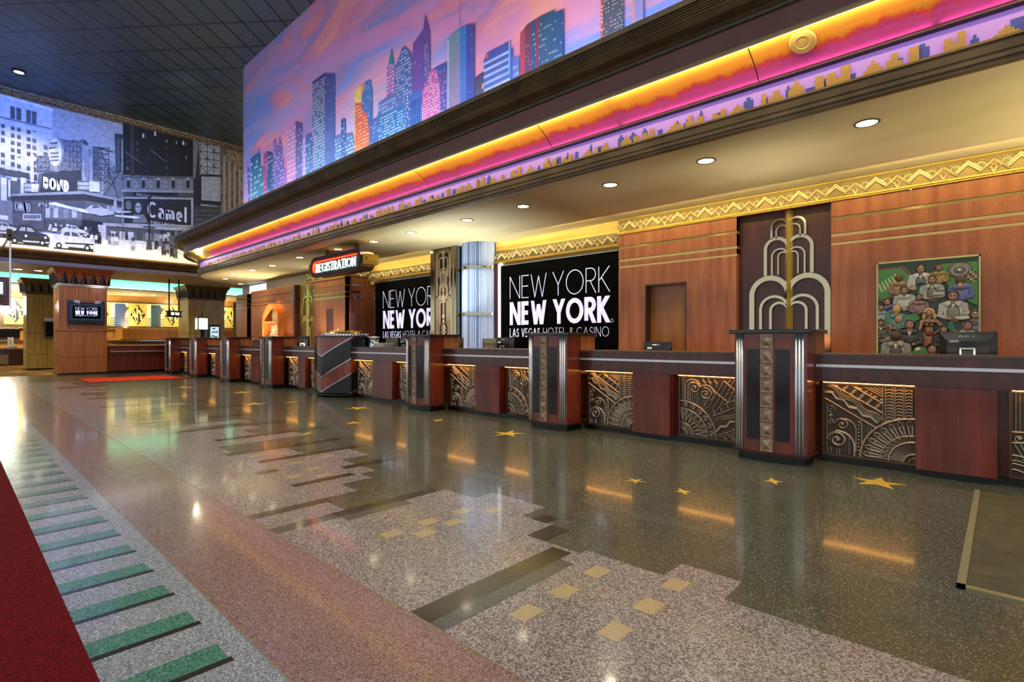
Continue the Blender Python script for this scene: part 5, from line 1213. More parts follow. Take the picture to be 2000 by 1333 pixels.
# gold friezes: one repeating unit modelled as relief
def frieze_unit():
    ni, nj = 84, 44; U, V = np.meshgrid(np.linspace(0, 1, ni), np.linspace(0, .5, nj)); H = np.zeros_like(U)
    def R_(pts, w, h):
        nonlocal H; H = ridge(H, U, V, pts, w, h)
    for cx in (.0, .5, 1.0):
        cx2 = cx+.25
        for c in (cx2,):
            for r, w in ((.10, .04), (.055, .02)): R_(arc(c, .24, r, r, 10, 170, 14), w, .6)
            for k in range(11): a = pi*(k+.5)/11; R_([(c+.145*cos(a), .24+.145*sin(a)), (c+.185*cos(a), .24+.185*sin(a))], .016, .5)
    def chev(cx, top, ws, w, h, leg=.3):
        R_([(cx-leg, top-leg*.95), (cx, top), (cx+leg, top-leg*.95)], w, h)
    msk = (np.abs(U-.25*0-.5) < .32) & (V < .40-.0-np.abs(U-.5)*.95); H[msk] = 0
    for o in (0, .028, .056): chev(.5, .43-o, 0, .017, .8, .36)
    chev(.5, .335, 0, .062, 1.0, .30)
    for k in range(4): H = dome(H, U, V, .5-.05-.052*k, .285-.050*k, .013, 1.35)
    for cx in (0, 1):
        msk = V < .38-np.abs(U-cx)*.95; H[msk] = 0
        for o in (0, .034, .068): chev(cx, .385-o, 0, .018, .9, .28)
        for a in (-.5, -.25, 0, .25, .5): R_([(cx+a*.04, .02), (cx+a*.12, .12), (cx+a*.26, .19)], .018, .7)
    return H
HF = frieze_unit(); FW, FH = .415, .20
HFf = HF/1.35  # shadow lines of the recesses are painted in, colour darkening with depth
M['gold_relief'] = attrmat('gold_relief', .42, .6, .5)
FU = heightmesh('frieze_ornament', HF*.024, FW, FH, 'Y', M['gold_relief'], bronze_cols(HFf, .5, (.20, .14, .045), (.84, .68, .33)))
FUX = heightmesh('frieze_ornament', HF*.024, FW, FH, 'X', M['gold_relief'], bronze_cols(HFf, .5, (.20, .14, .045), (.84, .68, .33)))
FUd = heightmesh('frieze_ornament', HF*.024, FW, FH, 'Y', M['gold_relief'], bronze_cols(HFf, .5, (.16, .12, .06), (.62, .50, .27)))
FUXd = heightmesh('frieze_ornament', HF*.024, FW, FH, 'X', M['gold_relief'], bronze_cols(HFf, .5, (.16, .12, .06), (.62, .50, .27)))
def joined(me, nrep, step, axis):
    """repeat a unit n times into one mesh"""
    n = len(me.vertices); co = np.empty(n*3); me.vertices.foreach_get('co', co); co = co.reshape(-1, 3)
    fl_ = np.empty(len(me.loops), dtype=np.int32); me.loops.foreach_get('vertex_index', fl_)
    ca = np.empty(n*4); me.color_attributes['Col'].data.foreach_get('color', ca)
    cs, fs = [], []
    for k in range(nrep): c = co.copy(); c[:, axis] += k*step; cs.append(c); fs.append(fl_+k*n)
    co = np.concatenate(cs); f = np.concatenate(fs); me2 = bpy.data.meshes.new(me.name)
    me2.vertices.add(len(co)); me2.vertices.foreach_set('co', co.ravel()); me2.loops.add(len(f)); me2.loops.foreach_set('vertex_index', f)
    me2.polygons.add(len(f)//4); me2.polygons.foreach_set('loop_start', np.arange(0, len(f), 4)); me2.update(calc_edges=True)
    me2.materials.append(me.materials[0]); a = me2.color_attributes.new('Col', 'FLOAT_COLOR', 'POINT'); a.data.foreach_set('color', np.tile(ca, nrep))
    me2.polygons.foreach_set('use_smooth', [True]*(len(f)//4)); return me2
def frieze(x0, n, y, z, label, dark=False, lip_=True):
    t = thing('gold_frieze', label, 'frieze', (x0, y, z)); me = joined(FUd if dark else FU, n, FW, 0)
    inst(me, 'ornament', t, (x0, y-.03, z)); b = MB(); b.box(x0, x0+n*FW, y-.029, y+.04, z, z+FH+.015)
    b.build('backing', M['gold'], t)
    if lip_:
        b = MB(); b.box(x0, x0+n*FW, y-.06, y+.02, z-.018, z); b.box(x0, x0+n*FW, y-.045, y+.02, z-.036, z-.018); b.build('bead', M['gold'], t)
    return t
frieze(-4.64, 16, YW, 2.98, 'bright gold relief frieze of fans and chevrons along the top of the right wood wall')
# screen bay
frieze(-7.545, 7, YW+.02, 2.80, 'bronze gold fan frieze above the big screen, between glowing column and wood wall', True)
b = MB(); b.box(-7.55, -4.64, YW+.04, YW+.2, 2.69, 3.2); b.box(-7.62, -7.40, YW+.02, YW+.2, 0, 2.78); tag(b.build('wall_back', M['goldwall']), kind='structure')
t = thing('video_screen', 'big black video wall with full white NEW YORK lettering, centre of the back wall', 'screen', (-6.02, YW, .95), 'video screens')
b = MB(); b.box(-7.33, -4.645, YW-.01, YW+.015, .95, 2.69); b.build('panel', M['screen_black'], t)
(xl, _), (xr, _) = onY(996, 600, YW-.01), onY(1192, 600, YW-.01); zb_ = onY(996, 659, YW-.01)[1]
b = MB(); logo(b, PY(YW-.012), xl, zb_, xr-xl, .082, .003); b.build('lettering', M['screen_text'], t)
b = MB(); b.box(-7.345, -7.33, YW-.03, YW+.1, .95, 2.70); b.box(-7.345, -4.645, YW-.03, YW+.1, 2.69, 2.702); b.build('bezel', M['chrome'], t)
b = MB(); b.box(-7.42, -7.35, YW-.02, YW+.05, .95, 2.75); tag(b.build('light_slot', mat('slot_glow', (1, 1, 1), .5, emit=(.92, .95, 1), es=2.2)), 'thin white glowing slot beside the left edge of the big screen', 'light')
b = MB(); b.box(-7.545, -7.42, YW-.02, YW+.05, 0, 2.79); tag(b.build('wood_pier', M['veneer_dark']), 'narrow dark wood pier between glowing column and big screen', 'pier')
# glowing fluted column
t = thing('fluted_light_column', 'glowing white fluted half column beside the big screen', 'light column', (-7.93, YW, 0))
b = MB(); nn_ = 60; cx_, cy_, r_ = -7.93, YW, .40; vs = []
for k in range(nn_*2+1):
    a = -pi/2+pi*k/(nn_*2); r = r_*(1 if k % 2 else .93); vs.append((cx_+r*sin(a), cy_-r*cos(a)))
for k in range(len(vs)-1): b.add([(vs[k][0], vs[k][1], 0), (vs[k+1][0], vs[k+1][1], 0), (vs[k+1][0], vs[k+1][1], 3.2), (vs[k][0], vs[k][1], 3.2)], [(0, 1, 2, 3)], 1 if k % 4 == 1 or k % 10 == 3 else 0)
mg = mat('glow_glass', (.80, .84, .90), .25, emit=(.80, .87, 1.0), es=.15, coat=.3); b.build('glass_flutes', [mg, mat('glow_glass_joint', (.42, .50, .62), .2, emit=(.7, .8, 1), es=.06)], t)
for z in (1.72, 2.66):
    b = MB()
    for k in range(24): a0, a1 = -pi/2+pi*k/24, -pi/2+pi*(k+1)/24; R_ = .418; q = [(cx_+R_*sin(a), cy_-R_*cos(a)) for a in (a0, a1)]; b.add([(q[0][0], q[0][1], z), (q[1][0], q[1][1], z), (q[1][0], q[1][1], z+.05), (q[0][0], q[0][1], z+.05)], [(0, 1, 2, 3)]); b.add([(q[0][0], q[0][1], z), (q[1][0], q[1][1], z), (cx_+.38*sin(a1), cy_-.38*cos(a1), z), (cx_+.38*sin(a0), cy_-.38*cos(a0), z)], [(3, 2, 1, 0)])
    b.build('brass_band', M['nickel'], t)
light('SPOT', 'column_wash', (-7.6, 6.3, 3.12), 90, (.95, .97, 1), .05, target=(-7.93, 7.3, 1.6), spot=70)
# bronze fountain pilaster
def pil(ni=70, nj=270):
    w, h = .52, 2.0; U, V = np.meshgrid(np.linspace(-.26, .26, ni), np.linspace(0, h, nj)); U = np.abs(U); H = np.zeros_like(U)
    def R_(pts, w, h_):
        nonlocal H; H = ridge(H, U, V, pts, w, h_)
    def loop(wi, zt, zb, bar, h_): r = wi/2; R_([(0.0, zt-r*1.3)]+[(wi/2-r*cos(pi*i/14), zt-r+r*sin(pi*i/14)) for i in range(15)]+[(wi, zb)], bar, h_)
    for wi, zt, zb in [(.23, 1.96, 1.45), (.19, 1.92, 1.45), (.14, 1.80, 1.40), (.10, 1.56, 1.15), (.07, 1.50, 1.15), (.13, 1.22, 1.0), (.10, 1.18, .9), (.23, .98, 0), (.19, .95, 0), (.15, .91, 0), (.11, .86, .35)]: loop(wi, zt, zb, .026, .8)
    R_([(0, 0), (0, 2)], .07, .55)
    for z in (1.9, 1.8, 1.5, 1.25, 1.12, 1.0, .95, .90, .55, .42, .32, .24, .16, .08): R_([(0, z+.03), (.035, z-.03)], .02, 1.2)
    for z in (.30, .22, .14, .06): R_([(.02, z+.04), (.075, z-.03)], .02, 1.1)
    R_([(.235+.008*sin(z*30), z) for z in np.linspace(1.0, 1.45, 30)], .02, .8); R_([(.20+.008*sin(z*30), z) for z in np.linspace(1.0, 1.45, 30)], .02, .8); R_([(.165+.01*sin(z*20), z) for z in np.linspace(0, .3, 30)], .02, .7)
    R_([(.255, 0), (.255, 2)], .014, .7)
    return H
HP = pil(); t = thing('bronze_pilaster', 'bronze relief pilaster of stacked fountains with brass side strips, left of the glowing column', 'pilaster', (-8.72, 7.3, 1.15))
me = heightmesh('relief_plate', HP*.02, .52, 2.0, 'Y', M['gold_relief'], bronze_cols(HP, .9, (.035, .028, .016), (.66, .49, .31))); inst(me, 'relief_plate', t, (-9.04, 7.268, 1.19))
b = MB(); b.box(-9.15, -8.36, 7.27, YW+.19, 0, 3.19); b.build('core', M['black'], t)
b = MB(); b.box(-9.19, -9.05, 7.235, 7.34, 0, 3.2)
for x0, x1, y in [(-8.51, -8.45, 7.235), (-8.45, -8.40, 7.255), (-8.40, -8.345, 7.235)]: b.box(x0, x1, y, 7.34, 0, 3.2)
b.build('brass_strips', M['nickel'], t)
# second screen and its bay
frieze(-12.2, 7, YW+.02, 2.80, 'bronze gold fan frieze above the left screen, behind the registration sign', True)
b = MB(); b.box(-12.3, -9.15, YW+.04, YW+.2, 2.69, 3.2); tag(b.build('wall_back', M['goldwall']), kind='structure')
t = thing('video_screen', 'black video screen with partly hidden NEW YORK lettering, left of the bronze pilaster', 'screen', (-10.5, YW, .95), 'video screens')
b = MB(); b.box(-11.86, -9.195, YW-.01, YW+.03, .95, 2.69); b.build('panel', M['screen_black'], t)
b = MB(); b.box(-11.90, -11.86, YW-.03, YW+.1, .95, 2.72); b.box(-11.9, -9.16, YW-.03, YW+.1, 2.69, 2.715); b.build('bezel', M['chrome'], t)
xl2 = onY(748.5, 600, YW-.01)[0]
b = MB(); logo(b, PY(YW-.012), xl2, zb_+.0, xr-xl, .082, .003); b.build('lettering', M['screen_text'], t)

# forward wall with arch niche (plane Y = 6.95)
YV = 6.95; ZT = 2.84
def wpanel(x0, x1, y, zt, label, mm='veneer', cm='chrome', ztop=(2.33, 2.45, 2.62)):
    t = thing('wood_wall_panel', label, 'wall panel', ((x0+x1)/2, y, 0)); b = MB(); zz = 0
    for a in ztop: b.box(x0, x1, y-.02, y+.1, zz, a); zz = a+.028
    b.box(x0, x1, y-.02, y+.1, zz, zt); b.box(x0, x1, y, y+.1, 0, zt); b.build('board', M[mm], t)
    b = MB()
    for a in ztop: b.box(x0, x1, y-.012, y, a+.002, a+.026)
    b.build('metal_strip', M[cm], t); return t
wpanel(-13.98, -12.30, YV, 2.84, 'wood wall corner panel with small dark doorway below the registration sign', 'veneer', 'brass')
b = MB(); b.box(-13.25, -12.88, YV-.024, YV-.018, 0, 2.05); tag(b.build('door_2', M['desk']), kind='structure')
b = MB(); b.box(-12.66, -12.60, YV-.03, YV-.02, 1.40, 1.52); tag(b.build('wall_switch', M['white']), 'small white switch plate on the wood corner panel', 'switch')
frieze(-14.35, 5, YV-.02, 2.86, 'dark gold frieze piece at the top of the wood corner under the registration sign', True)
tt = thing('wood_wall_panel', 'dark wood return panel with chrome bars left of the left screen', 'wall panel', (-12.28, 7.3, 0)); b = MB(); b.box(-12.30, -12.2, YV+.1, YW+.2, 0, 2.84); b.build('board', wood('return_walnut', '5a2c1c', '7c4430', .3, .5), tt)
b = MB(); [b.box(-12.2, -12.19, YV+.12, YV+.45, z, z+.035) for z in (2.33, 2.45, 2.62)]; b.build('metal_strip', M['chrome'], tt)
t = thing('gold_frieze', 'gold frieze on the return wall above the chrome bars', 'frieze', (-12.2, 7.2, 2.86)); me = joined(FUXd, 2, FW, 1); inst(me, 'ornament', t, (-12.17, YV-.05, 2.86))
b = MB(); b.box(-12.3, -12.171, YV-.05, YV-.05+2*FW, 2.86, 3.07); b.build('backing', M['gold'], t)
b = MB(); b.box(-15.1, -13.98, YV+.12, YV+.22, 0, 2.84); tag(b.build('wood_wall_panel', M['olivewood']), 'olive brown recessed panel behind the far brass fountain sculpture', 'wall panel')
fountain(-14.55, YV+.115, 1.02, 'far brass fountain sculpture beside the arch niche wall', .93)
wpanel(-18.35, -15.2, YV, ZT, 'grey brown wood wall with arch niche and chrome strips, far left behind the desk', 'veneer', 'chrome')
b = MB(); b.box(-15.2, -15.1, YV-.03, YV+.12, 0, ZT); tag(b.build('wood_pier', M['desk']), 'dark mahogany edge strip right of the arch niche wall', 'pier')
b = MB(); b.box(-18.75, -18.35, YV+.1, YV+.2, 0, ZT); tag(b.build('wood_pier', M['desk']), 'recessed dark mahogany strip left of the arch niche wall', 'pier')
wpanel(-19.7, -18.75, YV, 2.80, 'narrow pinkish wood end panel beside the curtain', 'veneer', 'chrome')
# arch niche
t = thing('arch_niche', 'lit orange wooden arch niche holding a bronze relief, on the far wood wall', 'niche', (-16.25, YV, 1.0))
xn0, xn1 = -16.85, -15.75; r = (xn1-xn0)/2; cxn = (xn0+xn1)/2
out = [(xn1, .95), (xn1, 1.75)]+[(cxn+r*cos(a), 1.75+.56*sin(a)) for a in [pi*i/20 for i in range(21)]]+[(xn0, .95)]
b = MB(); ribbon(b, PY(YV-.02), out, .07, 0, .22); b.build('arch_frame', wood('arch_wood', 'b0561c', 'd4823c', .35, .3), t)
b = MB(); b.slab(PY(YV-.02), [(xn0, .95), (xn1, .95), (xn1, 1.75)]+[(cxn+r*cos(a), 1.75+.56*sin(a)) for a in [pi*i/16 for i in range(17)]]+[(xn0, 1.75)], 0, .012); b.build('niche_back', M['tile'], t)
b = MB(); b.box(xn0, xn1, YV-.22, YV-.03, 1.76, 1.80); b.build('shelf', wood('shelf_wood', 'b0561c', 'd4823c', .35, .3), t)
Hn, Cn = crowd(110, 145, 9); me = heightmesh('niche_relief', Hn, .95, .80, 'Y', M['bronze'], bronze_cols(Hn, .03, (.25, .17, .10), (.85, .66, .42))); inst(me, 'niche_relief', t, (xn0+.08, YV-.034, .95))
Hn2, Cn2 = crowd(80, 60, 12); me = heightmesh('niche_relief', Hn2, .62, .42, 'Y', M['bronze'], bronze_cols(Hn2, .03, (.3, .2, .1), (.9, .7, .42))); inst(me, 'niche_relief', t, (cxn-.31, YV-.034, 1.81))
light('SPOT', 'niche_spot', (-16.0, 6.1, 3.1), 90, (1, .72, .35), .03, target=(-16.2, 6.93, 1.9), spot=38, blend=.5)
# lit opening above the arch wall and wall beyond
b = MB(); b.box(-24, -12.6, 8.9, 9.1, 0, 3.2); tag(b.build('wall_back', mat('grey_plaster', (.62, .58, .56), .6)), kind='structure')
b = MB(); b.box(-20.3, -15.1, 7.36, 7.46, 0, 3.2); tag(b.build('wall_back', mat('pale_plaster', (.62, .58, .56), .6)), kind='structure')
b = MB(); b.box(-19.55, -18.2, 7.33, 7.36, 2.88, 3.14); tag(b.build('window_1', mat('window_glow', (1, 1, 1), .5, emit=(.85, .88, 1), es=1.6)), kind='structure')
# curtain
t = thing('curtain', 'olive brown pleated curtain hanging at the far end of the desk', 'curtain', (-20.6, 7.35, 0))
b = MB(); pts = [(-20.95+.5*i/40, 7.3+.05*sin(i*1.1)) for i in range(41)]
for (xa, ya), (xc, yc) in zip(pts, pts[1:]): b.add([(xa, ya, 0), (xc, yc, 0), (xc, yc, 2.62), (xa, ya, 2.62)], [(0, 1, 2, 3)], 0, None, True)
b.build('cloth', mat('curtain_olive', (.36, .28, .16), .8), t)
b = MB(); b.tube([(-21.0, 7.3, 2.64), (-20.4, 7.3, 2.64)], .025, 8); b.build('rail', M['nickel'], t)

# wall washer strips recessed in the soffit edge, aimed at the wall head
for x0, x1, y, e in [(-1.6, 2.2, 7.15, 15), (-4.6, -1.6, 7.15, 12), (-7.5, -4.7, 7.15, 12), (-12.1, -9.2, 7.15, 12), (-14, -12.4, 6.5, 6), (-18.3, -15, 6.5, 5)]:
    light('AREA', 'wall_washer', ((x0+x1)/2, y, 3.17), e, (1, .80, .36), x1-x0-.1, target=((x0+x1)/2, y+.42, 2.62), size_y=.04)

# added fill lights, unseen behind the counter, aimed up to brighten the soffit
for xk, e, c in [(.4, 130, (1, .89, .56)), (-3, 165, (1, .93, .72)), (-6, 300, (.92, 1, .95)), (-8.6, 320, (.90, 1, .97)), (-12.5, 200, (.98, 1, .88)), (-16, 140, (1, .90, .60))]:
    light('AREA', 'soffit_fill', (xk, 6.42, 1.0), e*.8, c, 2.2, rot=(pi, 0, 0), size_y=.12).data.spread = radians(105)
# staff desk behind the counter
for x0, x1, y0, y1, w_ in [(-9.6, 2.2, 6.55, 7.1, 'right of the striped drum'), (-18.2, -11.7, 6.42, 6.88, 'left of the striped drum')]:
    t = thing('staff_desk', 'low honey wood staff worktop behind the front counter, '+w_, 'worktop', ((x0+x1)/2, y0, 0))
    b = MB(); b.box(x0, x1, y0, y1, .72, .76); b.build('worktop', M['oak'], t); b = MB(); b.box(x0, x1, y1-.05, y1-.01, 0, .72); b.build('support', M['oak'], t)

# monitors
def monitor(cx, y, zt, w, rot, label, brand=True, h=.30, frame='plastic', back=True, group='desk monitors'):
    t = thing('computer_monitor', label, 'monitor', (cx, y, .76), group); t.rotation_euler = (0, 0, rot)
    org = ORG[t.name]; zb = zt-h
    def bb(): return MB()
    def fin(b, nm, mm): o = b.build(nm, mm, t); return o
    s = -1
    b = bb(); hw = w/2; yo = y
    b.add([(cx-hw, yo, zb), (cx+hw, yo, zb), (cx+hw, yo, zt), (cx-hw, yo, zt), (cx-hw, yo-.02, zb), (cx+hw, yo-.02, zb), (cx+hw, yo-.02, zt), (cx-hw, yo-.02, zt),
           (cx-hw*.72, yo-.055, zb+.05), (cx+hw*.72, yo-.055, zb+.05), (cx+hw*.72, yo-.055, zt-.085), (cx-hw*.72, yo-.055, zt-.085)],
          [(0, 3, 2, 1), (0, 1, 5, 4), (1, 2, 6, 5), (2, 3, 7, 6), (3, 0, 4, 7), (4, 5, 9, 8), (5, 6, 10, 9), (6, 7, 11, 10), (7, 4, 8, 11), (8, 9, 10, 11)])
    fin(b, 'housing', M[frame])
    b = bb(); b.box(cx-hw+.015, cx+hw-.015, yo, yo+.003, zb+.015, zt-.015); fin(b, 'screen', M['screen_black'])
    b = bb(); b.box(cx-.045, cx+.045, yo-.085, yo-.055, .78, zb+.14); fin(b, 'neck', M['plastic'])
    b = bb(); q = [(cx-.05, zb-.0), (cx-.05, zb+.145), (cx+.05, zb+.145), (cx+.05, zb)]; ribbon(b, PY(yo-.086), q, .012, 0, .004); fin(b, 'neck_trim', M['silverprint'])
    b = bb(); b.box(cx-.12, cx+.12, yo-.16, yo+.06, .762, .78); fin(b, 'foot', M['plastic'])
    if brand:
        b = bb(); text(b, PY(yo-.036), 'DELL', cx-.062, zt-.060, .026, .0065, .004, .004, width=.124, gap=.18); fin(b, 'brand_letters', M['silverprint'])
        b = bb(); [b.box(cx-hw*.62+.014*i, cx-hw*.62+.014*i+.010, yo-.058, yo-.045, zt-.085-.012*j, zt-.077-.012*j) for i in range(5) for j in range(2)]; fin(b, 'rating_label', M['silverprint'])
    return t
monitor(-.25, 6.62, 1.285, .42, .0, 'black computer monitor seen from behind in front of the painted relief')
monitor(-3.45, 6.62, 1.19, .42, -.05, 'black computer monitor seen from behind in front of the wood doorway')
xm = onY(988, 670, 6.7)[0]; monitor(xm, 6.7, 1.265, .46, -.08, 'black computer monitor seen from behind at the lower left of the big screen')
xm = onY(955, 670, 6.95)[0]; monitor(xm, 6.98, 1.25, .30, .5, 'grey monitor turned sideways just left of the one under the big screen', False, .3, 'plastic_grey')
xm = onY(893, 670, 6.7)[0]; monitor(xm, 6.7, 1.26, .40, -.08, 'black monitor half hidden behind the third pylon, before the glowing column', False)
xm = onY(795, 670, 6.7)[0]; monitor(xm, 6.7, 1.27, .50, -.08, 'black monitor in front of the left screen, half hidden by a pylon')
xm = onY(762, 670, 6.8)[0]; monitor(xm, 6.85, 1.26, .30, .5, 'grey printer like monitor between striped drum and the black monitor', False, .3, 'plastic_grey')
xm = onY(592, 670, 6.5)[0]; monitor(xm, 6.5, 1.33, .34, .9, 'white framed monitor turned sideways left of the striped drum', False, .34, 'plastic')
xm = onY(502, 670, 6.6)[0]; monitor(xm, 6.6, 1.22, .40, .1, 'small black monitor on the desk below the arch wall', False)
t = thing('paper_stack', 'slanting stack of white papers on the counter right of the striped drum', 'papers', (-9.75, 6.3, 1.076))
for k in range(5):
    b = MB(); b.box(-9.95+.01*k, -9.55+.015*k, 6.25+.01*k, 6.5, 1.077+.018*k, 1.086+.018*k); b.build('sheet_bundle', M['white'], t)

# ------------------------------------------------------------------ registration sign
t = thing('registration_sign', 'hanging marquee sign with bronze stadium frame, red neon line and white REGISTRATION letters', 'sign', (-10.4, 5.65, 2.6))
xs0, xs1 = -11.38, -9.28; zs0, zs1 = 2.62, 3.03; zc = (zs0+zs1)/2; rr_ = (zs1-zs0)/2
def stad(o): 
    r = rr_+o; return [(xs1-rr_+r*cos(a), zc+r*sin(a)) for a in [-pi/2+pi*i/14 for i in range(15)]]+[(xs0+rr_+r*cos(a), zc+r*sin(a)) for a in [pi/2+pi*i/14 for i in range(15)]]
P = PY(5.62)
b = MB(); b.slab(P, stad(-.01), -.30, 0); b.build('box', noisy('sign_bronze', (.30, .22, .14), (.45, .34, .22), 12, .4, .6), t)
b = MB(); ribbon(b, P, stad(-.02)+[stad(-.02)[0]], .075, 0, .05); b.build('frame', mat('frame_brown', (.22, .14, .11), .35, .5), t)
b = MB(); sp_ = stad(-.022)
for a, c in zip(sp_, sp_[1:]+[sp_[0]]):
    L_ = math.hypot(c[0]-a[0], c[1]-a[1]); n = max(1, int(L_/.035))
    for i in range(n): u_2, v_2 = a[0]+(c[0]-a[0])*i/n, a[1]+(c[1]-a[1])*i/n; b.slab(P, [(u_2-.009, v_2-.009), (u_2+.009, v_2-.009), (u_2+.009, v_2+.009), (u_2-.009, v_2+.009)], .05, .062)
b.build('bead_row', mat('bead_bronze', (.38, .30, .26), .35, .6), t)
b = MB(); b.slab(P, stad(-.055), 0, .008); b.build('face_plate', mat('sign_face', (.10, .14, .17), .3), t)
b = MB(); rn = rr_-.085
pts = [(xs1-rr_+.02, zc+rn)]+[(xs0+rr_+rn*cos(a), zc+rn*sin(a)) for a in [pi/2+pi*i/12 for i in range(11)]]
b.tube([P(u, v, .03) for u, v in pts], .011, 8); b.build('neon_tube', mat('neon_red', (1, .2, .1), .4, emit=(1, .16, .05), es=9), t)
pts2 = [(xs0+rr_+(rn-.035)*cos(a), zc+(rn-.035)*sin(a)) for a in [pi*.62+pi*i/12 for i in range(9)]]
b = MB(); b.tube([P(u, v, .03) for u, v in pts2], .008, 8); b.build('neon_tube', mat('neon_orange', (1, .3, .15), .4, emit=(1, .28, .10), es=6), t)
b = MB(); text(b, P, 'REGISTRATION', xs0+.20, zc-.11, .185, .022, .008, .03, width=1.66, gap=.22, serif=.022); b.build('lettering', mat('sign_letters', (1, 1, 1), .4, emit=(.85, 1, .97), es=.8), t)
for x0, dx in ((xs1+.03, 1), (xs0-.03, -1)):
    b = MB(); b.box(min(x0-.06*dx, x0+.09*dx), max(x0-.06*dx, x0+.09*dx), 5.60, 5.90, zc-.10, zc+.10); b.box(min(x0, x0+.16*dx), max(x0, x0+.16*dx), 5.63, 5.86, zc-.05, zc+.05); b.build('end_ornament', M['gold'] if dx > 0 else M['trim'], t)
for x in (-10.98, -9.75):
    b = MB(); b.box(x-.035, x+.035, 5.74, 5.80, zs1-.02, 3.2); b.build('hanger', M['trim'], t)

# ------------------------------------------------------------------ far hall under the street mural
b = MB()
def slabz(x0, x1, y0, y1, z0, z1): b.box(x0, x1, y0, y1, z0, z1)
slabz(-27.5, -24.0, -6, 14, 3.80, 3.86); slabz(-38, -33, -6, 14, 3.80, 3.9); slabz(-33, -27.5, -6, 14, 4.45, 4.5)
tag(b.build('ceiling', M['soffit']), kind='structure')
b = MB(); b.box(-27.52, -27.5, -6, 14, 3.80, 4.45); b.box(-33.0, -32.98, -6, 14, 3.86, 4.45); tag(b.build('trim_4', mat('seafoam', (.45, .80, .68), .6)), kind='structure')
b = MB(); b.box(-32.9, -32.7, -6, 14, 3.80, 3.86); tag(b.build('trim_5', M['soffit']), kind='structure')
light('AREA', 'cove_tube', (-32.8, 4, 3.90), 170, (.72, 1, .90), .12, rot=(pi, 0, 0), size_y=19)
b = MB(); b.box(-32.96, -32.93, -6, 14, 3.87, 3.90); tag(b.build('cove_light', mat('cove_glow', (1, 1, 1), .5, emit=(.8, 1, .93), es=4)), 'long pale green cove light tube above the far hall', 'light')
XF = -37.0; b = MB(); b.box(XF-.2, XF, -6, 14, 0, 3.9); tag(b.build('wall_left', M['oak']), kind='structure')
b = MB(); b.box(-38, -20.4, 13.8, 14, 0, 4.5); tag(b.build('wall_right', M['oak']), kind='structure')
# ny frieze panels
(yA, _), (yB, _) = onX(242, 600, XF+.1), onX(275, 600, XF+.1)
b = MB(); b.box(XF, XF+.10, -6, 14, 2.0, 3.42); b.box(XF, XF+.2, -6, 14, 1.93, 2.03); b.box(XF, XF+.14, -6, 14, 3.40, 3.46); tag(b.build('trim_6', M['trim']), kind='structure')
b = MB(); b.box(XF, XF+.16, -6, 14, 1.86, 1.93)
for k in range(80): b.box(XF+.16, XF+.19, -6+.25*k, -6+.25*k+.12, 1.86, 1.92)
tag(b.build('trim_7', M['oak']), kind='structure')
yc0 = onX(270, 610, XF+.1)[0]; per = onX(188*1+0, 610, XF)[0]
ycs = [onX(px, 610, XF+.12)[0] for px in (55, 269, 336, 441)]
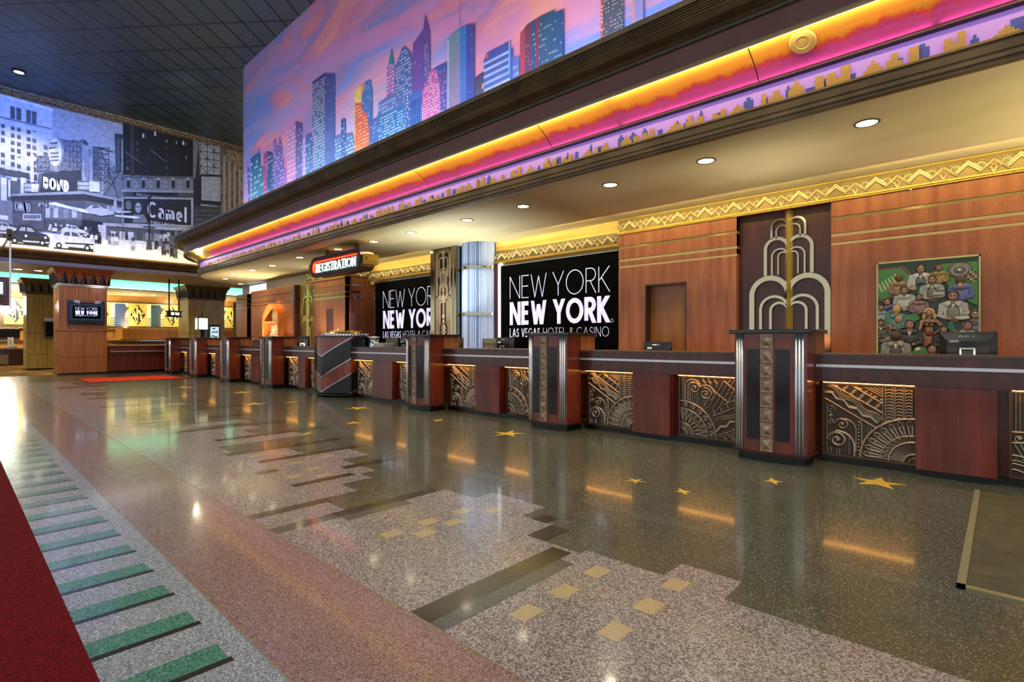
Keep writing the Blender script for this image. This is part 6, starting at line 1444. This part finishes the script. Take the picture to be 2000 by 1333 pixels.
# regular pitch from the two visible neighbours
pitch = ycs[2]-ycs[1]; y_ = ycs[1]
where = {-3: 'left end of far wall by the arrow sign', -2: 'far wall, left of the rear pillar', -1: 'far wall, half hidden by the big pillar', 0: 'far wall just right of the big pillar', 1: 'far wall behind the green hanging sign', 2: 'far wall behind the right rear pillar', 3: 'far wall beside the curtain'}
col_ = ['2c4f60', 'b87c34', 'a5622e', '3c4f7a']
for k in range(-3, 4):
    yc = y_+k*pitch; hw = pitch*.245
    if yc > 13: continue
    t = thing('monogram_panel', 'gold diamond monogram panel, '+where[k], 'wall panel', (XF+.1, yc, 2.05), 'gold monogram panels'); P = PX(XF+.10)
    b = MB(); b.slab(P, [(yc-hw, 2.06), (yc+hw, 2.06), (yc+hw, 3.38), (yc-hw, 3.38)], 0, .03); b.build('gold_board', mat('panel_gold', (.86, .74, .34), .5) if 'panel_gold' not in bpy.data.materials else bpy.data.materials['panel_gold'], t)
    P = PX(XF+.135); b = MB()
    for i in range(28):
        a = 2*pi*i/28; ribbon(b, P, [(yc+hw*.80*cos(a), 2.72+.54*sin(a)), (yc+hw*.92*cos(a), 2.72+.62*sin(a))], .03, 0, 0)
    b.build('rays', M['olivewood'], t)
    b = MB(); b.slab(P, [(yc, 2.14), (yc+hw*.86, 2.72), (yc, 3.30), (yc-hw*.86, 2.72)], 0, .02); b.build('diamond', mat('diamond_slate', (.11, .11, .14), .5) if 'diamond_slate' not in bpy.data.materials else bpy.data.materials['diamond_slate'], t)
    P = PX(XF+.157); b = MB(); w = hw
    ribbon(b, P, [(yc-w*.55, 2.60), (yc-w*.55, 2.92)], .07, 0, 0); ribbon(b, P, [(yc-w*.50, 2.95), (yc-w*.12, 2.38)], .11, 0, 0); ribbon(b, P, [(yc-w*.08, 2.25), (yc-w*.08, 3.2)], .08, 0, 0)
    ribbon(b, P, [(yc+w*.12, 3.0), (yc+w*.38, 2.70)], .11, 0, 0); ribbon(b, P, [(yc+w*.62, 2.86), (yc+w*.38, 2.70)], .07, 0, 0); ribbon(b, P, [(yc+w*.38, 2.72), (yc+w*.38, 2.42)], .09, 0, 0)
    b.build('monogram', mat('mono_cream', (.90, .82, .50), .5) if 'mono_cream' not in bpy.data.materials else bpy.data.materials['mono_cream'], t)
    # lit panel with a stylised tower fin between monograms
    yg = yc+pitch/2
    if yg > 13: continue
    t = thing('fin_panel', 'cream fin panel right of one at '+where[k], 'wall panel', (XF+.1, yg, 2.05), 'fin panels')
    P = PX(XF+.10); b = MB(); b.slab(P, [(yg-hw, 2.06), (yg+hw, 2.06), (yg+hw, 3.38), (yg-hw, 3.38)], 0, .03); b.build('cream_board', mat('cream_glass', (.9, .88, .66), .5, emit=(1, .95, .7), es=.35) if 'cream_glass' not in bpy.data.materials else bpy.data.materials['cream_glass'], t)
    b = MB(); P = PX(XF+.132)
    for j in range(4): b.slab(P, [(yg-hw, 2.12+.12*j), (yg+hw, 2.12+.12*j), (yg+hw, 2.16+.12*j), (yg-hw, 2.16+.12*j)], 0, .005)
    b.build('black_bars', M['black'], t)
    c = col_[k % 4]; b = MB(); b.slab(P, [(yg-.22, 2.06), (yg+.12, 2.06), (yg+.12, 2.75), (yg+.30, 3.15), (yg+.22, 3.33), (yg-.22, 3.33)], .005, .10); b.build('fin', mat('fin_'+c, c, .4) if 'fin_'+c not in bpy.data.materials else bpy.data.materials['fin_'+c], t)
    b = MB(); b.slab(P, [(yg+.12, 2.06), (yg+.26, 2.06), (yg+.26, 2.75), (yg+.44, 3.15), (yg+.30, 3.15), (yg+.12, 2.75)], .005, .05); b.build('fin_side_board', mat('fin_brown', (.40, .30, .28), .5) if 'fin_brown' not in bpy.data.materials else bpy.data.materials['fin_brown'], t)
for y in (-1, 2.5, 6, 9.5, 12): light('AREA', 'frieze_tube', (XF+1.0, y, 3.7), 55, (1, .93, .62), .3, target=(XF, y, 2.7), size_y=2.6)
for y in (-1, 3, 7, 11): light('AREA', 'far_soffit_fill', (-35.8, y, 1.95), 60, (1, .9, .6), 2.5, rot=(pi, 0, 0), size_y=.1)  # added upward fill to brighten the far soffit, no fixture there
for x, y in [(-26, 2), (-26, 6), (-30, 0), (-30, 5), (-35, 3), (-35, 8), (-30, 10)]:
    light('SPOT', 'far_downlight', (x, y, 3.78), 260, (1, .86, .58), .08, target=(x, y, 0), spot=130, blend=.7)
for i, (px, py) in enumerate([(35, 536), (75, 528), (262, 580), (300, 582)]):
    xq = -35.0 if py > 560 else -25.6; u0 = (px-1000)/F; d = 2.6*F/(666.7-py); x, y = d*(SX+u0*CX), d*(CX-u0*SX)
    x = -35 if i > 1 else -26; y = onX(px, py, x)[0]
    t = thing('recessed_downlight', 'far hall downlight, '+['leftmost, above the arrow sign', 'left of the big pillar capital', 'right of the big pillar, left one of two', 'right of the big pillar, right one of two'][i], 'downlight', (x, y, 3.8), 'far hall downlights')
    b = MB(); b.lathe(x, y, [(.16, 3.8), (.16, 3.785), (.12, 3.785)], 20); b.build('trim_ring', M['soffit'], t)
    b = MB(); b.lathe(x, y, [(.001, 3.79), (.125, 3.79)], 20); b.build('lamp_disc', M['lamp'], t)
# pillars
def pillar(cx, cy, w, zt, mm, label, seam=True):
    t = thing('square_pillar', label, 'pillar', (cx, cy, 0), 'square wood pillars'); h = w/2
    b = MB(); b.box(cx-h, cx+h, cy-h, cy+h, .06, zt-.62); b.build('shaft', M[mm], t)
    b = MB(); b.box(cx-h-.02, cx+h+.02, cy-h-.02, cy+h+.02, 0, .06); b.build('base', M['plinth'], t)
    b = MB()
    for s in (-1, 1):
        for k in range(1, 5): yy = cy-h+w*k/5; b.box(cx+s*h-.003, cx+s*h+.003, yy-.004, yy+.004, 1.55, zt-.62); xx = cx-h+w*k/5; b.box(xx-.004, xx+.004, cy+s*h-.003, cy+s*h+.003, 1.55, zt-.62)
        b.box(cx+s*h-.006, cx+s*h+.006, cy-h, cy+h, 1.54, 1.56); b.box(cx-h, cx+h, cy+s*h-.006, cy+s*h+.006, 1.54, 1.56)
        b.box(cx+s*h-.003, cx+s*h+.003, cy-h, cy+h, .62, .63); b.box(cx+s*h-.003, cx+s*h+.003, cy-.005, cy+.005, .06, 1.54)
    b.build('panel_seam', M['desk'], t)
    b = MB(); b.box(cx-h-.05, cx+h+.05, cy-h-.05, cy+h+.05, zt-.62, zt-.56); b.box(cx-h-.02, cx+h+.02, cy-h-.02, cy+h+.02, zt-.66, zt-.62); b.build('necking', M['chrome'] if mm == 'pillar' else M['trim'], t, bevel=.01)
    f = .20; b = MB(); n = 6; pf = [(0, zt-.56), (.02, zt-.42), (.07, zt-.28), (.13, zt-.14), (f, zt-.03), (f, zt)]
    for (o0, z0), (o1, z1) in zip(pf, pf[1:]):
        a, c = h+o0, h+o1
        b.add([(cx-a, cy-a, z0), (cx+a, cy-a, z0), (cx+a, cy+a, z0), (cx-a, cy+a, z0), (cx-c, cy-c, z1), (cx+c, cy-c, z1), (cx+c, cy+c, z1), (cx-c, cy+c, z1)], [(0, 1, 5, 4), (1, 2, 6, 5), (2, 3, 7, 6), (3, 0, 4, 7)])
    b.build('capital', wood('capital_'+mm, {'pillar': '9a4a1c', 'olivewood': '4c3c1c'}[mm], {'pillar': 'b8622e', 'olivewood': '6a5628'}[mm], .35, .3), t)
    b = MB(); n = 5
    for k in range(n):
        c0 = -h+w*(k+.5)/n; q = w/n*.46
        for s in (-1, 1):
            # spikes on the +-x faces and the +-y faces
            x0 = cx+s*(h+.005); xt = cx+s*(h+.15); xm_ = cx+s*(h+.115)
            b.add([(x0, cy+c0-q, zt-.55), (x0, cy+c0+q, zt-.55), (xt, cy+c0, zt-.12), (xm_, cy+c0, zt-.55)], [(0, 3, 2), (3, 1, 2), (0, 1, 3)])
            y0 = cy+s*(h+.005); yt = cy+s*(h+.15); ym_ = cy+s*(h+.115)
            b.add([(cx+c0-q, y0, zt-.55), (cx+c0+q, y0, zt-.55), (cx+c0, yt, zt-.12), (cx+c0, ym_, zt-.55)], [(0, 3, 2), (3, 1, 2), (0, 1, 3)])
    b.build('capital_spikes', mat('spike_dark', (.16, .09, .05), .35) if 'spike_dark' not in bpy.data.materials else bpy.data.materials['spike_dark'], t)
    return t
pw = 1.36; yp0 = onX(115, 650, -24.3)[0]; yp1 = onX(209, 650, -24.3)[0]; pw = yp1-yp0
pillar(-24.3-pw/2, (yp0+yp1)/2, pw, 3.80, 'pillar', 'big square orange wood pillar with spiked capital and wall screen, left of centre')
PY2 = onX(92, 650, -29.5)[0]
pillar(-30.1, PY2, 1.3, 3.80, 'olivewood', 'rear square pillar just left of the big orange pillar')
YP3 = onX(403, 620, -27.8)[0]
pillar(-28.5, YP3, 1.55, 3.80, 'olivewood', 'olive lit square pillar behind the far end of the desk, with menu screen')
# screen on the big pillar
xp = -24.3; P = PX(xp)
def Zc(px, py, X): return onX(px, py, X)
(a0, c1), (a1, c0) = Zc(131, 586, xp), Zc(204, 635, xp)
t = thing('pillar_screen', 'small framed screen with NEW YORK lettering mounted on the big orange pillar', 'screen', (xp, (a0+a1)/2, c0))
w, h = a1-a0, c1-c0
b = MB(); b.slab(P, [(a0, c0), (a1, c0), (a1, c1), (a0, c1)], 0, .10); b.build('housing', mat('housing_slate', (.15, .21, .25), .4, .3), t, bevel=.03)
b = MB(); P2 = PX(xp+.101); ribbon(b, P2, [(a0+.09*w, c0+.20*h), (a1-.09*w, c0+.20*h), (a1-.09*w, c1-.20*h), (a0+.09*w, c1-.20*h), (a0+.09*w, c0+.20*h)], .07, 0, .03); b.build('bezel', mat('bezel_blue', (.22, .30, .34), .35, .4), t)
b = MB(); b.slab(P2, [(a0+.10*w, c0+.22*h), (a1-.10*w, c0+.22*h), (a1-.10*w, c1-.22*h), (a0+.10*w, c1-.22*h)], 0, .012); b.build('display', M['screen_black'], t)
b = MB(); logo(b, PX(xp+.115), a0+.20*w, c0+.34*h, w*.60, .042, 0, reg=False); b.build('lettering', M['screen_text'], t)
b = MB(); b.slab(P2, [(a0+.32*w, c1-.10*h), (a1-.28*w, c1-.10*h), (a1-.28*w, c1+.0*h), (a0+.32*w, c1)], 0, .03); b.build('top_plate', mat('plate_rust', (.55, .30, .22), .4), t)
b = MB(); b.slab(P2, [(a0+.16*w, c1-.11*h), (a0+.32*w, c1-.14*h), (a0+.32*w, c1), (a0+.16*w, c1)], 0, .035); b.slab(P2, [(a1-.28*w, c1-.14*h), (a1-.12*w, c1-.11*h), (a1-.12*w, c1), (a1-.28*w, c1)], 0, .035); b.build('top_wings', mat('wing_cream', (.75, .68, .58), .4), t)
b = MB(); b.slab(P2, [(a0+.28*w, c0+.03*h), (a1-.25*w, c0+.03*h), (a1-.25*w, c0+.13*h), (a0+.28*w, c0+.13*h)], 0, .02); b.build('grille', M['plastic'], t)
# black screen on the rear pillar
xp2 = -29.45; (a0, c1), (a1, c0) = Zc(86, 628, xp2), Zc(116, 661, xp2)
t = thing('pillar_screen', 'blank black screen in a green frame on the rear left pillar', 'screen', (xp2, a0, c0)); P = PX(xp2)
b = MB(); b.slab(P, [(a0, c0), (a1, c0), (a1, c1), (a0, c1)], 0, .1); b.build('frame', mat('frame_green', (.22, .25, .15), .4), t)
b = MB(); b.slab(P, [(a0+.05, c0+.08), (a1-.05, c0+.08), (a1-.05, c1-.05), (a0+.05, c1-.05)], .1, .11); b.build('display', M['tvblack'], t)
b = MB(); b.slab(P, [(a0, c1), (a0+.3, c1), (a0+.3, c1+.14), (a0, c1+.14)], 0, .05); b.build('label_plate', M['white'], t)
# menu screen on the right rear pillar
xp3 = -28.5+.775; (a0, c1), (a1, c0) = Zc(401, 639, xp3), Zc(426, 663, xp3)
t = thing('menu_screen', 'bright menu screen with white and green pictures on the olive rear pillar', 'screen', (xp3, a0, c0)); P = PX(xp3)
b = MB(); b.slab(P, [(a0-.05, c0-.05), (a1+.06, c0-.05), (a1+.06, c1+.12), (a0-.05, c1+.12)], 0, .08); b.build('frame', mat('frame_olive', (.20, .18, .10), .4), t)
b = MB(); b.slab(P, [(a0, c0), (a1, c0), (a1, c1), (a0, c1)], .08, .09); b.build('display', mat('menu_glow', (.8, .85, .9), .4, emit=(.75, .84, .92), es=.8), t)
b = MB(); P = PX(xp3+.092); w, h = a1-a0, c1-c0
b.flat(P, [(a0, c0), (a0+.34*w, c0), (a0+.34*w, c1), (a0, c1)]); [b.flat(P, [(a0+w*u, c0+h*v), (a0+w*(u+.22), c0+h*v), (a0+w*(u+.22), c0+h*(v+.1)), (a0+w*u, c0+h*(v+.1))], .001) for u, v in [(.42, .2), (.66, .15), (.45, .52), (.7, .55), (.5, .8)]]; b.build('picture_blocks', mat('menu_green', (.08, .28, .25), .4), t)

# side counters
t = thing('side_counter', 'dark red counter between the big pillar and the farthest desk pylon', 'counter', (-24.1, 4.9, 0))
y0_, y1_ = yp1+.05, 6.6
b = MB(); b.box(-24.75, -24.0, y0_, y1_, 1.02, 1.06); b.build('countertop', M['oak'], t); b = MB(); b.box(-24.7, -24.03, y0_, y1_, .78, 1.02); b.build('apron', M['desk_red'], t)
b = MB(); b.box(-24.03, -24.015, y0_, y1_, .80, .825); b.build('chrome_strip', M['brushed'], t); b = MB(); b.box(-24.65, -24.10, y0_, y1_, .10, .78); b.build('front_panel', M['desk_red'], t); b = MB(); b.box(-24.6, -24.15, y0_, y1_, 0, .10); b.build('plinth', M['plinth'], t)
t = thing('far_counter', 'long low counter against the far wall under the black screens', 'counter', (-35.5, 2, 0))
b = MB(); b.box(-36.6, -35.2, -5, 13, .80, .86); b.build('countertop', M['tile'], t); b = MB(); b.box(-36.5, -35.3, -5, 13, .55, .80); b.build('apron', M['desk'], t); b = MB(); b.box(-36.5, -35.35, -5, 13, 0, .55); b.build('front', M['veneer_dark'], t)
for k in range(12):
    b = MB(); yy = -4.8+1.5*k; b.box(-35.35, -35.32, yy, yy+.85, .08, .53); b.build('relief_plate', M['tile'], t)
b = MB(); b.box(XF+.02, XF+.12, -6, 14, 1.20, 1.24); tag(b.build('trim_8', M['chrome']), kind='structure')
# black tv screens on the far wall
for (pa, pb, py0, py1), lb in zip([(-45, 39, 641, 661), (68, 74, 641, 660)], ['wide black television on the far wall at the left edge', 'black television mostly hidden behind the rear left pillar']):
    (a0, c1), (a1, c0) = Zc(pa, py0, XF+.12), Zc(pb, py1, XF+.12)
    if pb == 74: a1 = a0+2.2
    t = thing('wall_television', lb, 'television', (XF+.1, (a0+a1)/2, c0)); P = PX(XF+.02)
    b = MB(); b.slab(P, [(a0, c0), (a1, c0), (a1, c1), (a0, c1)], 0, .14); b.build('housing', M['plastic'], t, bevel=.03)
    b = MB(); b.slab(P, [(a0+.04, c0+.04), (a1-.04, c0+.04), (a1-.04, c1-.04), (a0+.04, c1-.04)], .14, .15); b.build('display', M['tvblack'], t)
(a0, c1), (a1, c0) = Zc(15, 665, -35.5), Zc(27, 676, -35.5)
t = thing('framed_notice', 'small white framed notice standing on the far counter at the left edge', 'framed notice', (-35.6, a0, .86)); P = PX(-35.6)
b = MB(); b.slab(P, [(a0, .92), (a1, .92), (a1, .92+.46), (a0, .92+.46)], 0, .04); b.build('frame', M['white'], t); b = MB(); b.slab(P, [(a0+.1, 1.02), (a1-.1, 1.02), (a1-.1, 1.28), (a0+.1, 1.28)], .04, .045); b.build('print', mat('grey_print', (.35, .35, .35), .5), t)
b = MB(); b.box(-35.8, -35.4, a0-.12, a1+.12, .86, .92); b.build('stand', M['chrome'], t)
# back shelf of the side counter area
b = MB(); a0 = onX(240, 670, -35)[0]; a1 = onX(330, 670, -35)[0]; b.box(-36.9, -35.0, a0-.1, a1+4, 1.25, 1.32); b.box(-36.9, -35.1, a0, a1+4, 1.32, 1.86); tag(b.build('wood_canopy_box', M['oak']), 'honey wood cabinet front over the far service counter right of the big pillar', 'cabinet')
t = thing('desk_lantern', 'glowing square glass lantern with dark frame hanging beside the olive pillar', 'lantern', (-24.8, 0, 0))
yl = onX(394, 640, -24.8)[0]; ORG[t.name] = (-24.8, yl, 1.9); t.location = (-24.8, yl, 1.9)
zl1, zl0 = onX(394, 623, -24.8)[1], onX(394, 644, -24.8)[1]; hw = .19
b = MB(); b.box(-24.8-hw, -24.8+hw, yl-hw, yl+hw, zl0, zl1); b.build('glass', mat('lantern_glow', (1, 1, 1), .4, emit=(1, 1, .78), es=2.6), t)
b = MB()
for dx in (-hw, hw):
    for dy in (-hw, hw): b.box(-24.8+dx-.02, -24.8+dx+.02, yl+dy-.02, yl+dy+.02, zl0-.03, zl1+.05)
b.box(-24.8-hw-.03, -24.8+hw+.03, yl-hw-.03, yl+hw+.03, zl1+.02, zl1+.06); b.box(-24.8-hw-.03, -24.8+hw+.03, yl-hw-.03, yl+hw+.03, zl0-.04, zl0); b.build('frame', mat('lantern_frame', (.2, .22, .16), .4), t)
b = MB(); b.tube([(-24.8, yl, zl1+.05), (-24.8, yl, zl1+.30)], .02, 8); b.box(-24.86, -24.74, yl-.06, yl+.06, 1.0, zl0); b.box(-24.95, -24.65, yl-.15, yl+.15, 0, 1.0); b.build('stand', mat('lantern_post', (.12, .10, .08), .4), t)
# hanging direction sign with arrows
xg = -19.5; t = thing('direction_sign', 'hanging sign with white panel and green arrows at the left edge', 'sign', (xg, 0, 2.6)); P = PX(xg)
ya, yb = onX(-30, 560, xg)[0], onX(19, 560, xg)[0]; z1 = onX(0, 541, xg)[1]; z0 = onX(0, 584, xg)[1]
ORG[t.name] = (xg, ya, 2.6); t.location = (xg, ya, 2.6)
b = MB(); b.slab(P, [(ya, z0+.1), (yb-.12, z0+.1), (yb-.12, z1-.12), (ya, z1-.12)], 0, .05); b.build('lit_panel', mat('sign_white', (.9, .95, .95), .4, emit=(.9, 1, 1), es=.8), t)
b = MB(); ribbon(b, P, [(ya, z0+.1), (yb-.11, z0+.1), (yb-.11, z1-.12), (ya, z1-.12)], .05, -.02, .07); b.build('panel_frame', mat('frame_grey', (.40, .42, .52), .4, .4), t)
b = MB(); b.slab(P, [(yb-.20, z0-.18), (yb, z0-.18), (yb, z1), (yb-.20, z1)], -.12, -.02); b.build('red_board', M['desk_red'], t)
b = MB(); b.box(xg-.05, xg-.01, yb-.01, yb+.03, z0-.25, 9.4 if False else 3.98); b.build('post', M['chrome'], t)
b = MB(); P = PX(xg+.052); n = 4
for k in range(n):
    z = z1-.24-(z1-z0-.36)*k/(n-1)*.85; ribbon(b, P, [(yb-.33, z), (yb-.25, z)], .022, 0, 0); b.flat(P, [(yb-.26, z-.035), (yb-.20, z), (yb-.26, z+.035)], 0); b.flat(P, [(ya+.02, z-.03), (yb-.42, z-.03), (yb-.42, z+.03), (ya+.02, z+.03)], 0)
b.build('arrows', mat('arrow_green', (.02, .12, .10), .5), t)
b = MB(); b.box(xg-.12, xg+.06, yb-.06, yb+.05, 3.9, 4.2); b.box(-23.3, xg+.06, yb-.02, yb+.02, 4.0, 4.05); b.build('bracket', M['trim'], t)
# bell desk sign
xg = -25.5; P = PX(xg); ya, yb = onX(326, 610, xg)[0], onX(354, 610, xg)[0]; z1, z0 = onX(340, 609, xg)[1], onX(340, 618.5, xg)[1]
t = thing('bell_desk_sign', 'small dark green hanging sign reading Bell Desk on two posts', 'sign', (xg, ya, z0))
b = MB(); b.slab(P, [(ya, z0), (yb, z0), (yb, z1), (ya, z1)], -.12, 0); b.box(xg-.15, xg+.03, ya-.05, yb+.05, z1, z1+.03); b.box(xg-.15, xg+.03, ya-.05, yb+.05, z0-.03, z0); b.build('box', mat('sign_green', (.06, .12, .05), .4), t)
b = MB(); text(b, PX(xg+.004), 'BelDesk'.replace('Bel', '')[:0]+'D', ya+.45, z0+.06, (z1-z0)*.5, .025, 0, 0); 
b = MB(); hL = (z1-z0)*.55; e = text(b, PX(xg+.004), 'Bell'.replace('B', 'B'), ya+.30*(yb-ya), z0+.06, hL, .028, 0, 0, gap=.16, width=.20*(yb-ya)); text(b, PX(xg+.004), 'Desk', e+.05, z0+.06, hL, .028, 0, 0, gap=.16, width=.26*(yb-ya)); b.build('lettering', mat('letters_glow', (1, 1, .9), .4, emit=(.95, 1, .85), es=1.5), t)
for q in (.17, .85): b = MB(); yq = ya+(yb-ya)*q; b.box(xg-.08, xg-.03, yq-.025, yq+.025, z1, 3.8); b.build('post', M['black'], t)
# bright wall lamp at the far left
t = thing('wall_lamp', 'very bright white cluster lamp in front of the far wall at the left edge', 'lamp', (-35.9, 0, 2.4)); yl = onX(8, 605, -35.9)[0]; ORG[t.name] = (-35.9, yl, 2.4); t.location = (-35.9, yl, 2.4)
b = MB()
for k in range(9): a = 2*pi*k/8; cx, cy_ = (0, 0) if k == 8 else (.28*cos(a), .28*sin(a)); b.lathe(-35.9+0*cx, yl+cx, [(.001, 2.75+cy_), (.12, 2.87+cy_), (.16, 3.0+cy_), (.12, 3.12+cy_), (.001, 3.2+cy_)], 10)
b.build('globes', mat('globe_glow', (1, 1, 1), .5, emit=(1, 1, .97), es=22), t)
b = MB(); b.tube([(-35.9, yl, 3.3), (-35.9, yl, 3.8)], .03, 8); b.box(-35.95, -35.85, yl-.35, yl+.35, 2.6, 2.66); b.tube([(-35.9, yl, 2.6), (-35.9, yl, 3.4)], .03, 8); b.build('stem', M['chrome'], t)
